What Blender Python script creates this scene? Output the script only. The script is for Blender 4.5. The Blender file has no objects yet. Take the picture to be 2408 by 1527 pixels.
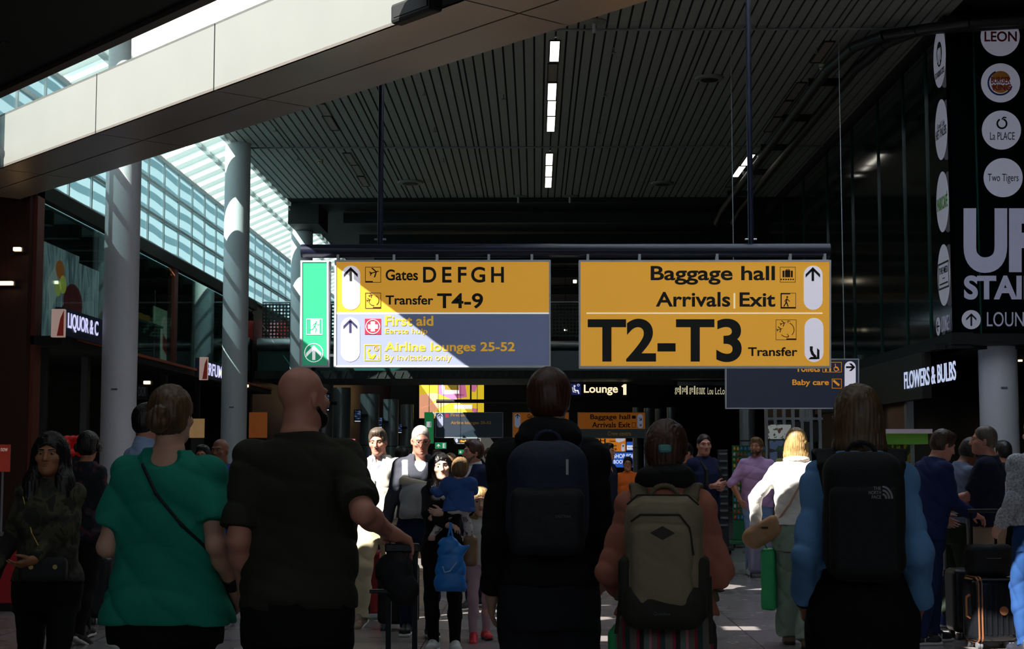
# Airport terminal hall: hanging way-finding signs over a crowd of travellers
import bpy, bmesh, math, random
import numpy as np
from mathutils import Vector, Matrix, Euler

random.seed(4)
SC = bpy.context.scene
C = SC.collection
PI = math.pi

# ---------------------------------------------------------------- camera, sky, sun, exposure
CAMZ, FOC, CX, CY = 1.5, 3600.0, 1204.0, 763.5
PITCH = math.atan(311.5 / 3600.0)
YAW = math.atan(54 / 3600.0)
cam_d = bpy.data.cameras.new('camera')
cam_d.sensor_width = 36.0
cam_d.sensor_fit = 'HORIZONTAL'
cam_d.lens = 36.0 * FOC / 2408.0
cam_d.clip_end = 400
cam = bpy.data.objects.new('camera', cam_d)
C.objects.link(cam)
cam.location = (0, 0, CAMZ)
cam.rotation_euler = (PI / 2 + PITCH, 0, YAW)
SC.camera = cam
CAMR = Euler((PI / 2 + PITCH, 0, YAW)).to_matrix()

SC.view_settings.view_transform = 'Standard'
SC.view_settings.look = 'None'
SC.view_settings.gamma = 1.0
SC.view_settings.use_curve_mapping = False
SC.view_settings.exposure = 0.0
SC.cycles.max_bounces = 5
SC.cycles.diffuse_bounces = 3
SC.cycles.glossy_bounces = 3
SC.cycles.transmission_bounces = 4
SC.cycles.transparent_max_bounces = 12
SC.cycles.caustics_reflective = False
SC.cycles.caustics_refractive = False
SC.cycles.sample_clamp_indirect = 4.0
SC.cycles.use_denoising = True

SUN_DIR = Vector((0.53, 0.50, -0.74)).normalized()      # the way sunlight travels
world = bpy.data.worlds.new('sky')
SC.world = world
world.use_nodes = True
wn = world.node_tree
bgn = wn.nodes['Background']
wtc = wn.nodes.new('ShaderNodeTexCoord')
wno = wn.nodes.new('ShaderNodeTexNoise')
wno.inputs['Scale'].default_value = 2.2
wno.inputs['Detail'].default_value = 4
wra = wn.nodes.new('ShaderNodeValToRGB')
wra.color_ramp.elements[0].position = 0.38
wra.color_ramp.elements[0].color = (0.60, 0.80, 0.95, 1)
wra.color_ramp.elements[1].position = 0.62
wra.color_ramp.elements[1].color = (1.0, 1.0, 1.0, 1)
wn.links.new(wtc.outputs['Generated'], wno.inputs['Vector'])
wn.links.new(wno.outputs['Fac'], wra.inputs['Fac'])
wn.links.new(wra.outputs['Color'], bgn.inputs['Color'])
bgn.inputs['Strength'].default_value = 1.25

sun_d = bpy.data.lights.new('sun', 'SUN')
sun_d.energy = 17.0
sun_d.angle = 0.006
sun_d.color = (1.0, 0.95, 0.87)
sun = bpy.data.objects.new('sun', sun_d)
C.objects.link(sun)
sun.rotation_euler = SUN_DIR.to_track_quat('-Z', 'Y').to_euler()


# ---------------------------------------------------------------- helpers
def ray(px, py):
    return CAMR @ Vector((px - CX, -(py - CY), -FOC))


def P(px, py, Y):
    d = ray(px, py)
    t = Y / d.y
    return Vector((d.x * t, Y, CAMZ + d.z * t))


def XZ(px, py, X):
    d = ray(px, py)
    t = X / d.x
    return Vector((X, d.y * t, CAMZ + d.z * t))


def lin(h):
    h = h.lstrip('#')
    out = []
    for i in (0, 2, 4):
        v = int(h[i:i + 2], 16) / 255.0
        out.append(v / 12.92 if v <= 0.04045 else ((v + 0.055) / 1.055) ** 2.4)
    return tuple(out) + (1.0,)


MATS = {}


def M(name, col='808080', rough=0.6, metal=0.0, var=0.06, scale=8.0, bump=0.0, bscale=60.0, emit=0.0, ecol=None, spec=0.5, stretch=None):
    """procedural principled material: base colour with a faint noise variation, optional bump and emission"""
    if name in MATS:
        return MATS[name]
    m = bpy.data.materials.new(name)
    m.use_nodes = True
    nt = m.node_tree
    b = nt.nodes['Principled BSDF']
    b.inputs['Roughness'].default_value = rough
    b.inputs['Metallic'].default_value = metal
    b.inputs['Specular IOR Level'].default_value = spec
    col = lin(col) if isinstance(col, str) else col
    tc = nt.nodes.new('ShaderNodeTexCoord')
    vec = tc.outputs['Object']
    if stretch:
        mp = nt.nodes.new('ShaderNodeMapping')
        mp.inputs['Scale'].default_value = stretch
        nt.links.new(vec, mp.inputs['Vector'])
        vec = mp.outputs['Vector']
    if var > 0:
        n = nt.nodes.new('ShaderNodeTexNoise')
        n.inputs['Scale'].default_value = scale
        n.inputs['Detail'].default_value = 3
        nt.links.new(vec, n.inputs['Vector'])
        r = nt.nodes.new('ShaderNodeMapRange')
        r.inputs['From Min'].default_value = 0.25
        r.inputs['From Max'].default_value = 0.75
        r.inputs['To Min'].default_value = 1 - var
        r.inputs['To Max'].default_value = 1 + var
        nt.links.new(n.outputs['Fac'], r.inputs['Value'])
        mx = nt.nodes.new('ShaderNodeMix')
        mx.data_type = 'RGBA'
        mx.blend_type = 'MULTIPLY'
        mx.inputs['Factor'].default_value = 1.0
        mx.inputs['A'].default_value = col
        nt.links.new(r.outputs['Result'], mx.inputs['B'])
        nt.links.new(mx.outputs['Result'], b.inputs['Base Color'])
    else:
        b.inputs['Base Color'].default_value = col
    if bump > 0:
        n2 = nt.nodes.new('ShaderNodeTexNoise')
        n2.inputs['Scale'].default_value = bscale
        n2.inputs['Detail'].default_value = 2
        nt.links.new(vec, n2.inputs['Vector'])
        bp = nt.nodes.new('ShaderNodeBump')
        bp.inputs['Strength'].default_value = bump
        bp.inputs['Distance'].default_value = 0.01
        nt.links.new(n2.outputs['Fac'], bp.inputs['Height'])
        nt.links.new(bp.outputs['Normal'], b.inputs['Normal'])
    if emit > 0:
        b.inputs['Emission Color'].default_value = lin(ecol) if ecol else col
        b.inputs['Emission Strength'].default_value = emit
    MATS[name] = m
    return m


def ramp_mat(name, cols, tex='noise', scale=5.0, rough=0.7, stretch=(1, 1, 1), dist=0.0, hard=False, emit=0.0, metal=0.0, detail=3.0, rot=(0, 0, 0)):
    """multi-colour procedural pattern (noise, voronoi or bands) through a colour ramp"""
    if name in MATS:
        return MATS[name]
    m = bpy.data.materials.new(name)
    m.use_nodes = True
    nt = m.node_tree
    b = nt.nodes['Principled BSDF']
    b.inputs['Roughness'].default_value = rough
    b.inputs['Metallic'].default_value = metal
    tc = nt.nodes.new('ShaderNodeTexCoord')
    mp = nt.nodes.new('ShaderNodeMapping')
    mp.inputs['Scale'].default_value = stretch
    mp.inputs['Rotation'].default_value = rot
    nt.links.new(tc.outputs['Object'], mp.inputs['Vector'])
    if tex == 'noise':
        t = nt.nodes.new('ShaderNodeTexNoise')
        t.inputs['Detail'].default_value = detail
        t.inputs['Distortion'].default_value = dist
        out = t.outputs['Fac']
    elif tex == 'voronoi':
        t = nt.nodes.new('ShaderNodeTexVoronoi')
        out = t.outputs['Color']
    else:
        t = nt.nodes.new('ShaderNodeTexWave')
        t.bands_direction = tex
        t.wave_profile = 'SAW'
        t.inputs['Distortion'].default_value = dist
        out = t.outputs['Fac']
    t.inputs['Scale'].default_value = scale
    nt.links.new(mp.outputs['Vector'], t.inputs['Vector'])
    r = nt.nodes.new('ShaderNodeValToRGB')
    r.color_ramp.interpolation = 'CONSTANT' if hard else 'LINEAR'
    els = r.color_ramp.elements
    while len(els) < len(cols):
        els.new(0.5)
    for i, (p, c) in enumerate(cols):
        els[i].position = p
        els[i].color = lin(c)
    nt.links.new(out, r.inputs['Fac'])
    nt.links.new(r.outputs['Color'], b.inputs['Base Color'])
    if emit > 0:
        nt.links.new(r.outputs['Color'], b.inputs['Emission Color'])
        b.inputs['Emission Strength'].default_value = emit
    MATS[name] = m
    return m


def glass(name, tint='ffffff', clear=0.85, rough=0.02):
    """thin pane: mostly see-through, reflecting more at grazing angles"""
    if name in MATS:
        return MATS[name]
    m = bpy.data.materials.new(name)
    m.use_nodes = True
    nt = m.node_tree
    nt.nodes.remove(nt.nodes['Principled BSDF'])
    out = nt.nodes['Material Output']
    tr = nt.nodes.new('ShaderNodeBsdfTransparent')
    tr.inputs['Color'].default_value = lin(tint)
    gl = nt.nodes.new('ShaderNodeBsdfGlossy')
    gl.inputs['Roughness'].default_value = rough
    gl.inputs['Color'].default_value = (0.9, 1, 0.97, 1)
    lw = nt.nodes.new('ShaderNodeLayerWeight')
    lw.inputs['Blend'].default_value = 0.25
    mr = nt.nodes.new('ShaderNodeMapRange')
    mr.inputs['To Min'].default_value = (1 - clear) * 0.5
    mr.inputs['To Max'].default_value = min(1.0, (1 - clear) * 2.5)
    nt.links.new(lw.outputs['Fresnel'], mr.inputs['Value'])
    mx = nt.nodes.new('ShaderNodeMixShader')
    nt.links.new(mr.outputs['Result'], mx.inputs['Fac'])
    nt.links.new(tr.outputs['BSDF'], mx.inputs[1])
    nt.links.new(gl.outputs['BSDF'], mx.inputs[2])
    nt.links.new(mx.outputs['Shader'], out.inputs['Surface'])
    MATS[name] = m
    return m


def link(name, me, mat, parent=None):
    o = bpy.data.objects.new(name, me)
    C.objects.link(o)
    if mat:
        me.materials.append(mat)
    if parent:
        o.parent = parent
    return o


def thing(name, label, cat, loc=(0, 0, 0), rz=0.0, group=None):
    o = bpy.data.objects.new(name, None)
    o.empty_display_size = 0.1
    C.objects.link(o)
    o.location = loc
    o.rotation_euler = (0, 0, rz)
    o['label'] = label
    o['category'] = cat
    if group:
        o['group'] = group
    return o


def tag(o, label, cat, group=None, kind=None):
    o['label'] = label
    o['category'] = cat
    if group:
        o['group'] = group
    if kind:
        o['kind'] = kind
    return o


def struct(o):
    o['kind'] = 'structure'
    return o


class MB:
    """collects simple solids and links them as one mesh"""

    def __init__(s, off=(0, 0, 0)):
        s.v, s.f, s.off = [], [], Vector(off)

    def add(s, vs, fs):
        n = len(s.v)
        s.v += [Vector(p) - s.off for p in vs]
        s.f += [[i + n for i in f] for f in fs]
        return s

    def box(s, x0, x1, y0, y1, z0, z1, R=None, c=None):
        vs = [(x, y, z) for x in (x0, x1) for y in (y0, y1) for z in (z0, z1)]
        if R is not None:
            vs = [R @ Vector(p) + Vector(c) for p in vs]
        return s.add(vs, [(0, 1, 3, 2), (4, 6, 7, 5), (0, 4, 5, 1), (2, 3, 7, 6), (0, 2, 6, 4), (1, 5, 7, 3)])

    def quad(s, a, b, c, d):
        return s.add([a, b, c, d], [(0, 1, 2, 3)])

    def bar(s, p, q, w, h=None, up=(0, 0, 1)):
        p, q = Vector(p), Vector(q)
        h = h or w
        d = (q - p).normalized()
        u = Vector(up)
        sd = d.cross(u)
        if sd.length < 1e-4:
            sd = d.cross(Vector((0, 1, 0)))
        sd.normalize()
        u = sd.cross(d)
        vs = []
        for c in (p, q):
            for a, b in ((-1, -1), (1, -1), (1, 1), (-1, 1)):
                vs.append(c + sd * (a * w / 2) + u * (b * h / 2))
        return s.add(vs, [(3, 2, 1, 0), (4, 5, 6, 7), (0, 1, 5, 4), (1, 2, 6, 5), (2, 3, 7, 6), (3, 0, 4, 7)])

    def cyl(s, p, q, r, r2=None, n=24):
        p, q = Vector(p), Vector(q)
        r2 = r if r2 is None else r2
        d = (q - p).normalized()
        a = d.cross(Vector((0, 0, 1)))
        if a.length < 1e-4:
            a = Vector((1, 0, 0))
        a.normalize()
        b = d.cross(a)
        vs = []
        for c, rr in ((p, r), (q, r2)):
            for i in range(n):
                t = 2 * PI * i / n
                vs.append(c + (a * math.cos(t) + b * math.sin(t)) * rr)
        fs = [(i, (i + 1) % n, n + (i + 1) % n, n + i) for i in range(n)]
        return s.add(vs, fs + [tuple(reversed(range(n))), tuple(range(n, 2 * n))])

    def tube(s, pts, r, n=8):
        for a, b in zip(pts[:-1], pts[1:]):
            s.cyl(a, b, r, n=n)
        return s

    def lathe(s, prof, c, n=24, axis='z'):
        vs = []
        for (r, z) in prof:
            for i in range(n):
                t = 2 * PI * i / n
                p = (r * math.cos(t), r * math.sin(t), z)
                if axis == 'y':
                    p = (p[0], p[2], p[1])
                elif axis == 'x':
                    p = (p[2], p[0], p[1])
                vs.append(Vector(p) + Vector(c))
        fs = []
        for k in range(len(prof) - 1):
            for i in range(n):
                fs.append((k * n + i, k * n + (i + 1) % n, (k + 1) * n + (i + 1) % n, (k + 1) * n + i))
        fs.append(tuple(reversed(range(n))))
        fs.append(tuple(range((len(prof) - 1) * n, len(prof) * n)))
        return s.add(vs, fs)

    def prism(s, pts, vec):
        """closed outline swept along vec"""
        n = len(pts)
        vs = [Vector(p) for p in pts] + [Vector(p) + Vector(vec) for p in pts]
        fs = [tuple(range(n)), tuple(reversed(range(n, 2 * n)))]
        fs += [(i, n + i, n + (i + 1) % n, (i + 1) % n) for i in range(n)]
        return s.add(vs, fs)

    def build(s, name, mat, parent=None, smooth=False, bevel=0.0, fix=True):
        me = bpy.data.meshes.new(name)
        me.from_pydata([tuple(p) for p in s.v], [], s.f)
        if fix or bevel:
            bm = bmesh.new()
            bm.from_mesh(me)
            if bevel:
                bmesh.ops.bevel(bm, geom=bm.edges[:], offset=bevel, segments=2, affect='EDGES', profile=0.5)
            bmesh.ops.recalc_face_normals(bm, faces=bm.faces[:])
            bm.to_mesh(me)
            bm.free()
        if smooth:
            me.polygons.foreach_set('use_smooth', [True] * len(me.polygons))
            try:
                me.set_sharp_from_angle(angle=math.radians(40))
            except Exception:
                pass
        me.update()
        return link(name, me, mat, parent)


def text_pts(txt, bold=0.0, space=1.0):
    """letter outlines as a flat mesh: vertices (2-D) and faces"""
    cu = bpy.data.curves.new('letters', 'FONT')
    cu.body = txt
    cu.resolution_u = 8
    cu.offset = bold
    cu.space_character = space
    o = bpy.data.objects.new('letters', cu)
    C.objects.link(o)
    dg = bpy.context.evaluated_depsgraph_get()
    me = o.evaluated_get(dg).to_mesh()
    vs = [(v.co.x, v.co.y) for v in me.vertices]
    fs = [list(p.vertices) for p in me.polygons]
    o.evaluated_get(dg).to_mesh_clear()
    bpy.data.objects.remove(o)
    bpy.data.curves.remove(cu)
    return vs, fs


def text_mesh(name, txt, corner, mat, parent, bold=0.02, thick=0.004, space=1.0, off=(0, 0, 0)):
    """lettering stretched onto a quad: corner(u, v) -> world point, u to the right, v upward, both 0..1; thickness along -normal"""
    vs, fs = text_pts(txt, bold, space)
    x0 = min(v[0] for v in vs)
    x1 = max(v[0] for v in vs)
    y0 = min(v[1] for v in vs)
    y1 = max(v[1] for v in vs)
    pts = [corner((v[0] - x0) / (x1 - x0), (v[1] - y0) / (y1 - y0)) for v in vs]
    o_, a_, b_ = corner(0, 0), corner(1, 0), corner(0, 1)
    nrm = (a_ - o_).cross(b_ - o_).normalized()
    words = txt.split(' ')
    ends = []
    for i in range(len(words) - 1):
        wv, _ = text_pts(' '.join(words[:i + 1]), bold, space)
        ends.append(max(v[0] for v in wv) + 1e-3)
    o = None
    off = Vector(off)
    for wi in range(len(words)):
        lo_ = ends[wi - 1] if wi else -1e9
        hi_ = ends[wi] if wi < len(ends) else 1e9
        keep = [i for i, v in enumerate(vs) if lo_ < v[0] <= hi_]
        mp_ = {i: k for k, i in enumerate(keep)}
        wf = [tuple(mp_[i] for i in f) for f in fs if all(i in mp_ for i in f)]
        n = len(keep)
        if not n:
            continue
        me = bpy.data.meshes.new(name)
        allv = [tuple(pts[i] - off + nrm * thick) for i in keep] + [tuple(pts[i] - off) for i in keep]
        ed = {(f[i], f[(i + 1) % len(f)]) for f in wf for i in range(len(f))}
        af = list(wf) + [(b_, a_2, n + a_2, n + b_) for (a_2, b_) in ed if (b_, a_2) not in ed]
        me.from_pydata(allv, [], af)
        me.update()
        o = link(name, me, mat, parent)
    return o


class Board:
    """things drawn on a vertical plane that faces the camera, measured in photograph pixels and laid on the plane y = Y"""

    def __init__(s, root, Y):
        s.root, s.Y = root, Y
        s.off = Vector(root.location) if root else Vector((0, 0, 0))

    def pt(s, x, y, lv=0):
        return P(x, y, s.Y) + Vector((0, -0.004 * lv, 0))

    def poly(s, name, polys, mat, lv=1):
        mb = MB(s.off)
        for pts in polys:
            mb.prism([s.pt(x, y, lv) for x, y in pts], (0, 0.004, 0))
        return mb.build(name, mat, s.root)

    def text(s, txt, x0, y0, x1, y1, mat, lv=1, bold=0.02, space=1.0, name='lettering'):
        def cn(u, v):
            return s.pt(x0 + (x1 - x0) * u, y1 + (y0 - y1) * v, lv - 1)
        return text_mesh(name, txt, cn, mat, s.root, bold, 0.004, space, s.off)


def rectp(x0, y0, x1, y1):
    return [(x0, y0), (x1, y0), (x1, y1), (x0, y1)]


def discp(cx, cy, r, n=28, ry=None):
    ry = ry or r
    return [(cx + r * math.cos(2 * PI * i / n), cy + ry * math.sin(2 * PI * i / n)) for i in range(n)]


def stadp(x0, y0, x1, y1, n=10):
    r = (x1 - x0) / 2
    cx = (x0 + x1) / 2
    top = [(cx - r * math.cos(PI * i / n), y0 + r - r * math.sin(PI * i / n)) for i in range(n + 1)]
    bot = [(cx + r * math.cos(PI * i / n), y1 - r + r * math.sin(PI * i / n)) for i in range(n + 1)]
    return top + bot


def linep(pts, w):
    """polyline as separate quads"""
    out = []
    for (x0, y0), (x1, y1) in zip(pts[:-1], pts[1:]):
        dx, dy = x1 - x0, y1 - y0
        l = math.hypot(dx, dy) or 1
        nx, ny = -dy / l * w / 2, dx / l * w / 2
        ex, ey = dx / l * w / 2 * 0.3, dy / l * w / 2 * 0.3
        out.append([(x0 + nx - ex, y0 + ny - ey), (x1 + nx + ex, y1 + ny + ey), (x1 - nx + ex, y1 - ny + ey), (x0 - nx - ex, y0 - ny - ey)])
    return out


def framep(x0, y0, x1, y1, w):
    return [rectp(x0, y0, x1, y0 + w), rectp(x0, y1 - w, x1, y1), rectp(x0, y0 + w, x0 + w, y1 - w), rectp(x1 - w, y0 + w, x1, y1 - w)]


def ringp(cx, cy, r, w, a0=0, a1=2 * PI, n=28):
    pts = [(cx + r * math.cos(a0 + (a1 - a0) * i / n), cy + r * math.sin(a0 + (a1 - a0) * i / n)) for i in range(n + 1)]
    return linep(pts, w)


def arrowp(cx, cy, w, h, ang=0, t=None):
    """way-finding arrow with open head; ang 0 = up, clockwise; centre cx,cy"""
    t = t or w * 0.17
    shapes = [
        [(-t / 2, -h / 2 + t), (t / 2, -h / 2 + t), (t / 2, h / 2), (-t / 2, h / 2)],
        [(0, -h / 2), (w / 2, w / 2 - h / 2), (w / 2, w / 2 - h / 2 + t * 1.35), (0, -h / 2 + t * 1.35)],
        [(0, -h / 2), (0, -h / 2 + t * 1.35), (-w / 2, w / 2 - h / 2 + t * 1.35), (-w / 2, w / 2 - h / 2)],
    ]
    ca, sa = math.cos(ang), math.sin(ang)
    return [[(cx + x * ca - y * sa, cy + x * sa + y * ca) for x, y in s_] for s_ in shapes]


def planep(cx, cy, r, ang):
    """small aeroplane silhouette, nose along ang (0 = right)"""
    sh = [
        [(-0.9, -0.09), (0.8, -0.09), (1.0, 0), (0.8, 0.09), (-0.9, 0.09)],
        [(0.3, 0), (-0.35, -0.95), (-0.1, -0.95), (0.0, -0.9), (0.55, 0)],
        [(0.3, 0), (-0.35, 0.95), (-0.1, 0.95), (0.0, 0.9), (0.55, 0)],
        [(-0.65, 0), (-1.0, -0.42), (-0.8, -0.42), (-0.4, 0)],
        [(-0.65, 0), (-1.0, 0.42), (-0.8, 0.42), (-0.4, 0)],
    ]
    ca, sa = math.cos(ang), math.sin(ang)
    return [[(cx + r * (x * ca - y * sa), cy + r * (x * sa + y * ca)) for x, y in s_] for s_ in sh]

# ---------------------------------------------------------------- the hall
m_black = M('black paint', '0b0c0c', 0.7)
m_dark = M('dark grey paint', '17191a', 0.6)
m_darkteal = M('dark teal glass', '0a1817', 0.08, spec=0.6, var=0.2, scale=0.7, bump=0.05, bscale=1.1)
m_navy = M('navy lacquer', '171b30', 0.3)
m_alu = M('silver aluminium', 'b9bcc2', 0.35, metal=0.7)
m_white = M('white paint', 'e8e8e4', 0.5)
m_colw = M('pale grey column paint', 'd6d6dc', 0.45, var=0.04, scale=30)
m_steel = M('brushed steel', 'a4aaae', 0.34, metal=0.55, var=0.15, scale=3, stretch=(6, 6, 0.5))
m_wood = M('dark brown panel', '3a1c14', 0.45, var=0.25, scale=4, stretch=(8, 8, 0.6))
m_orange = M('orange edge', 'c8552a', 0.5)
m_lamp = M('lit lamp diffuser', 'fff8ea', 0.5, emit=4.0, var=0)
m_lampoff = M('unlit lamp diffuser', 'a08f86', 0.5)
m_clear = glass('clear pane', 'e6f5f2', 0.88)

# beam geometry in plan: u runs along the diagonal beam, far end to the left
BU = Vector((-0.659, 0.752, 0))
BN = Vector((-0.752, -0.659, 0))          # the beam's front faces this way
BF = Vector((-3.5, 16.6, 0.06))           # a point on the beam's front face


def bp(u, n, z):
    return BF + BU * u + BN * n + Vector((0, 0, z))


# floor: polished tiles
fm = bpy.data.materials.new('polished floor tiles')
fm.use_nodes = True
nt = fm.node_tree
b = nt.nodes['Principled BSDF']
tc = nt.nodes.new('ShaderNodeTexCoord')
mp = nt.nodes.new('ShaderNodeMapping')
mp.inputs['Rotation'].default_value = (0, 0, 0.0)
br = nt.nodes.new('ShaderNodeTexBrick')
br.offset = 0.0
br.inputs['Scale'].default_value = 1.0
br.inputs['Brick Width'].default_value = 0.9
br.inputs['Row Height'].default_value = 0.9
br.inputs['Mortar Size'].default_value = 0.006
br.inputs['Color1'].default_value = lin('8b8583')
br.inputs['Color2'].default_value = lin('7f7a79')
br.inputs['Mortar'].default_value = lin('2d2b2b')
nt.links.new(tc.outputs['Object'], mp.inputs['Vector'])
nt.links.new(mp.outputs['Vector'], br.inputs['Vector'])
nz = nt.nodes.new('ShaderNodeTexNoise')
nz.inputs['Scale'].default_value = 2.0
nz.inputs['Detail'].default_value = 5
nt.links.new(tc.outputs['Object'], nz.inputs['Vector'])
mr = nt.nodes.new('ShaderNodeMapRange')
mr.inputs['To Min'].default_value = 0.16
mr.inputs['To Max'].default_value = 0.34
nt.links.new(nz.outputs['Fac'], mr.inputs['Value'])
nt.links.new(mr.outputs['Result'], b.inputs['Roughness'])
nt.links.new(br.outputs['Color'], b.inputs['Base Color'])
struct(MB().box(-12, 14, -6, 90, -0.2, 0).build('floor', fm))

# high slatted ceiling
CZ = 8.5
m_slat = M('grey ceiling slat', 'a2a198', 0.55, var=0.05)


def ceil_y0(x):
    return 21.0 if x > 0.1 else max(9.0, 17.6 - (x + 2.44) * 1.141)


mb = MB()
pitch = 0.18
GAP = 0.034
x = -6.78
i = 0
LAMPX = {}
while x < 6.62:
    w = pitch - GAP
    if i % 12 == 7:
        w = 0.07
    mb.box(x, min(x + w, 6.7), ceil_y0(x), 41.0, CZ, CZ + 0.03)
    x += w + GAP
    i += 1
ceiling = struct(mb.build('ceiling', m_slat))
mb = MB()
mb.prism([(-6.8, ceil_y0(-6.8), CZ + 0.05), (0.1, ceil_y0(0.1), CZ + 0.05), (0.1, 21, CZ + 0.05), (6.75, 21, CZ + 0.05), (6.75, 41, CZ + 0.05), (-6.8, 41, CZ + 0.05)], (0, 0, 0.15))
struct(mb.build('ceiling_backing', m_black))
mb = MB()
mb.box(-6.8, 13, 41.0, 86, CZ + 0.05, CZ + 0.3)
mb.box(-6.1, 6.6, 41.0, 41.25, CZ - 0.12, CZ + 0.2)
struct(mb.build('ceiling_far', m_black))
# frosted fill panel added above the view to brighten the hall
fz = bpy.data.materials.new('frosted fill panel')
fz.use_nodes = True
nt = fz.node_tree
nt.nodes.remove(nt.nodes['Principled BSDF'])
tl = nt.nodes.new('ShaderNodeBsdfTranslucent')
tl.inputs['Color'].default_value = (0.56, 0.60, 0.66, 1)
nt.links.new(tl.outputs['BSDF'], nt.nodes['Material Output'].inputs['Surface'])
fill_roof = struct(MB().box(0.1, 6.7, 11.0, 21.0, CZ + 0.1, CZ + 0.12).build('panel_fill_roof', fz))
mb = MB()
for yy in np.arange(11.0, 21.1, 1.25):
    mb.box(0.1, 6.7, yy - 0.04, yy + 0.04, CZ, CZ + 0.1)
for xx in (0.1, 2.3, 4.5, 6.7):
    mb.box(xx - 0.04, xx + 0.04, 11.0, 21.0, CZ, CZ + 0.1)
mb.build('window_frame', m_white, fill_roof)  # bars of the added fill panel
# ducts and beams under the black ceiling
mb = MB()
for yy, zz in ((43.5, 8.2), (47.5, 8.15), (52, 8.1), (57, 8.2), (63, 8.2), (70, 8.2)):
    mb.box(-5.5, 6.3, yy, yy + 0.35, zz, zz + 0.3)
struct(mb.build('trim_ducts', m_dark))

# diagonal beam, front fascia in panels with dark joints and panelled underside
m_beam = M('grey metal cladding', '7e807c', 0.42, metal=0.15, var=0.03, scale=1.5)
m_soff = M('satin metal soffit', 'b0a69e', 0.36, metal=0.45, var=0.08, scale=0.8)
mb = MB()
ms = MB()
joints = [-16, -12.0, -8.0, -4.35, 0.1, 3.08, 6.2, 8.5]
for a, c in zip(joints[:-1], joints[1:]):
    a2, c2 = a + 0.012, c - 0.012
    vs = [bp(a2, 0, 5.5), bp(c2, 0, 5.5), bp(c2, 0, 6.27), bp(a2, 0, 6.27)]
    mb.prism(vs, -BN * 0.03)
    for n0, n1 in ((-0.0, -0.64), (-0.665, -1.27)):
        vs = [bp(a2, n0, 5.5), bp(c2, n0, 5.5), bp(c2, n1, 5.5), bp(a2, n1, 5.5)]
        ms.prism(vs, (0, 0, 0.03))
    vs = [bp(a2, -0.0, 6.24), bp(c2, 0, 6.24), bp(c2, -1.26, 6.24), bp(a2, -1.26, 6.24)]
    mb.prism(vs, (0, 0, 0.03))
beam = struct(mb.build('beam', m_beam))
so = ms.build('soffit', m_soff, beam)
mb = MB()
mb.prism([bp(-16, -0.04, 5.54), bp(8.5, -0.04, 5.54), bp(8.5, -1.26, 5.54), bp(-16, -1.26, 5.54)], (0, 0, 0.66))
mb.build('core', m_black, beam)
# upstand of the roof light behind the beam, white boards up to the hall ceiling
mb = MB()
mb.prism([bp(-16, -1.9, 6.2), bp(6.0, -1.9, 6.2), bp(6.0, -1.9, 8.75), bp(-16, -1.9, 8.75)], -BN * 0.1)
struct(mb.build('wall_upstand', m_white))
mb = MB()
mb.prism([bp(-16, -1.2, 6.2), bp(7.6, -1.2, 6.2), bp(7.6, -1.95, 6.2), bp(-16, -1.95, 6.2)], (0, 0, 0.06))
struct(mb.build('trim_upstand_sill', m_white))

# low dark ceiling over the viewers with unseen openings added to aim the sun
LZ = 5.72


def edge_x(y):
    if y <= 13.6:
        return -3.5 - (y - 16.6) / 1.141  # slot closed out of frame to hold back the sun
    return -6.78 - (y - 18.1) / 1.141


def sun_hole(xa, xb, y, za, zb, y2=None):
    """roof opening that lets the sun reach the upright rectangle x xa..xb, z za..zb at depth y (or the floor strip y..y2)"""
    sx_, sy_ = SUN_DIR.x / -SUN_DIR.z, SUN_DIR.y / -SUN_DIR.z
    n = 1 if y2 else max(1, int((zb - za) / 0.09))
    out = []
    for k in range(n):
        z0, z1 = za + (zb - za) * k / n, za + (zb - za) * (k + 1) / n
        zm = (z0 + z1) / 2
        ya, yb = y - (LZ - z0) * sy_, (y2 or y) - (LZ - z1) * sy_
        out.append((round(xa - (LZ - zm) * sx_, 3), round(xb - (LZ - zm) * sx_, 3), round(ya, 3), round(yb, 3)))
    return out


HOLES = [
    sun_hole(-1.85, -1.14, 13.9, 0.35, 2.2),      # man in the cream sweater
    sun_hole(-1.14, -0.76, 13.0, 0.98, 2.15),     # man with the baby carrier
    sun_hole(-0.82, -0.12, 11.9, 1.02, 1.72),     # woman and toddler
    sun_hole(-0.56, -0.30, 12.7, 0.9, 1.2),       # girl
    sun_hole(1.50, 2.7, 12.4, 0.98, 1.60),       # woman in the white jacket
    sun_hole(1.8, 2.5, 12.4, 0.58, 0.70),
    sun_hole(1.8, 2.5, 12.4, 0.22, 0.32),
    sun_hole(-0.70, 0.65, 15.0, 0, 0, 15.18),     # streaks on the floor
    sun_hole(-0.70, 0.75, 15.6, 0, 0, 15.75),
    sun_hole(-0.55, 0.70, 14.25, 0, 0, 14.6),
    sun_hole(1.55, 1.95, 13.4, 0, 0, 13.8),
    sun_hole(3.15, 3.9, 13.75, 0, 0, 13.9),
    sun_hole(3.3, 5.2, 11.6, 0, 0, 12.35),
]
HOLES = [h for H in HOLES for h in H]
FILL_STRIPS = [(-3.6, 3.4, 4.9, 5.6), (-3.6, 3.4, 6.4, 7.1)]     # unseen frosted strips added to brighten the front figures
HOLES += FILL_STRIPS
ys = sorted(set([-6, 13.6, 20.5] + [h for H in HOLES for h in H[2:]] + [14 + 0.5 * k for k in range(13)]))
mb = MB()
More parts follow.
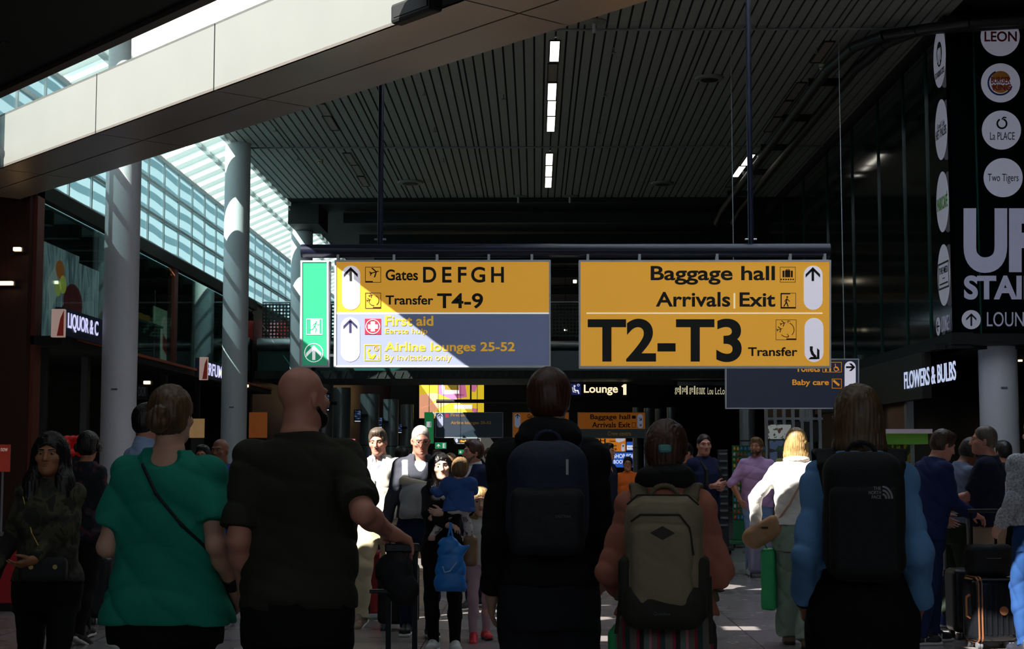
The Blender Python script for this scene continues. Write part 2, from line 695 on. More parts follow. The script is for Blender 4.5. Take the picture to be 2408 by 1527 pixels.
for y0, y1 in zip(ys[:-1], ys[1:]):
    cuts = [(H[0], H[1]) for H in HOLES if H[2] <= y0 + 1e-6 and H[3] >= y1 - 1e-6]
    cuts.sort()
    xa = -10.0
    spans = []
    for c0, c1 in cuts:
        spans.append((xa, xa, c0, c0))
        xa = c1
    e = 1e-4
    spans.append((xa, xa, max(edge_x(y0 + e), xa), max(edge_x(y1 - e), xa)))
    for a0, a1, b0, b1 in spans:
        b0, b1 = min(b0, 14), min(b1, 14)
        if b0 - a0 < 1e-4 and b1 - a1 < 1e-4:
            continue
        mb.add([(a0, y0, LZ), (b0, y0, LZ), (b1, y1, LZ), (a1, y1, LZ), (a0, y0, LZ + 0.15), (b0, y0, LZ + 0.15), (b1, y1, LZ + 0.15), (a1, y1, LZ + 0.15)],
               [(3, 2, 1, 0), (4, 5, 6, 7), (0, 1, 5, 4), (1, 2, 6, 5), (2, 3, 7, 6), (3, 0, 4, 7)])
struct(mb.build('ceiling_low', m_black))
fz2 = fz.copy()
fz2.name = 'frosted fill strip'
for n_ in fz2.node_tree.nodes:
    if n_.type == 'BSDF_TRANSLUCENT':
        n_.inputs['Color'].default_value = (0.46, 0.48, 0.50, 1)
mb = MB()
for H in FILL_STRIPS:
    mb.box(H[0], H[1], H[2], H[3], LZ + 0.06, LZ + 0.07)
struct(mb.build('panel_fill_strips', fz2))  # added fill strips above the front figures
mb = MB()                               # open cell grid below it
for k in range(26):
    n = 2.35 + k * 0.17
    mb.bar(bp(0.2, n, LZ - 0.04), bp(6.5, n, LZ - 0.04), 0.02, 0.06)
for k in range(24):
    u = 0.2 + k * 0.27
    mb.bar(bp(u, 2.3, LZ - 0.04), bp(u, 6.6, LZ - 0.04), 0.02, 0.06)
struct(mb.build('ceiling_grid', M('grid black', '1c1b1b', 0.6)))
mb = MB()
e0, e1 = Vector((-6.78 - 2.2 * 0.659 / 0.752 * 0.9, 18.1 + 2.2 * 0.9, 0)), Vector((-2.85, 13.61, 0))
mb.prism([e0 + Vector((0, 0, LZ - 0.05)), e1 + Vector((0, 0, LZ - 0.05)), e1 + Vector((0, 0, LZ + 0.16)), e0 + Vector((0, 0, LZ + 0.16))], BN * 0.12)
struct(mb.build('trim_ceiling_edge', M('brown grey edge trim', '5a5049', 0.5)))

# walls that close the hall
mb = MB()
mb.box(-9.3, -9.1, -6, 24.4, 0, 5.72)
mb.box(-9.1, -8.1, 24.2, 24.4, 0, 5.7)
mb.box(-8.3, -8.12, 43.9, 86, 0, 5.95)
mb.box(-8.3, -8.12, 62, 86, 5.9, 8.6)
struct(mb.build('wall_left', m_wood))
struct(MB().box(-11.2, -8.05, 17.5, 24.45, 5.72, 5.86).build('ceiling_portal', m_black))
mb = MB()                               # rear wall, with an opening added behind the camera for fill light
mb.box(-12, 14, -6.2, -6, 0, 3.1)
mb.box(-12, 14, -6.2, -6, 5.5, 9)
mb.box(-12, -8, -6.2, -6, 3.1, 5.5)
mb.box(10, 14, -6.2, -6, 3.1, 5.5)
struct(mb.build('wall_rear', m_black))
rw = MB()
for xx in np.arange(-8, 10.1, 1.5):
    rw.box(xx - 0.03, xx + 0.03, -6.15, -6.05, 3.1, 5.5)
struct(rw.build('trim_fill_opening', m_dark))  # bars across the added fill opening
struct(MB().box(13, 13.2, -6, 86, 0, 9).build('wall_right', m_black))
struct(MB().box(-12, 14, 86, 86.2, 0, 9).build('wall_far', m_black))
mb = MB()
mb.prism([(3.2, 8.9, 5.6), (13, 2, 5.6), (13, 2, 8.9), (3.2, 8.9, 8.9)], (0, 0.1, 0))
mb.box(3.0, 13.2, -6, 9.2, 8.7, 8.9)
mb.box(6.6, 13.2, 9, 41.2, 8.6, 8.8)
struct(mb.build('wall_gallery', m_black))

# columns
COLX = -6.72


def column(name, px, Y, r, z1, mat):
    X = (px - 1258) / FOC * Y
    prof = [(r, 0), (r, z1)]
    o = MB().lathe(prof, (X, Y, 0), 40).build(name, mat, None, True)
    struct(o)
    lab = MB().box(X - 0.05, X + 0.05, Y - r - 0.012, Y - r + 0.02, 2.57, 2.6).build('number_plate', M('plate blue grey', '5c6a80', 0.4), o)
    ring = MB().lathe([(r + 0.012, 0), (r + 0.012, 0.12)], (X, Y, 0), 40).build('base_ring', m_steel, o, True)
    return o


column('column', 276, 24.8, 0.283, 8.5, m_colw)
column('column', 549, 33.8, 0.283, 8.5, m_colw)
column('column', 705, 43.6, 0.31, 8.0, m_colw)
column('column', 2343, 24.5, 0.30, 3.38, m_colw)
for px, Y, w in ((800, 50, 0.34), (869, 55, 0.34), (919, 60, 0.30), (957, 66, 0.28), (760, 47, 0.3),
                 (1497, 70, 0.2), (1525, 71, 0.24), (1549, 72, 0.2), (1577, 70, 0.2), (1755, 40, 0.2), (2040, 33, 0.2), (1895, 34, 0.17)):
    X = (px - 1258) / FOC * Y
    o = struct(MB().lathe([(w, 0), (w, 3.75)], (X, Y, 0), 28).build('column', m_steel, None, True))
    MB().lathe([(w + 0.01, 1.9), (w + 0.01, 1.93)], (X, Y, 0), 28).build('joint_ring', m_dark, o, True)
# box-shaped head of the third column
struct(MB().box(-6.85, -6.0, 42.0, 43.9, 7.95, 8.62).build('trim_column_head', m_dark))

# ---------------------------------------------------------------- left side: roof glazing, clerestory, shop fronts
FX = -8.1
m_frame = M('pale grey window frame', 'c9cfd2', 0.4)
ft = bpy.data.materials.new('hazy window pane')
ft.use_nodes = True
nt = ft.node_tree
nt.nodes.remove(nt.nodes['Principled BSDF'])
tl = nt.nodes.new('ShaderNodeBsdfTranslucent')
tp = nt.nodes.new('ShaderNodeBsdfTransparent')
tp.inputs['Color'].default_value = lin('d4ecf0')
tcw = nt.nodes.new('ShaderNodeTexCoord')
wv = nt.nodes.new('ShaderNodeTexWave')
wv.bands_direction = 'Z'
wv.inputs['Scale'].default_value = 0.9
wv.inputs['Distortion'].default_value = 1.6
wv.inputs['Detail'].default_value = 1.0
wv.inputs['Detail Scale'].default_value = 0.5
wr = nt.nodes.new('ShaderNodeValToRGB')
wr.color_ramp.elements[0].position = 0.4
wr.color_ramp.elements[0].color = lin('5c7278')
wr.color_ramp.elements[1].position = 0.52
wr.color_ramp.elements[1].color = lin('92a2a6')
nt.links.new(tcw.outputs['Object'], wv.inputs['Vector'])
nt.links.new(wv.outputs['Fac'], wr.inputs['Fac'])
nt.links.new(wr.outputs['Color'], tl.inputs['Color'])
mx = nt.nodes.new('ShaderNodeMixShader')
mx.inputs['Fac'].default_value = 0.30
nt.links.new(tl.outputs['BSDF'], mx.inputs[1])
nt.links.new(tp.outputs['BSDF'], mx.inputs[2])
nt.links.new(mx.outputs['Shader'], nt.nodes['Material Output'].inputs['Surface'])

CT = 8.0
win = thing('window_1', '', '', (FX, 16, 5.95))
del win['label'], win['category']
struct(win)
mb = MB(win.location)
yy = 20.7
k = 0
while yy < 62:
    mb.box(FX - 0.03, FX + 0.03, yy - 0.03, yy + 0.03, 5.95, CT)
    yy += 1.36
for zz in (5.98, 6.62, 7.30, CT - 0.04):
    mb.box(FX - 0.035, FX + 0.035, 20.5, 62, zz - 0.03, zz + 0.03)
struct(mb.build('window_frame', m_frame, win))
mb = MB(win.location)
mb.box(FX - 0.012, FX - 0.006, 20.5, 62, 5.95, CT)
struct(mb.build('window_glass', ft, win))

rl = thing('window_2', '', '', (FX, 16, CT))
del rl['label'], rl['category']
struct(rl)
R0, R1 = Vector((FX, 0, CT)), Vector((-6.82, 0, 8.56))
mb = MB(rl.location)
yy = 21.0
while yy < 62:
    a, c = R0 + Vector((0, yy, 0)), R1 + Vector((0, yy, 0))
    mb.bar(a, c, 0.42, 0.1)
    yy += 0.86
for t in (0.0, 0.62, 1.0):
    a = R0.lerp(R1, t)
    mb.bar(a + Vector((0, 20.5, -0.06)), a + Vector((0, 62, -0.06)), 0.09, 0.09)
fr_ = bpy.data.materials.new('translucent white roof bar')
fr_.use_nodes = True
nt = fr_.node_tree
bsd = nt.nodes['Principled BSDF']
bsd.inputs['Base Color'].default_value = (0.85, 0.87, 0.87, 1)
tl = nt.nodes.new('ShaderNodeBsdfTranslucent')
tl.inputs['Color'].default_value = (0.8, 0.82, 0.83, 1)
mx = nt.nodes.new('ShaderNodeMixShader')
mx.inputs['Fac'].default_value = 0.5
nt.links.new(bsd.outputs['BSDF'], mx.inputs[1])
nt.links.new(tl.outputs['BSDF'], mx.inputs[2])
nt.links.new(mx.outputs['Shader'], nt.nodes['Material Output'].inputs['Surface'])
struct(mb.build('roof_frame', fr_, rl))
mb = MB(rl.location)
mb.prism([R0 + Vector((0, 20.5, 0.08)), R1 + Vector((0, 20.5, 0.08)), R1 + Vector((0, 62, 0.08)), R0 + Vector((0, 62, 0.08))], (0, 0, 0.01))
struct(mb.build('roof_glass', m_clear, rl))
struct(MB().box(-9.0, -6.0, 61.5, 61.7, 5.9, 8.6).build('wall_gable', m_white))

# shop fronts
shop = MB()
shop.box(FX - 0.08, FX + 0.06, 24.4, 44, 5.72, 5.97)
shop.box(FX - 3.0, FX + 0.5, 24.4, 44, 3.30, 3.44)
struct(shop.build('trim_shop_fascia', m_black))
struct(MB().box(FX + 0.46, FX + 0.53, 25.2, 44, 3.42, 3.47).build('trim_orange_edge', m_orange))
struct(MB().box(-11, FX - 0.1, 24.4, 44, 5.66, 5.72).build('ceiling_shop', M('shop ceiling teal grey', '8fa8a6', 0.6)))
mb = MB()
for yy in np.arange(25.5, 44, 1.6):
    mb.box(-10.9, FX - 0.1, yy, yy + 0.25, 5.42, 5.66)
struct(mb.build('trim_shop_beams', m_dark))
struct(MB().box(-11.2, -11, 24, 62, 0, 5.9).build('wall_shop', m_dark))
struct(MB().box(-11, FX - 0.05, 43.9, 44.0, 0, 5.7).build('wall_shop_end', m_dark))
mb = MB()
for y0, y1 in ((24.75, 26.4), (26.42, 28.1), (28.12, 30.0), (30.05, 32.4), (32.45, 33.9), (34.4, 36.2), (36.22, 38.5), (38.55, 41), (41.05, 43.8)):
    mb.box(FX - 0.02, FX - 0.008, y0, y1, 3.46, 5.70)
gp = struct(mb.build('window_shop_glass', glass('shop glass', 'cfe6e2', 0.86)))
for yy in (34.15,):
    struct(MB().box(FX - 0.12, FX + 0.03, yy - 0.17, yy + 0.17, 3.45, 5.9).build('trim_wood_post', M('red brown timber', '7a3c26', 0.45, var=0.2, stretch=(8, 8, 0.7))))
struct(MB().box(FX - 0.1, FX + 0.06, 24.4, 24.75, 0, 5.97).build('trim_portal', M('red brown portal', '6a2e20', 0.45, var=0.2, stretch=(8, 8, 0.7))))
# ground floor of the shops: dark openings between slim posts
mb = MB()
for yy in (25.2, 27.6, 30.5, 33.5, 36.8, 40.2, 43.5):
    mb.box(FX - 0.1, FX + 0.02, yy - 0.09, yy + 0.09, 0, 3.3)
struct(mb.build('trim_shop_posts', m_dark))
mb = MB()
mb.box(FX - 2.0, FX - 1.9, 24.5, 43.8, 0, 3.3)
struct(mb.build('wall_shop_inside', M('dark shop wall', '221a15', 0.6, var=0.4, scale=1.2)))

# far bridge with perforated railing
BY = 44.0
pm = bpy.data.materials.new('perforated dark panel')
pm.use_nodes = True
nt = pm.node_tree
pb = nt.nodes['Principled BSDF']
pb.inputs['Base Color'].default_value = lin('13201f')
pb.inputs['Roughness'].default_value = 0.4
tcp = nt.nodes.new('ShaderNodeTexCoord')
sx = nt.nodes.new('ShaderNodeSeparateXYZ')
nt.links.new(tcp.outputs['Object'], sx.inputs['Vector'])


def mth(op, a, bb=None):
    n = nt.nodes.new('ShaderNodeMath')
    n.operation = op
    for i_, v in enumerate((a, bb)):
        if v is None:
            continue
        if isinstance(v, (int, float)):
            n.inputs[i_].default_value = v
        else:
            nt.links.new(v, n.inputs[i_])
    return n.outputs[0]


fx_ = mth('SUBTRACT', mth('FRACT', mth('MULTIPLY', sx.outputs['X'], 10.0)), 0.5)
fz_ = mth('SUBTRACT', mth('FRACT', mth('MULTIPLY', sx.outputs['Z'], 10.0)), 0.5)
rr_ = mth('ADD', mth('MULTIPLY', fx_, fx_), mth('MULTIPLY', fz_, fz_))
hole = mth('LESS_THAN', rr_, 0.10)
tpp = nt.nodes.new('ShaderNodeBsdfTransparent')
mxp = nt.nodes.new('ShaderNodeMixShader')
nt.links.new(hole, mxp.inputs['Fac'])
nt.links.new(pb.outputs['BSDF'], mxp.inputs[1])
nt.links.new(tpp.outputs['BSDF'], mxp.inputs[2])
nt.links.new(mxp.outputs['Shader'], nt.nodes['Material Output'].inputs['Surface'])

br_ = struct(MB().box(-8.0, 6.5, BY, BY + 3.5, 3.95, 4.9).build('slab_bridge', M('bridge teal fascia', '1d4a47', 0.18, var=0.1, scale=0.6)))
mb = MB()
mb.cyl((-8.0, BY + 0.02, 4.74), (6.5, BY + 0.02, 4.74), 0.2)
mb.build('bullnose', M('chrome band', '9a9da0', 0.25, metal=0.9, var=0.25, scale=0.7), br_, True)
mb = MB()
mb.box(-8.0, 6.5, BY - 0.5, BY + 3.4, 3.72, 3.95)
mb.build('slotted_soffit', M('slotted black soffit', '151716', 0.6), br_)
mb = MB()
for k in range(60):
    xx = -7.5 + k * 0.23
    mb.bar((xx, BY - 0.51, 3.76), (xx + 0.06, BY - 0.51, 3.92), 0.03, 0.02, up=(0, 1, 0))
mb.build('slots', M('soffit slot grey', '2b2e2d', 0.5), br_)
rail = thing('railing', 'perforated metal railing along the edge of the far footbridge', 'railing', (-8, BY + 0.1, 4.9))
MB(rail.location).box(-7.9, 6.45, BY + 0.1, BY + 0.115, 4.92, 5.93).build('perforated_panel', pm, rail)
MB(rail.location).cyl((-7.9, BY + 0.1, 5.97), (6.45, BY + 0.1, 5.97), 0.03, n=12).build('handrail', m_alu, rail, True)

# ---------------------------------------------------------------- right side: dark glass upper storey over the flower shop
GX, GY = 6.55, 24.0
gb = MB()
m_gfront = M('black front glass', '060c0d', 0.08, spec=0.06, var=0.2, scale=0.7)
struct(MB().box(GX, 13, GY, GY + 0.04, 3.4, 8.45).build('wall_glass_front', m_gfront))
gb.box(GX, GX + 0.04, GY, 42.5, 3.42, 8.45)
gbo = struct(gb.build('wall_glass_storey', m_darkteal))
mb = MB()
mb.box(GX - 0.05, 13, GY - 0.06, GY + 0.2, 8.33, 8.5)
mb.box(GX - 0.06, GX + 0.2, GY, 42.5, 8.33, 8.5)
mb.box(GX - 0.05, 13, GY - 0.08, GY + 0.3, 3.25, 3.42)
mb.box(GX - 0.04, GX + 0.3, GY - 0.05, 42.5, 3.20, 3.44)
struct(mb.build('trim_glass_edge', m_black))
mb = MB()
for yy in (25.3, 26.9, 28.9, 31.3, 34, 37, 40):
    mb.box(GX - 0.03, GX, yy - 0.012, yy + 0.012, 3.44, 8.33)
for xx in (6.98, 8.6, 10.4):
    mb.box(xx - 0.012, xx + 0.012, GY - 0.03, GY, 3.42, 8.33)
struct(mb.build('trim_glass_fins', M('green glass fin', '1c4a40', 0.1)))
mb = MB()
mb.box(GX - 0.2, 13, GY + 0.3, 42.4, 3.2, 3.3)
struct(mb.build('ceiling_flower_shop', m_black))
# fascia and stall wall of the flower shop
mb = MB()
mb.box(6.3, 6.45, 25.0, 42, 2.45, 3.2)
struct(mb.build('trim_flower_fascia', M('very dark brown fascia', '1a120e', 0.5)))
mb = MB()
mb.box(7.6, 7.7, 24.6, 41, 0, 3.2)
mb.box(9.5, 13, 27, 27.1, 0, 3.2)
struct(mb.build('wall_flower_shop', M('dark brown shop wall', '1d130e', 0.5, var=0.3)))
mb = MB()
for z0 in (0.9, 1.95):
    mb.box(6.62, 6.68, 27.2, 29.3, z0, z0 + 1.0)
o = struct(mb.build('panel_copper', M('copper brown panel', '6b3a1e', 0.35, metal=0.5, var=0.25, scale=1.3)))
mb = MB()
mb.box(6.5, 6.62, 26.9, 27.1, 0, 3.2)
mb.box(6.5, 6.62, 29.4, 29.6, 0, 3.2)
mb.box(6.5, 6.62, 32.6, 32.8, 0, 3.2)
struct(mb.build('trim_shop_pillars', m_steel))

# ---------------------------------------------------------------- way-finding signs
E = 0.58
m_yel = M('yellow sign face', 'd79a30', 0.35, emit=E, var=0.03, scale=2)
m_slate = M('slate blue sign face', '8c93ac', 0.35, emit=0.5, ecol='3a4666', var=0.03, scale=2)
m_slate2 = M('dark slate sign face', '333c50', 0.35, emit=0.12, var=0.02)
m_green = M('green sign face', '2f9f74', 0.35, emit=0.40, var=0.03)
m_pill = M('white arrow field', 'dcd8e6', 0.35, emit=0.55, var=0)
m_ink = M('black sign lettering', '15130f', 0.5, var=0)
m_inkb = M('dark blue arrow', '2c2a55', 0.5, var=0)
m_cream = M('cream sign line', 'f5e6c0', 0.4, emit=0.6, var=0)
m_ylet = M('yellow lettering', 'dba62f', 0.4, emit=0.5, var=0)
m_olet = M('orange lettering', 'd98f2c', 0.4, emit=0.55, var=0)
m_red = M('red first aid field', 'b5283c', 0.4, emit=0.35, var=0)
m_sfr = M('silver sign frame', 'd6d8de', 0.35, metal=0.15)
SY = 18.0


def box_sign(name, label, x0, y0, x1, y1, Y, depth=0.14, fr=4.0, group=None, frame=None, cat='sign'):
    """hollow-looking light box: frame, back body; returns a Board on its face"""
    base = P((x0 + x1) / 2, y1, Y)
    t = thing(name, label, cat, base, 0, group)
    off = base
    a, c = P(x0, y0, Y), P(x1, y1, Y)
    MB(off).box(a.x, c.x, Y, Y + depth, c.z, a.z).build('body', m_sfr, t, bevel=0.008)
    bd = Board(t, Y)
    bd.poly('frame', framep(x0, y0, x1, y1, fr), frame or m_sfr, 3)
    return t, bd


def rods(t, xs, y, Y):
    mb = MB(t.location)
    for px in xs:
        q = P(px, y, Y + 0.07)
        mb.bar(q, (q.x, q.y, 8.56), 0.025)
    mb.build('hanger', m_dark, t)


def pic_box(bd, x0, y0, x1, y1, w, mat, lv=2):
    return framep(x0, y0, x1, y1, w)


# yellow and slate sign with gates, transfer, first aid and lounges
t, bd = box_sign('direction_sign', 'hanging yellow and slate blue sign to Gates DEFGH, First aid and Airline lounges', 787, 612, 1295, 864, SY)
bd.poly('upper_panel', [rectp(791, 616, 1291, 735)], m_yel, 1)
bd.poly('lower_panel', [rectp(791, 739, 1291, 860)], m_slate, 1)
bd.poly('divider', [rectp(791, 735, 1291, 739)], M('white divider', 'f2f2f0', 0.4, emit=0.5, var=0), 1)
bd.poly('arrow_field', [stadp(804, 625, 847, 729)], m_pill, 2)
bd.poly('arrow_field', [stadp(802, 747, 846, 851)], m_pill, 2)
bd.poly('arrow', arrowp(825, 645, 33, 33), m_ink, 3)
bd.poly('arrow', arrowp(824, 767, 33, 33), m_inkb, 3)
bd.poly('plane_pictogram', framep(859, 628, 896, 665, 1.2) + planep(880, 641, 12, -0.28) + [rectp(859.5, 661.5, 877, 664.5)], m_ink, 2)
bd.poly('transfer_pictogram', framep(859, 689, 896, 726, 1.2) + planep(872, 695, 5.5, -0.3) + planep(867, 706, 5.5, -0.3) + ringp(879, 707, 12, 1.4, -1.1, 1.0, 12) + ringp(879, 707, 12, 1.4, 1.5, 2.6, 8) + [rectp(877, 722.5, 895.5, 725.5)], m_ink, 2)
bd.text('Gates', 907, 634, 983, 660, m_ink, 2)
for ch, a, c in (('D', 995, 1026), ('E', 1040, 1062), ('F', 1077, 1097), ('G', 1108, 1141), ('H', 1155, 1185)):
    bd.text(ch, a, 628, c, 665, m_ink, 2)
bd.text('Transfer', 907, 695, 1019, 717, m_ink, 2)
bd.text('T4-9', 1028, 690, 1136, 726, m_ink, 2)
bd.poly('first_aid_pictogram', [rectp(858, 750, 896, 787)], m_red, 2)
bd.poly('cross', [rectp(872, 757, 882, 780), rectp(865.5, 763.5, 888.5, 773.5)] + ringp(877, 768.5, 16.5, 1.5), M('white pictogram', 'f4f2f6', 0.4, emit=0.6, var=0), 3)
bd.text('First aid', 906, 743, 1019, 767, m_ylet, 2)
bd.text('Eerste hulp', 906, 773, 1005, 789, m_ylet, 2, 0.0)
bd.text('Airline lounges 25-52', 905, 805, 1211, 833, m_ylet, 2)
bd.text('By invitation only', 905, 834, 1062, 853, m_ylet, 2, 0.0)
bd.poly('lounge_pictogram', framep(857, 811, 895, 849, 1.5) + ringp(885, 820, 5.5, 1.3) + linep([(885, 816), (885, 820), (888, 821)], 1.1) + [discp(868, 823, 3), [(862, 825), (867, 826), (873, 838), (882, 832), (884, 836), (878, 845), (868, 843)], [(886, 838), (889, 837), (892, 844), (889, 845)]], m_ylet, 2)

# yellow sign on the right
t, bd = box_sign('direction_sign', 'hanging all yellow sign to Baggage hall, Arrivals, Exit and T2-T3 Transfer', 1361, 612, 1954, 866, SY)
bd.poly('panel', [rectp(1365, 616, 1950, 861)], m_yel, 1)
bd.poly('divider', [rectp(1379, 735.5, 1934, 738.5), rectp(1725, 690, 1728.5, 726)], m_cream, 2)
bd.poly('arrow_field', [stadp(1890, 625, 1934, 729)], m_pill, 2)
bd.poly('arrow_field', [stadp(1892, 748, 1936, 852)], m_pill, 2)
bd.poly('arrow', arrowp(1911, 645, 34, 33), m_ink, 3)
bd.poly('arrow', [[(1904, 815), (1911, 815), (1910.5, 824), (1914, 832), (1920, 838), (1915.5, 843), (1907.5, 834), (1904, 824)], [(1921, 819), (1926.5, 824), (1926.5, 845), (1921, 845)], [(1906, 840), (1921, 840), (1921, 845.5), (1900.5, 845.5)]], m_ink, 3)
bd.text('Baggage hall', 1530, 626, 1822, 670, m_ink, 2)
bd.text('Arrivals', 1542, 687, 1717, 722, m_ink, 2)
bd.text('Exit', 1739, 688, 1823, 722, m_ink, 2)
bd.text('T2-T3', 1382, 750, 1744, 852, m_ink, 2, 0.025)
bd.text('Transfer', 1759, 817, 1875, 838, m_ink, 2)
bd.poly('baggage_pictogram', framep(1834, 628, 1870.5, 664.5, 1) + [rectp(1846, 636, 1858, 652.5), rectp(1840, 637, 1844.5, 652.5), rectp(1859.5, 637, 1864, 652.5)] + framep(1848, 633.5, 1856.5, 637, 1.2) + [discp(1837 + 5.6 * k, 657.5, 1.9, 10) for k in range(6)], m_ink, 2)
bd.poly('exit_pictogram', framep(1835.5, 689.5, 1871.5, 726, 1) + [rectp(1835.5, 689.5, 1858, 692.5), rectp(1835.5, 689.5, 1838, 726), rectp(1836, 722.5, 1871, 726), discp(1851, 699, 2.3, 10)] + linep([(1850, 703), (1849, 711), (1851, 715), (1853, 721)], 2.6) + linep([(1849, 711), (1846, 716), (1843, 721)], 2.4) + linep([(1850, 703), (1846, 707), (1846, 711)], 1.6) + linep([(1851, 703), (1855, 708), (1857, 709)], 1.6), m_ink, 2)
bd.poly('transfer_pictogram', framep(1824, 752, 1872.5, 800, 1) + planep(1841, 761, 7.5, -0.3) + planep(1833, 775, 7.5, -0.3) + ringp(1850, 776, 17, 1.5, -1.15, 0.8, 14) + ringp(1850, 776, 17, 1.5, 1.3, 2.4, 8) + [rectp(1849, 796.5, 1872.5, 800)] + linep([(1858, 756), (1852, 755), (1853, 760)], 1.3) + linep([(1851, 786), (1855, 791), (1850, 794)], 1.3), m_ink, 2)

# green emergency sign
t, bd = box_sign('emergency_exit_sign', 'tall green emergency exit sign with running figure and white arrow beside the gates sign', 707, 613, 773, 863, SY - 0.02)
bd.poly('panel', [rectp(711, 617, 769.5, 859)], m_green, 1)
m_wp = M('white pictogram', 'f4f2f6')
bd.poly('exit_pictogram', framep(720.5, 750, 758.5, 787.5, 1.4) + [[(731, 753), (752, 753), (752, 786), (731, 786)]], m_wp, 2)
bd.poly('running_figure', [discp(744, 757.5, 2, 10)] + linep([(743, 760), (740, 768), (744, 774), (742, 782)], 2.2) + linep([(740, 768), (735, 775), (729, 776)], 2.0) + linep([(743, 761), (738, 763), (736, 768)], 1.5) + linep([(743, 761), (748, 765), (751, 763)], 1.5), m_green, 3)
bd.poly('arrow', ringp(738, 830, 21.5, 1.5) + arrowp(738, 830, 36, 34, 0, 7), m_wp, 2)
MB(t.location).bar(P(768, 640, SY + 0.06), P(792, 640, SY + 0.06), 0.02).bar(P(768, 836, SY + 0.06), P(792, 836, SY + 0.06), 0.03).build('bracket', m_sfr, t)

# suspension gantry
g = thing('sign_gantry', 'dark navy tube hung from two long poles carrying the large signs', 'gantry', P(1330, 604, SY))
pz = P(1330, 590, SY + 0.1)
MB(g.location).cyl((P(709, 590, SY + .1).x, SY + 0.1, pz.z), (P(1951, 590, SY + .1).x, SY + 0.1, pz.z), (P(0, 574, SY + .1).z - P(0, 606, SY + .1).z) / 2, n=32).build('tube', m_navy, g, True)
for px in (895, 1767):
    p0 = P(px - 1, 575, SY + 0.1)
    MB(g.location).cyl((p0.x, p0.y, p0.z - 0.05), (p0.x, p0.y, CZ if px > 1000 else CZ), 0.033, n=20).build('pole', m_navy, g, True)
    MB(g.location).cyl((p0.x - 0.07, p0.y, p0.z + 0.06), (p0.x + 0.07, p0.y, p0.z + 0.06), 0.012, n=10).build('bolt', m_alu, g)
mb = MB(g.location)
for px in (800, 930, 1030, 1150, 1250, 1380, 1500, 1680, 1850, 1930):
    mb.box(P(px, 0, SY).x - 0.015, P(px, 0, SY).x + 0.015, SY + 0.02, SY + 0.1, P(0, 614, SY).z, P(0, 600, SY).z)
mb.build('hanger', m_alu, g)

# slate sign with toilets and baby care, on two thin cables
BYY = 25.0
t, bd = box_sign('direction_sign', 'dark slate sign to Toilets and Baby care hung on thin cables behind the yellow sign', 1706, 844, 2020, 962, BYY, fr=2.5)
bd.poly('panel', [rectp(1708.5, 846.5, 2017.5, 959.5)], m_slate2, 1)
bd.poly('arrow_field', [stadp(1986, 850, 2012, 940)], m_pill, 2)
bd.poly('arrow', arrowp(2000, 864, 18, 22, PI / 2, 4.5), m_ink, 3)
bd.text('Toilets', 1871, 858, 1928, 875, m_olet, 2)
bd.text('Baby care', 1863, 893, 1949, 910, m_olet, 2)
bd.poly('toilets_pictogram', framep(1934, 852, 1979, 876, 1.1) + [rectp(1940, 860, 1944, 874), rectp(1950, 860, 1954, 874)] + ringp(1966, 868, 5, 1.3) + linep([(1964, 856), (1965, 865), (1970, 866), (1973, 872)], 1.6), m_olet, 2)
bd.poly('baby_pictogram', framep(1956, 891, 1979, 914, 1.1) + [[(1961, 893), (1975, 905), (1972, 909), (1958, 897)]], m_olet, 2)
for px, nm in ((1728, 0), (1986, 1)):
    p0 = P(px, 846, BYY + 0.06)
    MB(t.location).cyl((p0.x, p0.y, p0.z), (p0.x, p0.y, CZ), 0.008, n=8).build('cable', m_alu, t)

# lit Lounge 1 sign and the light box beside the corridor
t = thing('lounge_sign', 'lit cream Lounge 1 lettering with a blue seated figure panel under the bridge', 'sign', P(1410, 935, 45.5))
bd = Board(t, 45.5)
bd.poly('backing', [rectp(1330, 903, 1500, 936)], m_black, 0)
ml = M('lit cream lettering', 'ffe9bd', 0.4, emit=1.1, var=0)
bd.text('Lounge', 1373, 905, 1453, 930, ml, 1)
bd.poly('lettering', [[(1461, 909), (1467, 904), (1473, 904), (1473, 929), (1465.5, 929), (1465.5, 912)]], ml, 1)
bd.poly('blue_panel', [rectp(1338.5, 903, 1366, 929)], M('lit blue panel', '20296b', 0.4, emit=0.5, var=0), 1)
bd.poly('seated_figure', [discp(1351, 908.5, 2.5, 10)] + linep([(1350, 912), (1352, 919), (1359, 919), (1361, 926)], 3) + linep([(1346, 911), (1348, 922), (1355, 923)], 1.5) + ringp(1360, 906, 2.5, .8, n=10), M('lit white figure', 'e8e8f0', 0.4, emit=0.8, var=0), 2)
MB(t.location).bar(P(1340, 904, 45.5), P(1340, 899, 45.5), 0.02).bar(P(1480, 904, 45.5), P(1480, 899, 45.5), 0.02).build('hanger', m_dark, t)

# distant gantry with its row of signs
FY = 66.0
g = thing('sign_gantry', 'thin black far gantry tube in front of the yellow advertising screen', 'gantry', P(1285, 945, FY))
MB(g.location).cyl(P(1026, 944, FY + .1), P(1544, 944, FY + .1), 0.08, n=16).build('tube', m_black, g, True)
for px in (1107, 1460):
    p0 = P(px, 940, FY + .1)
    MB(g.location).cyl(p0, (p0.x, p0.y, 8.56), 0.035, n=10).build('pole', m_black, g)
mb = MB(g.location)
for px in (1037, 1170, 1215, 1330, 1370, 1505):
    p0, p1 = P(px, 945, FY + .07), P(px, 970, FY + .07)
    mb.bar(p0, p1, 0.03)
mb.build('hanger', m_black, g)
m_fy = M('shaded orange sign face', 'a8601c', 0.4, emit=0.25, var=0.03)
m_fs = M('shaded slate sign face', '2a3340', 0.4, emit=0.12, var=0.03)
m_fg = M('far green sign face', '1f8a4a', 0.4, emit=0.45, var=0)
m_fp = M('far arrow field', '8a90a8', 0.4, emit=0.3, var=0)
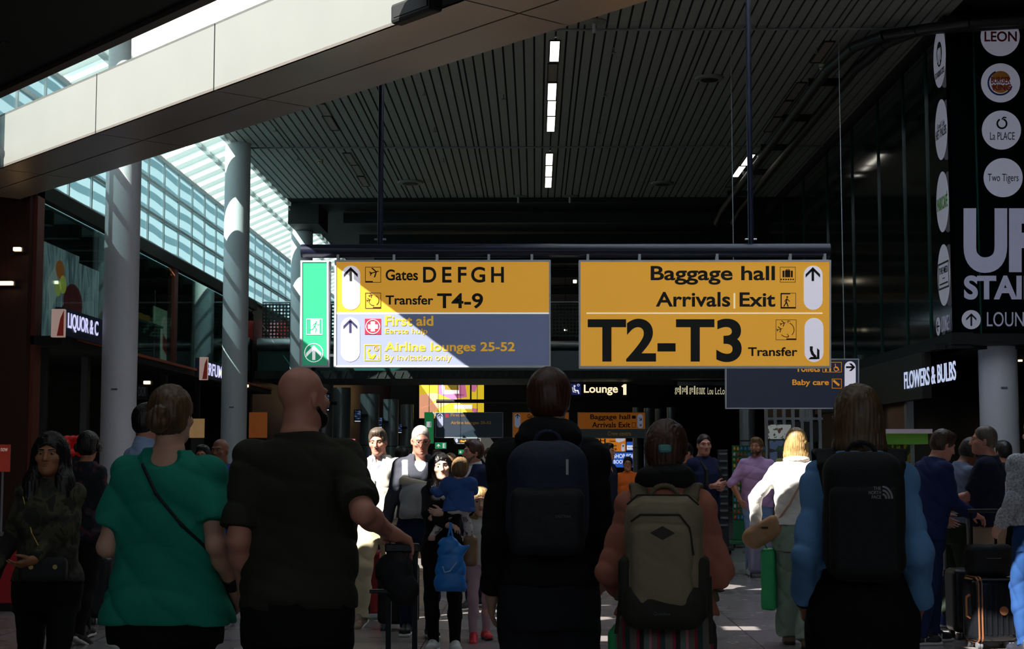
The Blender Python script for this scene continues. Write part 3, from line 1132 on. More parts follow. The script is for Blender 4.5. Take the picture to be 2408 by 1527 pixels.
m_fo = M('far dull orange lettering', '7a5a2a', 0.4, emit=0.25, var=0)
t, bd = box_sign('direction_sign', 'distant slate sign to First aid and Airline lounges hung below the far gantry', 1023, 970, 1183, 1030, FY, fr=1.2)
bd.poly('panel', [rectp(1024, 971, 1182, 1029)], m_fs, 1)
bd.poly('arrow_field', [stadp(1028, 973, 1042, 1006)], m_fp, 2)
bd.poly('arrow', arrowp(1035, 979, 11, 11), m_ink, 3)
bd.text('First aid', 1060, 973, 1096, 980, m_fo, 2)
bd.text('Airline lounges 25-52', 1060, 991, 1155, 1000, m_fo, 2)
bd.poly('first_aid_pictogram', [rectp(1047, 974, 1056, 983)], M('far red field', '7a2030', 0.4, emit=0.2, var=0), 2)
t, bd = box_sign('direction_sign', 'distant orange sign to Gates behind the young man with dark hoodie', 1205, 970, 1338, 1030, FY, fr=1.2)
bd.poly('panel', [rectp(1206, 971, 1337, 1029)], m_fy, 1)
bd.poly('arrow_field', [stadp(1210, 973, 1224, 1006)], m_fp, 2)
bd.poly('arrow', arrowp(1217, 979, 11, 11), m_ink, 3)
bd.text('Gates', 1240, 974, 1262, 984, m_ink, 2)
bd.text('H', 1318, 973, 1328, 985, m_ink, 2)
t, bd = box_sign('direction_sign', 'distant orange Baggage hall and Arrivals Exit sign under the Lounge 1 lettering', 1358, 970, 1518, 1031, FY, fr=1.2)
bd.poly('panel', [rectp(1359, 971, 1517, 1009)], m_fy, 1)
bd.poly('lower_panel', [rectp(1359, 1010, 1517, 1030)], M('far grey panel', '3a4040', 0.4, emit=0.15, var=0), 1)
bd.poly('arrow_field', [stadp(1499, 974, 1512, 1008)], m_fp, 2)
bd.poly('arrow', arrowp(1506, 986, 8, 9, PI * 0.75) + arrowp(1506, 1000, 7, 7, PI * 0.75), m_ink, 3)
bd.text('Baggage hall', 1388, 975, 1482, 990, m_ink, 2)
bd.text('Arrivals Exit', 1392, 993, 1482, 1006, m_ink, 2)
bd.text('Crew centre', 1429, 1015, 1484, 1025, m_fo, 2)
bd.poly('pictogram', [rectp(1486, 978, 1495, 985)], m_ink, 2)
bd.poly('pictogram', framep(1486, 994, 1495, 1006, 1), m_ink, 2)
t, bd = box_sign('emergency_exit_sign', 'distant tall green exit sign at the end of the far gantry', 998, 970, 1020, 1044, FY, fr=1)
rods(t, (1009,), 971, FY)
bd.poly('panel', [rectp(999, 971, 1019, 1043)], m_fg, 1)
bd.poly('exit_pictogram', [rectp(1004, 993, 1011, 1004)] + framep(1003, 992, 1014, 1005, 1), m_pill, 2)

# yellow advertising screen: two hands holding a card
AY = 74.0
base = P(1062, 985, AY)
t = thing('advertising_screen', 'large lit yellow advertising screen showing a hand holding a pink card', 'screen', base)
MB(base).box(P(985, 0, AY).x, P(1139, 0, AY).x, AY, AY + 0.2, P(0, 986, AY).z, P(0, 903, AY).z).build('housing', m_black, t)
MB(base).box(P(1000, 0, AY).x, P(1006, 0, AY).x, AY + 0.05, AY + 0.15, 0, P(0, 986, AY).z).box(P(1118, 0, AY).x, P(1124, 0, AY).x, AY + 0.05, AY + 0.15, 0, P(0, 986, AY).z).build('posts', m_dark, t)
bd = Board(t, AY)


def em(n, c, e=1.0):
    return M(n, c, 0.5, emit=e, var=0.08, scale=1.5)


bd.poly('yellow_field', [rectp(986, 904, 1138, 984)], em('screen yellow', 'd9b92c', 0.9), 1)
bd.poly('pink_card', [[(1030, 904), (1094, 904), (1098, 934), (1062, 940), (1030, 926)], [(1108, 906), (1122, 906), (1118, 922), (1110, 922)], [(1110, 960), (1124, 962), (1122, 972), (1110, 968)]], em('screen pink', 'c26a92', 0.9), 2)
bd.poly('picture', [[(1038, 904), (1078, 904), (1080, 926), (1041, 928)], rectp(1068, 952, 1110, 962)], em('screen white', 'eef0ee', 1.0), 3)
bd.poly('picture_field', [[(1044, 904), (1078, 904), (1079, 918), (1046, 917)]], em('screen olive', '8a7428', 0.7), 4)
bd.poly('hand', [[(986, 930), (1006, 926), (1022, 924), (1032, 928), (1030, 938), (1018, 946), (1004, 956), (986, 962)], [(986, 962), (1012, 952), (1040, 938), (1062, 940), (1064, 946), (1036, 958), (1016, 972), (1010, 984), (986, 984)]], em('screen skin', 'dd9a78', 1.0), 3)
bd.text('schiphol', 1072, 927, 1091, 932, m_ink, 5, 0.0)

# small distant signs
t = thing('emergency_exit_sign', 'small green hanging exit sign with arrow above the walking group', 'sign', P(1036, 1056, 45))
MB(t.location).bar(P(1030, 1041, 45), Vector((P(1030, 1041, 45).x, 45, 3.73)), 0.012).bar(P(1043, 1041, 45), Vector((P(1043, 1041, 45).x, 45, 3.73)), 0.012).build('hanger', m_dark, t)
bd = Board(t, 45)
bd.poly('panel', [rectp(1023, 1041, 1050, 1056)], M('small green sign face', '2c9a62', 0.4, emit=0.55, var=0), 0)
bd.poly('arrow', arrowp(1031, 1048.5, 8, 8, 0, 1.8), m_wp, 1)
bd.poly('exit_pictogram', framep(1041, 1043, 1047, 1054, 1) + [rectp(1042, 1044, 1044.5, 1053)], m_wp, 1)
t = thing('emergency_exit_sign', 'small green exit sign half hidden by the man in a suit', 'sign', P(1085, 1069, 47))
MB(t.location).bar(P(1083, 1058, 47), Vector((P(1083, 1058, 47).x, 47, 3.73)), 0.012).build('hanger', m_dark, t)
bd = Board(t, 47)
bd.poly('panel', [rectp(1078, 1058, 1094, 1069)], M('small green sign face'), 0)
bd.poly('arrow', arrowp(1083, 1063.5, 6, 6, -PI / 2, 1.5), m_wp, 1)
t = thing('fire_hose_sign', 'small red and white fire hose sign on the steel column', 'sign', P(829, 1047, 50))
MB(t.location).box(P(815, 0, 50).x, P(829, 0, 50).x, 50.004, 50.03, P(0, 1044, 50).z, P(0, 1036, 50).z).build('bracket', m_dark, t)
bd = Board(t, 50)
bd.poly('panel', [rectp(822, 1032, 836, 1047)], M('fire sign red', 'c0323c', 0.4, emit=0.5, var=0), 0)
bd.poly('pictogram', framep(823.5, 1033.5, 834.5, 1045.5, 0.9) + [rectp(826, 1036, 832, 1040), rectp(829, 1040, 831, 1044)], m_wp, 1)
t, bd = box_sign('direction_sign', 'small dark Baby care sign below the far slate sign', 1068, 1031, 1130, 1044, 68, fr=0.5)
rods(t, (1075, 1122), 1031, 68)
bd.poly('panel', [rectp(1068.5, 1031.5, 1129.5, 1043.5)], m_black, 1)
bd.text('Baby care', 1082, 1035, 1126, 1042, m_olet, 2)
bd.poly('arrow_field', [stadp(1070, 1032, 1077, 1042)], m_fp, 2)
t, bd = box_sign('direction_sign', 'distant orange sign to Gates and Information beyond the crowd', 1392, 1031, 1472, 1063, 71, fr=0.6)
rods(t, (1400, 1465), 1031, 71)
bd.poly('panel', [rectp(1392, 1031, 1472, 1063)], M('lit orange sign face', 'd9822a', 0.4, emit=0.6, var=0), 1)
bd.text('GH', 1394, 1032, 1424, 1042, m_ink, 2)
bd.text('Gates', 1433, 1035, 1447, 1040, m_ink, 2)
bd.text('formation', 1425, 1045, 1450, 1051, m_ink, 2)
bd.text('T4-9', 1428, 1054, 1450, 1061, m_ink, 2)
bd.poly('arrow_field', [stadp(1461, 1044, 1469, 1062), [(1447, 1031), (1471, 1031), (1468, 1037), (1455, 1041), (1449, 1039)]], m_pill, 2)
bd.poly('arrow', arrowp(1465, 1049, 6, 6, PI / 2, 1.4), m_ink, 3)
t, bd = box_sign('shop_sign', 'lit blue sign with white capitals behind the man in an orange shirt', 1440, 1064, 1503, 1100, 73, fr=0.5)
rods(t, (1445, 1470), 1064, 73)
bd.poly('panel', [rectp(1440.5, 1064.5, 1502.5, 1099.5)], M('lit blue sign face', '2a5cc0', 0.4, emit=0.75, var=0), 1)
m_lw = M('lit white lettering', 'dfe6f6', 0.4, emit=0.9, var=0)
bd.text('SHOP FOR', 1443, 1068, 1493, 1078, m_lw, 2)
bd.text('BOOKS AND', 1443, 1082, 1498, 1091, m_lw, 2)
t, bd = box_sign('shop_sign', 'small lit blue sign with a white label beside the distant orange sign', 1473, 1039, 1502, 1061, 73.5, fr=0.5)
rods(t, (1478, 1498), 1039, 73.5)
bd.poly('panel', [rectp(1473.5, 1039.5, 1501.5, 1060.5)], M('lit blue sign face'), 1)
bd.poly('label_field', [rectp(1474, 1048, 1497, 1058)], m_lw, 2)
bd.text('THE CORNER', 1475, 1051, 1495, 1055, m_inkb, 3)

# letters hung in the glass on the right side of the corridor
t = thing('glass_lettering', 'cream Lounge lettering broken up in the glass wall below the yellow sign', 'sign', P(1645, 930, 44.6))
MB(t.location).box(P(1585, 0, 44.6).x, P(1706, 0, 44.6).x, 44.62, 44.64, P(0, 908, 44.6).z, 3.73).build('glass_hanger', m_darkteal, t)
bd = Board(t, 44.6)
for tx, a, c in (('ge', 1587, 1597), ('1', 1598, 1601), ('pe', 1604, 1613), ('1', 1614, 1617), ('ge', 1621, 1630), ('1', 1632, 1635), ('g', 1637, 1642), ('ounc', 1644, 1658), ('Lou', 1664, 1677), ('Lc', 1682, 1692), ('Lo', 1694, 1704)):
    bd.text(tx, a, 908 if tx == '1' else 912, c, 928, M('dim cream lettering', 'd8cfa8', 0.4, emit=0.7, var=0), 0, 0.0)

# projecting shop signs on the left, letters along the canopy
m_sgn = M('dark sign band', '2d3050', 0.4)
m_lit = M('lit white violet lettering', 'd5d5ff', 0.4, emit=0.95, var=0)
m_pink = M('pale pink end cap', 'e8c4b8', 0.5, emit=0.25, var=0.02)


def canopy_sign(label, txt, px0, px1, yl_top, yl_bot, X, cap0, cap1, cy0, cy1):
    a = XZ(px0, (yl_top + yl_bot) / 2, X)
    c = XZ(px1, (yl_top + yl_bot) / 2, X)
    z0, z1 = XZ(px0, yl_bot, X).z, XZ(px0, yl_top, X).z
    t = thing('shop_sign', label, 'sign', (X, a.y, z0 - 0.1))
    MB(t.location).box(X - 0.12, X - 0.005, a.y - 0.3, c.y + 1.2, z0 - 0.08, z1 + 0.06).build('band', m_sgn, t)
    text_mesh('lettering', txt, lambda u, v: Vector((X, a.y + (c.y - a.y) * u, z0 + (z1 - z0) * v)), m_lit, t, 0.01, 0.006, 1.0, t.location)
    p0, p1 = P(cap0, cy0, a.y - 0.35), P(cap1, cy1, a.y - 0.35)
    MB(t.location).box(p0.x, p1.x + 0.06, a.y - 0.35, a.y - 0.25, p1.z, p0.z).build('end_cap', m_pink, t, bevel=0.005)
    MB(t.location).box(X - 0.11, X - 0.07, a.y + 0.1, a.y + 0.16, 3.43, z0).box(X - 0.11, X - 0.07, c.y, c.y + 0.06, 3.43, z0).build('bracket', m_dark, t)
    MB(t.location).prism([(p1.x - 0.05, a.y - 0.356, p1.z + 0.02), (p1.x + 0.055, a.y - 0.356, p1.z + 0.02), (p1.x + 0.055, a.y - 0.356, p0.z - 0.02), (p1.x + 0.0, a.y - 0.356, p0.z - 0.15)], (0, 0.006, 0)).build('bottle_motif', M('dark red motif', '8a2a20', 0.5, emit=0.2, var=0), t)
    return t


canopy_sign('projecting shop sign with lit violet letters beside the first pale column', 'LIQUOR & C', 160, 231, 735, 778, FX + 0.6, 121, 141, 727, 793)
canopy_sign('projecting shop sign with lit violet letters behind the second pale column', 'PERFUM', 478, 522, 850, 880, FX + 0.6, 469, 481, 840, 894)

# flower shop letters on the right
X = 6.28
a, c = XZ(2127, 900, X), XZ(2248, 870, X)
zt, zb = XZ(2248, 848, X).z, XZ(2248, 894, X).z
t = thing('shop_sign', 'lit pale blue shop letters on the dark fascia near the pale right column', 'sign', (X, a.y, zb))
text_mesh('lettering', 'FLOWERS & BULBS', lambda u, v: Vector((X, a.y + (c.y - a.y) * u, zb + (zt - zb) * v)), M('lit pale blue lettering', 'c8d4f4', 0.4, emit=0.75, var=0), t, 0.01, 0.008, 1.0, t.location)
MB(t.location).box(X + 0.0, X + 0.03, c.y, a.y, zb + 0.1, zb + 0.13).build('mounting_rail', m_dark, t)

# stickers on the glass storey
m_stk = M('pale lilac vinyl', 'a9a9c2', 0.5, emit=0.16, var=0.02)  # both vinyls: skylight on them put in as a faint glow
m_stw = M('pale lilac disc', 'b4b4c6', 0.5, emit=0.20, var=0.02)
GYF = GY - 0.036


def logo(label, cx, cy, r):
    t = thing('logo_disc', label, 'logo', P(cx, cy + r, GYF), 0, 'restaurant logos on the glass front')
    bd = Board(t, GYF)
    bd.poly('disc', [discp(cx, cy, r, 48)], m_stw, 0)
    return t, bd


m_lred = M('logo red', '9c2630', 0.5, var=0)
m_lora = M('logo orange', 'd08a30', 0.5, var=0)
m_lblu = M('logo blue', '27408c', 0.5, var=0)
m_lgrn = M('logo green', '5f9e2c', 0.5, var=0)
t, bd = logo('round pale logo with red capital letters, topmost on the glass front', 2352, 86, 46)
bd.text('LEON', 2315, 74, 2391, 98, m_lred, 1, 0.02)
t, bd = logo('round pale logo with an orange bun and blue swoosh', 2353, 195, 46)
bd.poly('bun', [[(2353 + 23 * math.cos(a_), 195 - 6 + 22 * math.sin(a_)) for a_ in np.linspace(PI * 1.02, PI * 1.98, 14)], [(2353 + 22 * math.cos(a_), 199 + 20 * math.sin(a_)) for a_ in np.linspace(0.05, PI - 0.05, 14)]], m_lora, 1)
bd.poly('swoosh', ringp(2352, 195, 28, 4, 0.3, 4.3, 24), m_lblu, 1)
bd.text('BURGER', 2330, 181, 2376, 197, m_lred, 2, 0.03)
bd.text('KING', 2335, 198, 2378, 213, m_lred, 2, 0.03)
t, bd = logo('round pale logo with an apple outline over thin black letters', 2355, 306, 46)
bd.poly('apple_outline', ringp(2356, 291, 11, 4, -1.2, 4.2, 20) + linep([(2356, 281), (2360, 276), (2366, 277)], 3), m_ink, 1)
bd.text('La PLACE', 2328, 311, 2386, 329, m_ink, 1, 0.0)
t, bd = logo('round pale logo with thin handwritten letters, lowest on the glass front', 2359, 418, 46)
bd.text('Two Tigers', 2323, 409, 2395, 432, m_ink, 1, 0.0)

t = thing('upstairs_lettering', 'large pale UP STAIRS letters on the dark glass front', 'lettering', P(2360, 705, GYF))
bd = Board(t, GYF)
bd.text('UP', 2266, 490, 2452, 642, m_stk, 0, 0.05)
bd.text('STAIRS', 2267, 648, 2480, 705, m_stk, 0, 0.04)
t = thing('upstairs_lettering', 'pale round arrow and LOUNGE 1 letters below the UP STAIRS letters', 'lettering', P(2320, 775, GYF))
bd = Board(t, GYF)
bd.poly('arrow_disc', [discp(2284, 752, 22.5, 36)], m_stw, 0)
bd.poly('arrow', arrowp(2284, 752, 24, 30, 0, 4), m_ink, 1)
bd.text('LOUNGE 1', 2321, 734, 2470, 768, m_stk, 0, 0.0)

# oval-looking discs on the side of the glass storey
GXS = GX - 0.045


def side_logo(label, cx, cy, hx, hy):
    p = XZ(cx, cy, GXS)
    l, r = XZ(cx - hx, cy, GXS), XZ(cx + hx, cy, GXS)
    ry = abs(l.y - r.y) / 2
    rz = abs(XZ(cx, cy - hy, GXS).z - XZ(cx, cy + hy, GXS).z) / 2
    t = thing('logo_disc', label, 'logo', (GXS, p.y, p.z - rz), 0, 'restaurant logos on the glass side')
    pts = [(GXS, p.y + ry * math.cos(a_), p.z + rz * math.sin(a_)) for a_ in np.linspace(0, 2 * PI, 40, endpoint=False)]
    MB(t.location).prism(pts, (0.004, 0, 0)).build('disc', m_stw, t)

    def txt(s_, u0, v0, u1, v1, mat, bold=0.0):
        text_mesh('lettering', s_, lambda u, v: Vector((GXS - 0.001, p.y - ry * (u0 + (u1 - u0) * u), p.z + rz * (v0 + (v1 - v0) * v))), mat, t, bold, 0.004, 1.0, t.location)
    return t, txt, p, ry, rz


def side_mb(t, p, ry, rz, polys, mat, name):
    mb = MB(t.location)
    for pl in polys:
        mb.prism([(GXS - 0.004, p.y - ry * u, p.z + rz * v) for u, v in pl], (0.004, 0, 0))
    return mb.build(name, mat, t)


t, txt, p, ry, rz = side_logo('oval pale disc with a dark crowned figure, topmost on the glass side', 2209, 136, 14.5, 71)
side_mb(t, p, ry, rz, [discp(0, 0.12, 0.42, 24)], M('logo dark green', '24382e', 0.5, var=0), 'figure_disc')
side_mb(t, p, ry, rz, [discp(0, 0.2, 0.13, 14)] + linep([(0, 0.1), (0, -0.2)], 0.2) + linep([(-0.2, 0.3), (-0.28, -0.1)], 0.07) + linep([(0.2, 0.3), (0.28, -0.1)], 0.07), m_stw, 'figure').location.x -= 0.004
txt('STARBUCKS', -0.75, -0.62, 0.75, -0.42, m_ink)
t, txt, p, ry, rz = side_logo('oval pale disc with thin black capitals, second from top on the glass side', 2213, 305, 14.5, 72)
txt('Grand Cafe', -0.6, 0.08, 0.6, 0.26, M('faint grey lettering', '7d7d86', 0.5, var=0))
txt('HET PALEIS', -0.85, -0.25, 0.85, 0.05, m_ink)
t, txt, p, ry, rz = side_logo('oval pale disc with green capitals on the glass side', 2216, 475, 14.5, 72)
txt('PARKCAFÉ', -0.85, -0.25, 0.85, 0.28, m_lgrn, 0.02)
t, txt, p, ry, rz = side_logo('oval pale disc with a black box outline, lowest oval on the glass side', 2219, 647, 14.5, 73)
txt('THE MED', -0.7, 0.05, 0.7, 0.26, m_ink, 0.01)
side_mb(t, p, ry, rz, framep(-0.85, -0.45, 0.85, 0.42, 0.06) + [rectp(-0.2, -0.12, 0.2, -0.09), rectp(-0.65, -0.3, 0.65, -0.25)], m_ink, 'box_outline')
t, txt, p, ry, rz = side_logo('round arrow with LOUNGE 1 letters at the foot of the glass side', 2206, 768, 5, 22)
side_mb(t, p, ry, rz, linep([(-0.6, 0), (0.6, 0)], 0.18) + linep([(-0.1, 0.5), (-0.6, 0), (-0.1, -0.5)], 0.18), m_ink, 'arrow')
txt('LOUNGE 1', 1.6, -0.75, 5.5, 0.9, m_stk)

# ---------------------------------------------------------------- figure builder: signed-distance solids turned into one smooth skin
class Fld:
    def __init__(s, prims, h):
        s.h = h
        lo = np.min([p[2] for p in prims if p[0] == 'u'], axis=0) - 4 * h
        hi = np.max([p[3] for p in prims if p[0] == 'u'], axis=0) + 4 * h
        s.lo = lo
        n = np.ceil((hi - lo) / h).astype(int) + 1
        s.ax = [(lo[i] + h * np.arange(n[i])).astype(np.float32) for i in range(3)]
        s.f = np.full(n, 9.0, np.float32)
        for p in prims:
            s.apply(p)

    def apply(s, p):
        op, fn, lo, hi, k = p
        if lo is None:
            sl = tuple(slice(None) for _ in range(3))
        else:
            m = k + 3.5 * s.h
            sl = []
            for i in range(3):
                a = int(np.floor((lo[i] - m - s.lo[i]) / s.h))
                b_ = int(np.ceil((hi[i] + m - s.lo[i]) / s.h)) + 1
                a, b_ = max(a, 0), min(b_, s.f.shape[i])
                if b_ <= a:
                    return
                sl.append(slice(a, b_))
            sl = tuple(sl)
        X = s.ax[0][sl[0]][:, None, None]
        Y = s.ax[1][sl[1]][None, :, None]
        Z = s.ax[2][sl[2]][None, None, :]
        d = fn(X, Y, Z)
        f = s.f[sl]
        if op == 'u':
            if k > 0:
                hh = np.clip(0.5 + 0.5 * (f - d) / k, 0, 1)
                s.f[sl] = f + (d - f) * hh - k * hh * (1 - hh)
            else:
                s.f[sl] = np.minimum(f, d)
        elif op == 'sub':
            if k > 0:
                hh = np.clip(0.5 - 0.5 * (f + d) / k, 0, 1)
                s.f[sl] = f + (-d - f) * hh + k * hh * (1 - hh)
            else:
                s.f[sl] = np.maximum(f, -d)
        elif op == 'cut':
            s.f[sl] = np.maximum(f, d)
        elif op == 'disp':
            s.f[sl] = f + d

    def mesh(s, name):
        f, lo, h = s.f, s.lo, s.h
        ins = f < 0
        i8 = ins.astype(np.int8)
        sm = np.zeros(np.array(f.shape) - 1, np.int8)
        offs = [(a, b_, c) for a in (0, 1) for b_ in (0, 1) for c in (0, 1)]
        n = f.shape
        for a, b_, c in offs:
            sm += i8[a:n[0] - 1 + a, b_:n[1] - 1 + b_, c:n[2] - 1 + c]
        mixed = (sm > 0) & (sm < 8)
        cells = np.argwhere(mixed)
        ids = np.full(mixed.shape, -1, np.int64)
        ids[mixed] = np.arange(len(cells))
        vals = {o: f[cells[:, 0] + o[0], cells[:, 1] + o[1], cells[:, 2] + o[2]] for o in offs}
        acc = np.zeros((len(cells), 3))
        cnt = np.zeros(len(cells))
        for a in offs:
            for ax in range(3):
                if a[ax] == 0:
                    b_ = list(a)
                    b_[ax] = 1
                    b_ = tuple(b_)
                    va, vb = vals[a], vals[b_]
                    m = (va < 0) != (vb < 0)
                    t = va[m] / (va[m] - vb[m])
                    pa = np.tile(np.array(a, float), (m.sum(), 1))
                    pa[:, ax] += t
                    acc[m] += pa
                    cnt[m] += 1
        vs = lo + h * (cells + acc / np.maximum(cnt, 1)[:, None])
        quads = []
        for ax in range(3):
            o1, o2 = (ax + 1) % 3, (ax + 2) % 3
            A = [slice(None)] * 3
            B = [slice(None)] * 3
            A[ax], B[ax] = slice(0, -1), slice(1, None)
            A[o1] = B[o1] = slice(1, -1)
            A[o2] = B[o2] = slice(1, -1)
            ia, ib = ins[tuple(A)], ins[tuple(B)]
            m = ia != ib
            e = np.argwhere(m)
            if not len(e):
                continue
            e[:, o1] += 1
            e[:, o2] += 1

            def gid(d1, d2):
                c = e.copy()
                c[:, o1] += d1
                c[:, o2] += d2
                return ids[c[:, 0], c[:, 1], c[:, 2]]
            q = np.stack([gid(-1, -1), gid(0, -1), gid(0, 0), gid(-1, 0)], 1)
            fl = ~ia[m]
            q[fl] = q[fl][:, ::-1]
            quads.append(q)
        q = np.concatenate(quads)
        me = bpy.data.meshes.new(name)
        me.vertices.add(len(vs))
        me.vertices.foreach_set('co', vs.astype(np.float32).ravel())
        me.loops.add(q.size)
        me.loops.foreach_set('vertex_index', q.astype(np.int32).ravel())
        me.polygons.add(len(q))
        me.polygons.foreach_set('loop_start', np.arange(0, q.size, 4, dtype=np.int32))
        me.polygons.foreach_set('loop_total', np.full(len(q), 4, np.int32))
        me.polygons.foreach_set('use_smooth', np.ones(len(q), bool))
        me.update(calc_edges=True)
        return me


def A3(p):
    return np.array([p[0], p[1], p[2]], float)


def cone(a, b, ra, rb, k=0.02, flat=False, op='u', sq=None):
    """tapered limb from a to b; flat ends it with a clean cut at b"""
    a, b = A3(a), A3(b)
    ba = b - a
    L2 = max(float(ba @ ba), 1e-9)
    u = ba / math.sqrt(L2)

    def fn(X, Y, Z):
        px, py, pz = X - a[0], Y - a[1], Z - a[2]
        t = (px * ba[0] + py * ba[1] + pz * ba[2]) / L2
        tc_ = np.clip(t, 0, 1)
        d = np.sqrt((px - tc_ * ba[0]) ** 2 + (py - tc_ * ba[1]) ** 2 + (pz - tc_ * ba[2]) ** 2) - (ra + (rb - ra) * tc_)
        if flat:
            d = np.maximum(d, (t - 1) * math.sqrt(L2))
        return d
    lo = np.minimum(a - ra, b - rb)
    hi = np.maximum(a + ra, b + rb)
    return (op, fn, lo, hi, k)


def ell(c, r, k=0.02, R=None, op='u'):
    c = A3(c)
    r = A3(r)
    Rm = np.array(R.transposed()) if R is not None else None
    rm = r.max() if R is not None else r

    def fn(X, Y, Z):
        px, py, pz = X - c[0], Y - c[1], Z - c[2]
        if Rm is not None:
            px, py, pz = (Rm[i][0] * px + Rm[i][1] * py + Rm[i][2] * pz for i in range(3))
        k0 = np.sqrt((px / r[0]) ** 2 + (py / r[1]) ** 2 + (pz / r[2]) ** 2)
        k1 = np.sqrt((px / r[0] ** 2) ** 2 + (py / r[1] ** 2) ** 2 + (pz / r[2] ** 2) ** 2) + 1e-6
        return k0 * (k0 - 1) / k1
    return (op, fn, c - rm, c + rm, k)


def rbox(c, hf, rad, k=0.02, R=None, op='u'):
    c = A3(c)
    hf = A3(hf)
    Rm = np.array(R.transposed()) if R is not None else None
    rm = np.linalg.norm(hf) if R is not None else hf

    def fn(X, Y, Z):
        px, py, pz = X - c[0], Y - c[1], Z - c[2]
        if Rm is not None:
            px, py, pz = (Rm[i][0] * px + Rm[i][1] * py + Rm[i][2] * pz for i in range(3))
        qx, qy, qz = np.abs(px) - hf[0] + rad, np.abs(py) - hf[1] + rad, np.abs(pz) - hf[2] + rad
        return np.sqrt(np.maximum(qx, 0) ** 2 + np.maximum(qy, 0) ** 2 + np.maximum(qz, 0) ** 2) + np.minimum(np.maximum(qx, np.maximum(qy, qz)), 0) - rad
    return (op, fn, c - rm, c + rm, k)


def loft(zs, rx, ry, yo, org, R, k=0.03, pw=2.3):
    """stack of oval sections along the local z of frame (org, R)"""
    org = A3(org)
    zs, rx, ry, yo = (np.array(v, float) for v in (zs, rx, ry, yo))
    Rm = np.array(R.transposed())
    ext = max(rx.max(), ry.max()) + abs(yo).max()
    e0 = org + np.array(R @ Vector((0, 0, zs[0])))
    e1 = org + np.array(R @ Vector((0, 0, zs[-1])))

    def fn(X, Y, Z):
        px, py, pz = X - org[0], Y - org[1], Z - org[2]
        lx, ly, lz = (Rm[i][0] * px + Rm[i][1] * py + Rm[i][2] * pz for i in range(3))
        ax_ = np.interp(lz, zs, rx)
        ay_ = np.interp(lz, zs, ry)
        ly = ly - np.interp(lz, zs, yo)
        q = (np.abs(lx / ax_) ** pw + np.abs(ly / ay_) ** pw + 1e-9) ** (1 / pw)
        d = (q - 1) * np.minimum(ax_, ay_) * 0.9
        return np.maximum(d, np.maximum(zs[0] - lz, lz - zs[-1])).astype(np.float32)
    return ('u', fn, np.minimum(e0, e1) - ext, np.maximum(e0, e1) + ext, k)


def cut(nrm, pt):
    n = A3(nrm)
    n = n / np.linalg.norm(n)
    c = float(n @ A3(pt))
    return ('cut', lambda X, Y, Z: n[0] * X + n[1] * Y + n[2] * Z - c, None, None, 0)


def folds(amp, seed=0.0, fz=26.0, fx=17.0):
    def fn(X, Y, Z):
        w = np.sin(fx * X + 1.3 * seed + 2.0 * np.sin(5 * Z + seed)) + np.sin(fx * 0.8 * Y + seed * 2.1 + 1.6 * np.sin(7 * Z))
        v = np.sin(fz * 0.75 * Z + 2.2 * np.sin(4.5 * X + seed) + 1.6 * np.sin(5.1 * Y) + seed * 3)
        u = np.sin(0.6 * fz * (Z + 0.9 * X) + 3 * np.sin(6 * Y + seed))
        rv = (1 - np.abs(v)) ** 2
        ru = (1 - np.abs(u)) ** 2
        return amp * (0.30 * w + 1.1 * (rv - 0.35) + 1.0 * (ru - 0.35))
    return ('disp', fn, None, None, 0)


def strands(amp, c, n=46, seed=0.0):
    def fn(X, Y, Z):
        a = np.arctan2(X - c[0], -(Y - c[1]) + 0.02)
        return amp * (np.sin(n * a + 2.5 * np.sin(14 * Z + seed)) + 0.7 * np.sin(2.3 * n * a + 9 * Z))
    return ('disp', fn, None, None, 0)


def sdf(name, prims, h, mat, parent):
    prims = [p for p in prims if p]
    return link(name, Fld(prims, h).mesh(name), mat, parent)


def ik(a, t, l1, l2, pole):
    a, t = Vector(a), Vector(t)
    d = t - a
    L = d.length
    if L > (l1 + l2) * 0.995:
        t = a + d.normalized() * (l1 + l2) * 0.995
        d = t - a
        L = d.length
    x = (l1 * l1 - l2 * l2 + L * L) / (2 * L)
    hh = math.sqrt(max(l1 * l1 - x * x, 0))
    u = d / L
    p = Vector(pole)
    p = p - u * p.dot(u)
    p.normalize()
    return a + u * x + p * hh, t


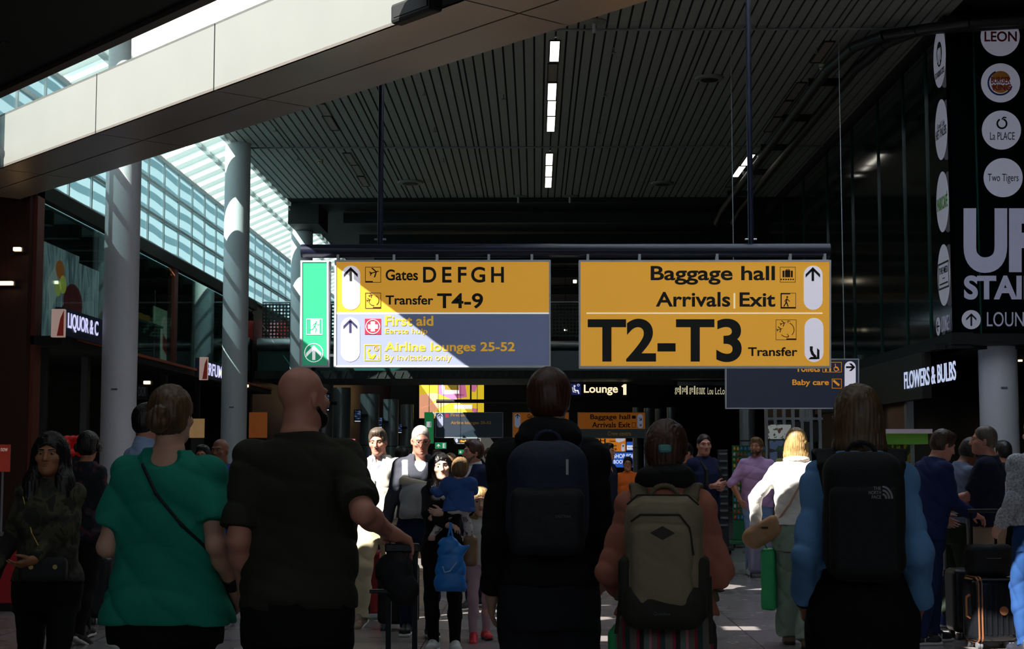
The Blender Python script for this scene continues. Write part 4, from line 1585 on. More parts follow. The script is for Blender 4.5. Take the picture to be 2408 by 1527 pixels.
def hand(wr, d, n, side, curl, s, spread=1.0, thumb=0.5):
    """palm, four unequal bent fingers and a thumb; d along the hand, n out of the palm, side +1 right, -1 left"""
    wr, d, n = Vector(wr), Vector(d).normalized(), Vector(n)
    n = (n - d * n.dot(d)).normalized()
    lat = d.cross(n) * side                     # towards the thumb
    pr = []
    pc = wr + d * 0.045 * s
    R = Matrix((lat, n, d)).transposed()
    pr.append(rbox(pc, (0.038 * s, 0.015 * s, 0.05 * s), 0.014 * s, 0.012, R))
    pr.append(cone(wr - d * 0.02 * s, wr + d * 0.03 * s, 0.026 * s, 0.028 * s, 0.015))
    for i, (o_, L, r) in enumerate(((0.030, 0.072, 0.0088), (0.010, 0.082, 0.0092), (-0.010, 0.076, 0.0088), (-0.029, 0.060, 0.0078))):
        p = wr + d * (0.088 - 0.006 * abs(i - 1)) * s + lat * o_ * s
        dd = (d + lat * (o_ * 2.2 * spread)).normalized()
        c_ = curl * (0.85 + 0.12 * i)
        for j, f in enumerate((0.45, 0.32, 0.23)):
            a_ = c_ * (0.6 if j == 0 else 1.0)
            dd = (dd * math.cos(a_) + n * math.sin(a_)).normalized()
            q = p + dd * L * f * s
            pr.append(cone(p, q, r * s * (1 - 0.08 * j), r * s * (0.94 - 0.1 * j), 0.004))
            p = q
            n2 = n
    p = wr + d * 0.022 * s + lat * 0.028 * s + n * 0.006 * s
    dd = (d * 0.75 + lat * 0.62 + n * 0.25 * (1 + thumb)).normalized()
    for L, r in ((0.036, 0.0125), (0.03, 0.0105), (0.024, 0.009)):
        q = p + dd * L * s
        pr.append(cone(p, q, r * s, r * s * 0.9, 0.006))
        p = q
        dd = (dd * 0.9 + d * 0.25 + n * thumb * 0.2 - lat * 0.15).normalized()
    return pr


class Frame:
    """where a figure stands: photograph column px at depth Y, facing yaw (0 = away from the camera)"""

    def __init__(s, px, Y, yaw=0.0, z=0.0):
        s.base = Vector(((px - 1258) / FOC * Y, Y, z))
        s.Y, s.yaw = Y, math.radians(yaw)
        s.R = Matrix.Rotation(s.yaw, 3, 'Z')

    def loc(s, px, py, dy=0.0):
        return s.R.transposed() @ (P(px, py, s.Y + dy) - s.base)

    def wdir(s, v):
        return s.R.transposed() @ Vector(v)


SKIN = {}


def skin(kind):
    col = {'pale': 'd8a48c', 'ruddy': 'cf8d78', 'tan': 'b5795a', 'olive': 'a8714f', 'brown': '7a4a34', 'fair': 'e0b09a'}[kind]
    return M('skin ' + kind, col, 0.5, var=0.07, scale=14, bump=0.04, bscale=180)


def hairm(kind):
    col = {'brown': '4a3222', 'dark': '1a1412', 'blond': 'c09a62', 'sandy': '8a6a44', 'grey': '8d8880', 'greyish': '6a5c50', 'auburn': '52301f', 'white': 'c8c2ba', 'darkblond': '705636'}[kind]
    return ramp_mat('hair ' + kind, [(0.3, '%02x%02x%02x' % tuple(int(int(col[i:i + 2], 16) * 0.62) for i in (0, 2, 4))), (0.7, col)], 'noise', 9.0, 0.45, (9, 9, 1.2), detail=4)


def person(F, label, H=1.75, fem=False, bulk=1.0, h=0.008, sk='pale', lean=0.0, sway=0.0, twist=0.0,
           head=(0, 0, 0), hoff=(0, 0, 0), feet=None, step=0.0, arms=None, hands=None, top=None, bot=None, shoe=None, hair=None,
           brow=True, beard=None, group=None, sw=None, belly=0.0, extra=None, headscale=1.0, elbow=None, skip_legs=False, face=True, gaze=True):
    """builds one person: body skin, hair, face details, clothes and shoes as children of an Empty at the feet"""
    s = H / 1.75
    t = thing('person', label, 'person', F.base, F.yaw, group)
    sh_w = (sw or (0.168 if fem else 0.19)) * s
    hipz = 0.925 * s
    Rs = Matrix.Rotation(-math.radians(lean), 3, 'X') @ Matrix.Rotation(math.radians(sway), 3, 'Y')
    hip = Vector((0, -0.0, hipz))
    Rt = Rs @ Matrix.Rotation(math.radians(twist), 3, 'Z')

    def T(x, y, z):
        return hip + Rs @ Vector((x * s, y * s, z * s))
    shR = hip + Rt @ Vector((sh_w - 0.038 * s, -0.01 * s, 0.482 * s))
    shL = hip + Rt @ Vector((-sh_w + 0.038 * s, -0.01 * s, 0.482 * s))
    neck0 = T(0, -0.015, 0.562)
    Rh = Rs @ Euler((math.radians(head[1]), math.radians(head[2]), math.radians(head[0])), 'XYZ').to_matrix()
    Rh = Matrix.Rotation(math.radians(head[0]), 3, 'Z') @ Matrix.Rotation(math.radians(head[1]), 3, 'X') @ Matrix.Rotation(math.radians(head[2]), 3, 'Y')
    hs = (0.985 if not fem else 0.95) * (0.5 + 0.5 * s) * headscale
    hc = neck0 + Vector((0, 0.02 * s, 0.0)) + Rh @ Vector((0, 0.022 * s, 0.142 * s * headscale)) + Vector(hoff)

    def Hd(x, y, z):
        return hc + Rh @ Vector((x * hs, y * hs, z * hs))
    J = dict(hip=hip, shR=shR, shL=shL, neck=neck0, head=hc, Hd=Hd, Rh=Rh, T=T, s=s, hs=hs, t=t, F=F, Rs=Rs, h=h)
    # legs
    fx = (0.085 if fem else 0.095) * s
    if feet is None:
        feet = (Vector((-fx * 1.05, step / 2, 0)), Vector((fx * 1.05, -step / 2, 0)))
    feet = [Vector(f) for f in feet]
    legs = []
    for sd, ft in ((-1, feet[0]), (1, feet[1])):
        hj = hip + Vector((sd * 0.088 * s, 0, -0.02 * s))
        an = ft + Vector((0, -0.03 * s, 0.085 * s))
        kn, an = ik(hj, an, 0.425 * s, 0.415 * s, (sd * 0.12, 1, 0))
        legs.append((hj, kn, an, ft))
    J['legs'] = legs
    # arms
    tg = arms or (None, None)
    A = []
    for i, (sd, sh) in enumerate(((-1, shL), (1, shR))):
        w = tg[i]
        if w is None:
            w = sh + Vector((sd * 0.045 * s, 0.05 * s, -0.53 * s))
        pole = (sd * 0.12, -1, -0.2)
        if elbow and elbow[i]:
            pole = elbow[i]
        el, w = ik(sh, w, 0.285 * s, 0.255 * s, pole)
        A.append((sh, el, Vector(w)))
    J['arms'] = A
    bk = bulk
    # body skin
    pr = []
    rx_f = [0.17, 0.172, 0.125, 0.140, 0.145, 0.130, 0.095, 0.068, 0.05]
    rx_m = [0.155, 0.158, 0.145, 0.158, 0.168, 0.158, 0.118, 0.084, 0.058]
    ry_ = [0.10, 0.115, 0.098, 0.105, 0.11, 0.098, 0.082, 0.066, 0.052]
    tz = [-0.09, 0.0, 0.13, 0.26, 0.38, 0.45, 0.505, 0.545, 0.58]
    rx0 = [v * s * (1 + (bk - 1) * 0.9) * (sh_w / (0.168 * s if fem else 0.19 * s)) ** 0.7 for v in (rx_f if fem else rx_m)]
    ry0 = [v * s * bk for v in ry_]
    yo0 = [0, -0.005 * s, (0.01 + belly * 0.5) * s, (0.01 + belly * 0.6) * s, 0.01 * s, 0.0, -0.008 * s, -0.012 * s, -0.014 * s]
    zs0 = [v * s for v in tz]
    J['torso'] = (zs0, rx0, ry0, yo0)
    pr.append(loft(zs0, [v - 0.012 for v in rx0], [v - 0.012 for v in ry0], yo0, hip, Rt, 0.03))
    for sh, el, w in A:
        pr.append(ell(sh, (0.05 * s, 0.05 * s, 0.05 * s), 0.04))
        q = bk ** 0.6 * (0.9 if fem else 1.0)
        pr.append(cone(sh, el, 0.048 * s * q, 0.039 * s * q, 0.02))
        pr.append(cone(el, el.lerp(w, 0.35), 0.038 * s * q, 0.039 * s * q, 0.02))
        pr.append(cone(el.lerp(w, 0.3), w, 0.038 * s * q, 0.026 * s * (0.9 if fem else 1.0), 0.02))
    if not skip_legs:
        for hj, kn, an, ft in legs:
            q = bk ** 0.5
            pr.append(cone(hj, kn, 0.078 * s * q, 0.052 * s * q, 0.03))
            pr.append(cone(kn, kn.lerp(an, 0.35) + Vector((0, -0.012 * s, 0)), 0.05 * s * q, 0.052 * s * q, 0.03))
            pr.append(cone(kn.lerp(an, 0.35) + Vector((0, -0.012 * s, 0)), an, 0.052 * s * q, 0.034 * s, 0.03))
            pr.append(cone(an, an + Vector((0, 0.1 * s, -0.055 * s)), 0.034 * s, 0.025 * s, 0.02))
    # neck and head
    nr = (0.048 if fem else 0.058) * s * bk ** 0.5
    pr.append(cone(neck0 - Vector((0, 0, 0.04 * s)), Hd(0, -0.02, -0.05), nr * 1.08, nr, 0.035))
    pr += [ell(Hd(0, -0.018, 0.032), (0.073 * hs, 0.092 * hs, 0.085 * hs), 0.02, Rh),
           ell(Hd(0, 0.022, -0.03), (0.062 * hs, 0.070 * hs, 0.085 * hs), 0.03, Rh),
           ell(Hd(0, 0.05, -0.085), (0.042 * hs, 0.04 * hs, 0.03 * hs), 0.03, Rh),
           ell(Hd(0, 0.075, -0.098), (0.02 * hs, 0.016 * hs, 0.014 * hs), 0.02, Rh)]
    for sd in (-1, 1):
        pr.append(ell(Hd(sd * 0.074, -0.012, -0.012), (0.010 * hs, 0.019 * hs, 0.031 * hs), 0.008, Rh @ Matrix.Rotation(sd * 0.35, 3, 'Z')))
        pr.append(ell(Hd(sd * 0.072, 0.002, -0.012), (0.006 * hs, 0.008 * hs, 0.016 * hs), 0.006, Rh, 'sub'))
    if face:
        for sd in (-1, 1):
            pr.append(cone(Hd(sd * 0.012, 0.082, 0.026), Hd(sd * 0.045, 0.07, 0.026), 0.011 * hs, 0.009 * hs, 0.012))
            pr.append(ell(Hd(sd * 0.044, 0.062, -0.02), (0.022 * hs, 0.02 * hs, 0.018 * hs), 0.02, Rh))
            pr.append(ell(Hd(sd * 0.031, 0.098, 0.006), (0.0150 * hs, 0.014 * hs, 0.0062 * hs), 0.007, Rh, 'sub'))
            pr.append(ell(Hd(sd * 0.011, 0.097, -0.031), (0.008 * hs, 0.009 * hs, 0.007 * hs), 0.008, Rh))
        pr.append(cone(Hd(0, 0.088, 0.012), Hd(0, 0.111, -0.026), 0.008 * hs, 0.0125 * hs, 0.012))
        pr.append(ell(Hd(0, 0.088, -0.052), (0.024 * hs, 0.010 * hs, 0.008 * hs), 0.008, Rh))
        pr.append(ell(Hd(0, 0.086, -0.066), (0.021 * hs, 0.011 * hs, 0.008 * hs), 0.008, Rh))
        pr.append(rbox(Hd(0, 0.101, -0.0590), (0.022 * hs, 0.008 * hs, 0.0018 * hs), 0.001, 0.004, Rh, 'sub'))
    hd = hands or ({}, {})
    for i, (sd, (sh, el, w)) in enumerate(zip((-1, 1), A)):
        o_ = hd[i] or {}
        if o_.get('none'):
            continue
        d = Vector(o_.get('d', (w - el)))
        n_ = Vector(o_.get('n', (-sd, 0.15, 0)))
        pr += hand(w, d, n_, sd, o_.get('curl', 0.32), s * (0.88 if fem else 1.0) * o_.get('scale', 1), thumb=o_.get('thumb', 0.5))
    sdf('body', pr, h, skin(sk), t)
    # face details
    if face and gaze:
        for sd in (-1, 1):
            c = Hd(sd * 0.031, 0.0745, 0.006)
            ey = MB().lathe([(0.0120 * hs * math.sin(a_), -0.0120 * hs * math.cos(a_)) for a_ in np.linspace(0.02, PI - 0.02, 9)], c, 14).build('eye', M('eye white', '8c7f78', 0.3, var=0), t, True)
            c2 = Hd(sd * 0.031, 0.0822, 0.006)
            MB().lathe([(0.0062 * hs * math.sin(a_), -0.0062 * hs * math.cos(a_)) for a_ in np.linspace(0.02, PI - 0.02, 7)], c2, 10).build('iris', M('eye dark', '2a1c14', 0.2, var=0), ey, True)
        sdf('lips', [ell(Hd(0, 0.0895, -0.0525), (0.021 * hs, 0.0095 * hs, 0.005 * hs), 0.003, Rh), ell(Hd(0, 0.0885, -0.065), (0.018 * hs, 0.0105 * hs, 0.0062 * hs), 0.003, Rh)], 0.0026, M('lips ' + sk, {'brown': '5a2c26'}.get(sk, 'a8574e'), 0.45), t)
    hm = hairm(hair[1]) if hair else hairm('brown')
    if face and brow:
        sdf('eyebrows', [cone(Hd(sd * 0.014, 0.0915, 0.027), Hd(sd * 0.046, 0.076, 0.031), 0.0045 * hs, 0.003 * hs, 0.002) for sd in (-1, 1)], 0.0026, hm, t)
    if hair:
        make_hair(J, hair, hm)
    if beard:
        bm_ = hairm(beard[0])
        g_ = beard[1]
        pb_ = [ell(Hd(0, 0.052, -0.08), (0.052 * hs * g_, 0.05 * hs * g_, 0.042 * hs * g_), 0.02, Rh), cone(Hd(-0.062, 0.01, -0.04), Hd(-0.03, 0.06, -0.085), 0.012 * hs, 0.02 * hs, 0.02), cone(Hd(0.062, 0.01, -0.04), Hd(0.03, 0.06, -0.085), 0.012 * hs, 0.02 * hs, 0.02),
               cone(Hd(-0.024, 0.088, -0.05), Hd(0.024, 0.088, -0.05), 0.008, 0.008, 0.01),
               ell(Hd(0, 0.098, -0.06), (0.018 * hs, 0.016 * hs, 0.007 * hs), 0.003, Rh, 'sub')]
        sdf('beard', pb_, min(h, 0.006), bm_, t)
    # clothes
    if top:
        make_top(J, top, bk, fem, rx0, ry0, yo0, zs0, Rt)
    if bot:
        make_bottom(J, bot, bk, fem)
    if shoe and not skip_legs:
        make_shoes(J, shoe)
    return J


def make_hair(J, hair, hm):
    Hd, Rh, hs, t, h = J['Hd'], J['Rh'], J['hs'], J['t'], J['h']
    st = hair[0]
    hh = min(h, 0.0065)
    v = hair[2] if len(hair) > 2 else 0.012
    pr = [ell(Hd(0, -0.02, 0.036), ((0.073 + v) * hs, (0.092 + v) * hs, (0.086 + v) * hs), 0.02, Rh),
          ell(Hd(0, -0.045, -0.02), ((0.066 + v * 0.8) * hs, (0.06 + v * 0.7) * hs, 0.062 * hs), 0.03, Rh)]
    facecut = ell(Hd(0, 0.125, -0.032), (0.088 * hs, 0.105 * hs, 0.118 * hs), 0.012, Rh, 'sub')
    up = Rh @ Vector((0, 0, 1))
    fw = Rh @ Vector((0, 1, 0))
    ears = [ell(Hd(sd * 0.085, -0.0, -0.03), (0.02 * hs, 0.028 * hs, 0.04 * hs), 0.006, Rh, 'sub') for sd in (-1, 1)]
    if st in ('short', 'crop', 'thin'):
        pr.append(facecut)
        pr += ears
        pr.append(cut(-up * 1.0 + fw * 0.25, Hd(0, -0.06, -0.075)))
        if st == 'thin':
            pr.append(ell(Hd(0, 0.07, 0.13), (0.06 * hs, 0.10 * hs, 0.06 * hs), 0.02, Rh, 'sub'))
        if st == 'short':
            pr.insert(2, ell(Hd(0, 0.035, 0.098), (0.055 * hs, 0.05 * hs, 0.03 * hs), 0.03, Rh))
    elif st == 'fringe':
        pr[0] = ell(Hd(0, -0.012, 0.04), ((0.076 + v) * hs, (0.096 + v) * hs, (0.086 + v) * hs), 0.02, Rh)
        pr.append(facecut)
        pr.append(cut(-up, Hd(0, -0.06, -0.09)))
    elif st == 'bun':
        pr.append(ell(Hd(0.0, -0.138, -0.012), (0.05 * hs, 0.042 * hs, 0.052 * hs), 0.012, Rh))
        pr.append(ell(Hd(0.018, -0.158, 0.022), (0.03 * hs, 0.022 * hs, 0.03 * hs), 0.008, Rh))
        pr.append(facecut)
        pr += ears
        pr.append(cut(-up + fw * 0.3, Hd(0, -0.06, -0.075)))
    elif st == 'clip':
        pr.append(ell(Hd(0.0, -0.085, 0.0), (0.07 * hs, 0.05 * hs, 0.075 * hs), 0.03, Rh))
        pr.append(ell(Hd(0.0, -0.08, -0.08), (0.055 * hs, 0.04 * hs, 0.06 * hs), 0.03, Rh))
        pr.append(facecut)
    elif st == 'bob':
        pr.append(ell(Hd(0, -0.025, -0.05), (0.100 * hs, 0.092 * hs, 0.105 * hs), 0.04, Rh))
        pr.append(ell(Hd(0, -0.03, -0.115), (0.108 * hs, 0.088 * hs, 0.055 * hs), 0.04, Rh))
        pr.append(ell(Hd(0, 0.125, -0.065), (0.072 * hs, 0.11 * hs, 0.125 * hs), 0.012, Rh, 'sub'))
        pr.append(cut(-up, Hd(0, 0, -0.165)))
    elif st == 'long':
        L = hair[3] if len(hair) > 3 else 0.3
        for sd in (-1, 1):
            pr.append(cone(Hd(sd * 0.062, -0.03, 0.02), Hd(sd * 0.085, -0.015, -0.16), 0.04 * hs, 0.052 * hs, 0.05))
            pr.append(cone(Hd(sd * 0.082, 0.0, -0.16), Hd(sd * 0.105, 0.045, -0.16 - L * 0.6), 0.052 * hs, 0.036 * hs, 0.05))
        pr.append(ell(Hd(0, -0.06, -0.13), (0.1 * hs, 0.05 * hs, 0.15 * hs), 0.04, Rh))
        pr.append(ell(Hd(0, 0.13, -0.05), (0.075 * hs, 0.11 * hs, 0.12 * hs), 0.012, Rh, 'sub'))
    elif st == 'pony':
        pr.append(cone(Hd(0, -0.1, 0.02), Hd(0, -0.12, -0.16), 0.03 * hs, 0.02 * hs, 0.02))
        pr.append(facecut)
        pr += ears
        pr.append(cut(-up + fw * 0.3, Hd(0, -0.06, -0.075)) if False else None)
    if st != 'crop':
        pr.append(strands(0.0016 if st in ('short', 'thin') else 0.0024, Hd(0, -0.02, 0)))
    sdf('hair', pr, hh, hm, t)


def make_top(J, o, bk, fem, rx0, ry0, yo0, zs0, Rt):
    s, t, h, hip = J['s'], J['t'], J['h'], J['hip']
    e = o.get('ease', 0.014)
    hem = o.get('hem', 0.86 * s)
    J['hem'] = hem
    flare = o.get('flare', 0.0)
    zs = [hem - hip.z] + [z for z in zs0 if z > hem - hip.z + 0.03]
    k0 = len(zs0) - (len(zs) - 1)
    rx = [rx0[max(k0 - 1, 0)] + flare] + rx0[k0:]
    ry = [ry0[max(k0 - 1, 0)] + flare] + ry0[k0:]
    yo = [yo0[max(k0 - 1, 0)]] + yo0[k0:]
    # straight fall from chest to hem for loose garments
    lo_ = o.get('loose', 0.5)
    mxr, mxy = max(rx0[3], rx0[4]), max(ry0[3], ry0[4])
    for i, z in enumerate(zs):
        if z < 0.36 * s:
            rx[i] += (max(mxr - rx[i], 0)) * lo_
            ry[i] += (max(mxy - ry[i], 0)) * lo_
    rx = [v + e for v in rx]
    ry = [v + e for v in ry]
    pr = [loft(zs, rx, ry, yo, hip, Rt, 0.02)]
    if fem and o.get('bust', True):
        for sd in (-1, 1):
            c = hip + Rt @ Vector((sd * 0.07 * s, 0.085 * s, 0.32 * s))
            pr.append(ell(c, (0.065 * s, 0.055 * s, 0.065 * s), 0.05))
    sl = o.get('sleeve', 'long')
    for i, (sh, el, w) in enumerate(J['arms']):
        q = bk ** 0.6 * (0.9 if fem else 1.0)
        r = o.get('sr', 0.060) * 0.9 * s * q
        pr.append(ell(sh, (r * 1.05, r * 1.02, r * 1.0), 0.045))
        pr.append(cone(sh.lerp(J['neck'], 0.6) + Vector((0, 0, -0.03 * s)), sh, 0.042 * s * q, r * 0.9, 0.045))
        if sl == 'short':
            pr.append(cone(sh, sh.lerp(el, o.get('sl', 0.72)), r, r * o.get('sw', 1.02), 0.03, True))
        elif sl == 'elbow':
            pr.append(cone(sh, el, r, r * 0.95, 0.03))
            pr.append(cone(el, el.lerp(w, o.get('sl', 0.25)), r * 0.95, r * 0.85, 0.02, True))
        elif sl == 'long':
            r2 = o.get('sr2', 0.9)
            pr.append(cone(sh, el, r, r * r2, 0.03))
            pr.append(cone(el, el.lerp(w, 0.86), r * r2, r * r2 * 0.86, 0.02))
            pr.append(cone(el.lerp(w, 0.6), el.lerp(w, o.get('sl', 0.97)), r * r2 * 0.8, o.get('cuff', 0.040) * s, 0.025, True))
    if o.get('folds', 0.004):
        pr.append(folds(o.get('folds', 0.004) * 1.15, o.get('seed', int(o['c'], 16) % 7)))
    nr = o.get('neck', 0.062) * s
    if nr > 0:
        pr.append(ell(J['neck'] + Vector((0, 0.012 * s, 0.035 * s + o.get('neckdz', 0) * s)), (nr, nr * 1.05, nr * 0.95), 0.01, None, 'sub'))
    if o.get('vneck'):
        pr.append(ell(J['neck'] + Vector((0, 0.10 * s, -0.02 * s)), (0.045 * s, 0.08 * s, 0.10 * s * o['vneck']), 0.01, None, 'sub'))
    if o.get('vback'):
        pr.append(ell(J['neck'] + Vector((0, -0.09 * s, -0.0 * s)), (0.075 * s, 0.06 * s, 0.05 * s), 0.01, None, 'sub'))
    m = o.get('mat') or M('cloth ' + o['c'], o['c'], o.get('rough', 0.85), var=0.08, scale=10, bump=0.25, bscale=o.get('bs', 260), spec=0.2)
    ob = sdf(o.get('name', 'shirt'), pr, h, m, t)
    if o.get('collar'):
        nk = J['neck'] + Vector((0, 0.006 * s, 0.0))
        ax = (J['head'] - nk).normalized()
        cr = o.get('cr', 0.068) * s
        hgt = o.get('ch', 0.045) * s
        pc = [cone(nk - ax * 0.02, nk + ax * hgt, cr * 1.12, cr, 0.005, True), cone(nk, nk + ax * (hgt + 0.1), cr * 0.86, cr * 0.86, 0.004, False, 'sub')]
        if o['collar'] == 'open':
            pc.append(ell(nk + Vector((0, 0.09 * s, 0.02 * s)), (0.03 * s, 0.07 * s, 0.09 * s), 0.004, None, 'sub'))
        cm = o.get('cmat') or m
        sdf('collar', pc, min(h, 0.007), cm, t)
    J['topmat'] = m
    return ob


def make_bottom(J, o, bk, fem):
    s, t, h, hip = J['s'], J['t'], J['h'], J['hip']
    zs0, rx0, ry0, yo0 = J['torso']
    wz = o.get('waist', 0.13)
    if J.get('hem') is not None:
        wz = min(wz, max(J['hem'] - hip.z + 0.03, 0.01) / s)
    zs = [-0.16 * s, -0.09 * s, 0.0, wz * s]
    rx = [v + 0.012 for v in (rx0[0] * 0.97, rx0[0], rx0[1], rx0[2] * 1.02)]
    ry = [v + 0.012 for v in (ry0[0] * 0.95, ry0[0] * 1.06, ry0[1], ry0[2])]
    pr = [loft(zs, rx, ry, [0, 0, 0, 0], hip, J['Rs'] if False else Matrix.Identity(3), 0.03)]
    w = o.get('w', 1.0)
    for hj, kn, an, ft in J['legs']:
        r0, r1, r2 = 0.098 * s * bk ** 0.5 * (1 + (w - 1) * 0.5), 0.068 * s * w, 0.052 * s * w * o.get('wh', 1.0)
        kind = o.get('type', 'trousers')
        if kind == 'shorts':
            e = kn.lerp(hj, o.get('short', 0.08))
            pr.append(cone(hj, e, r0 * 1.02, r0 * 0.93, 0.03, True))
        elif kind == 'wide':
            low = an + Vector((0, 0, o.get('lift', 0.0)))
            pr.append(cone(hj, kn, r0 * 1.03, 0.105 * s * w, 0.03))
            pr.append(cone(kn, low - Vector((0, 0, 0.04)), 0.105 * s * w, 0.125 * s * w, 0.03, True))
        else:
            pr.append(cone(hj, kn, r0, r1, 0.03))
            pr.append(cone(kn, kn.lerp(an, 0.4) + Vector((0, -0.012 * s, 0)), r1, 0.066 * s * w, 0.03))
            e = an + (an - kn).normalized() * o.get('len', 0.015)
            pr.append(cone(kn.lerp(an, 0.4) + Vector((0, -0.012 * s, 0)), e, 0.066 * s * w, r2, 0.03, True))
    if o.get('folds', 0.004):
        pr.append(folds(o.get('folds', 0.004) * 1.4, o.get('seed', 3.0), 20, 12))
    m = o.get('mat') or M('cloth ' + o['c'], o['c'], 0.85, var=0.08, scale=10, bump=0.2, bscale=220, spec=0.2)
    return sdf(o.get('name', 'trousers'), pr, h, m, t)


def make_shoes(J, o):
    s, t = J['s'], J['t']
    h = min(J['h'], 0.008)
    for i, (hj, kn, an, ft) in enumerate(J['legs']):
        yw = o.get('yaw', (8, -8))[i]
        R = Matrix.Rotation(math.radians(yw), 3, 'Z')
        pit = o.get('pitch', (0, 0))[i]
        R = R @ Matrix.Rotation(math.radians(pit), 3, 'X')
        c = Vector((an.x, an.y, an.z - 0.085 * s))

        def L(x, y, z):
            return c + R @ Vector((x * s, y * s, z * s))
        pr = [rbox(L(0, 0.045, 0.04), (0.043 * s, 0.125 * s, 0.032 * s), 0.03 * s, 0.02, R),
              ell(L(0, 0.12, 0.035), (0.045 * s, 0.065 * s, 0.034 * s), 0.02, R),
              cone(L(0, -0.035, 0.05), L(0, -0.02, 0.1), 0.045 * s, 0.042 * s, 0.03),
              ell(L(0, 0.03, 0.075), (0.035 * s, 0.06 * s, 0.035 * s), 0.03, R),
              ell(an + Vector((0, -0.005, 0.05 * s)), (0.034 * s, 0.034 * s, 0.05 * s), 0.008, R, 'sub'),
              cut(-(R @ Vector((0, 0, 1))), L(0, 0, 0.012))]
        so = sdf('shoe', pr, h, o.get('mat') or M('shoe ' + o['c'], o['c'], 0.55, var=0.06), t)
        sl = [rbox(L(0, 0.047, 0.014), (0.047 * s, 0.137 * s, 0.014 * s), 0.012 * s, 0.0, R), ell(L(0, 0.12, 0.014), (0.049 * s, 0.07 * s, 0.014 * s), 0.01, R)]
        sdf('sole', sl, h, M('sole ' + o.get('sole', 'd8d8d4'), o.get('sole', 'd8d8d4'), 0.7), so)
        if o.get('laces'):
            mb = MB()
            for k in range(4):
                mb.cyl(L(-0.024, 0.035 + 0.018 * k, 0.106 - 0.011 * k), L(0.024, 0.04 + 0.018 * k, 0.106 - 0.011 * k), 0.0035 * s, n=6)
            mb.build('laces', M('lace ' + o['laces'], o['laces'], 0.8), so)


def like(J, name, label, cat, group=None):
    """an Empty with the same place and turn as a person, for what the person carries"""
    return thing(name, label, cat, J['F'].base, J['F'].yaw, group)


def glasses(J, col='2a2422', lens=False):
    Hd, hs, t = J['Hd'], J['hs'], J['t']
    mb = MB()
    for sd in (-1, 1):
        pts = [Hd(sd * (0.033 + 0.021 * math.cos(a_)), 0.103 - 0.006 * abs(math.cos(a_)), 0.003 + 0.016 * math.sin(a_)) for a_ in np.linspace(0, 2 * PI, 15)]
        mb.tube(pts, 0.0016, 5)
        mb.tube([Hd(sd * 0.054, 0.096, 0.008), Hd(sd * 0.078, 0.05, 0.008), Hd(sd * 0.08, -0.015, 0.0)], 0.0016, 5)
    mb.tube([Hd(-0.012, 0.104, 0.008), Hd(0.012, 0.104, 0.008)], 0.0016, 5)
    return mb.build('glasses', M('glasses frame ' + col, col, 0.3, metal=0.3), t)


def strap_path(J, pts, r=0.012, name='strap', mat=None, parent=None, h=0.006, flat=None):
    """a belt or strap following points in the person's own space"""
    pr = []
    for a, b in zip(pts[:-1], pts[1:]):
        pr.append(cone(a, b, r, r, 0.006))
    return sdf(name, pr, h, mat, parent or J['t'])


def back_surface(J, u, z, e=0.02):
    """point on the person's back: u sideways in metres, z height above hips in metres"""
    zs0, rx0, ry0, yo0 = J['torso']
    rx = float(np.interp(z, zs0, rx0)) + e
    ry = float(np.interp(z, zs0, ry0)) + e
    yo = float(np.interp(z, zs0, yo0))
    q = max(1 - abs(u / rx) ** 2.3, 0.0) ** (1 / 2.3)
    return J['hip'] + J['Rs'] @ Vector((u, yo - ry * q, z))


def chest_surface(J, u, z, e=0.02):
    zs0, rx0, ry0, yo0 = J['torso']
    rx = float(np.interp(z, zs0, rx0)) + e
    ry = float(np.interp(z, zs0, ry0)) + e
    yo = float(np.interp(z, zs0, yo0))
    q = max(1 - abs(u / rx) ** 2.3, 0.0) ** (1 / 2.3)
    return J['hip'] + J['Rs'] @ Vector((u, yo + ry * q, z))


def shoulder_straps(J, t, mat, z0=0.10, x=0.11, w=0.03, e=0.028, up=0.0):
    """pair of backpack straps over the shoulders and down the chest"""
    s = J['s']
    for sd in (-1, 1):
        pts = [back_surface(J, sd * x * 0.7 * s, 0.36 * s, e + 0.015), J['hip'] + J['Rs'] @ Vector((sd * x * 0.95 * s, -0.085 * s - up, 0.50 * s + up)), J['hip'] + J['Rs'] @ Vector((sd * x * s, -0.045 * s - up * 0.5, 0.545 * s + up)),
               J['hip'] + J['Rs'] @ Vector((sd * (x + 0.01) * s, 0.03 * s, 0.545 * s + up)),
               chest_surface(J, sd * (x + 0.01) * s, 0.42 * s, e), chest_surface(J, sd * (x + 0.015) * s, 0.25 * s, e), J['hip'] + J['Rs'] @ Vector((sd * 0.18 * s, 0.0, z0 * s))]
        pr = []
        for a, b in zip(pts[:-1], pts[1:]):
            d = (b - a).normalized()
            lat = Vector((1, 0, 0)) - d * d.x
            lat.normalize()
            for q in (-1, 0, 1):
                pr.append(cone(a + lat * q * w * 0.45, b + lat * q * w * 0.45, 0.012, 0.012, 0.012))
        sdf('shoulder_strap', pr, 0.008, mat, t)

# ---------------------------------------------------------------- the people
V = Vector
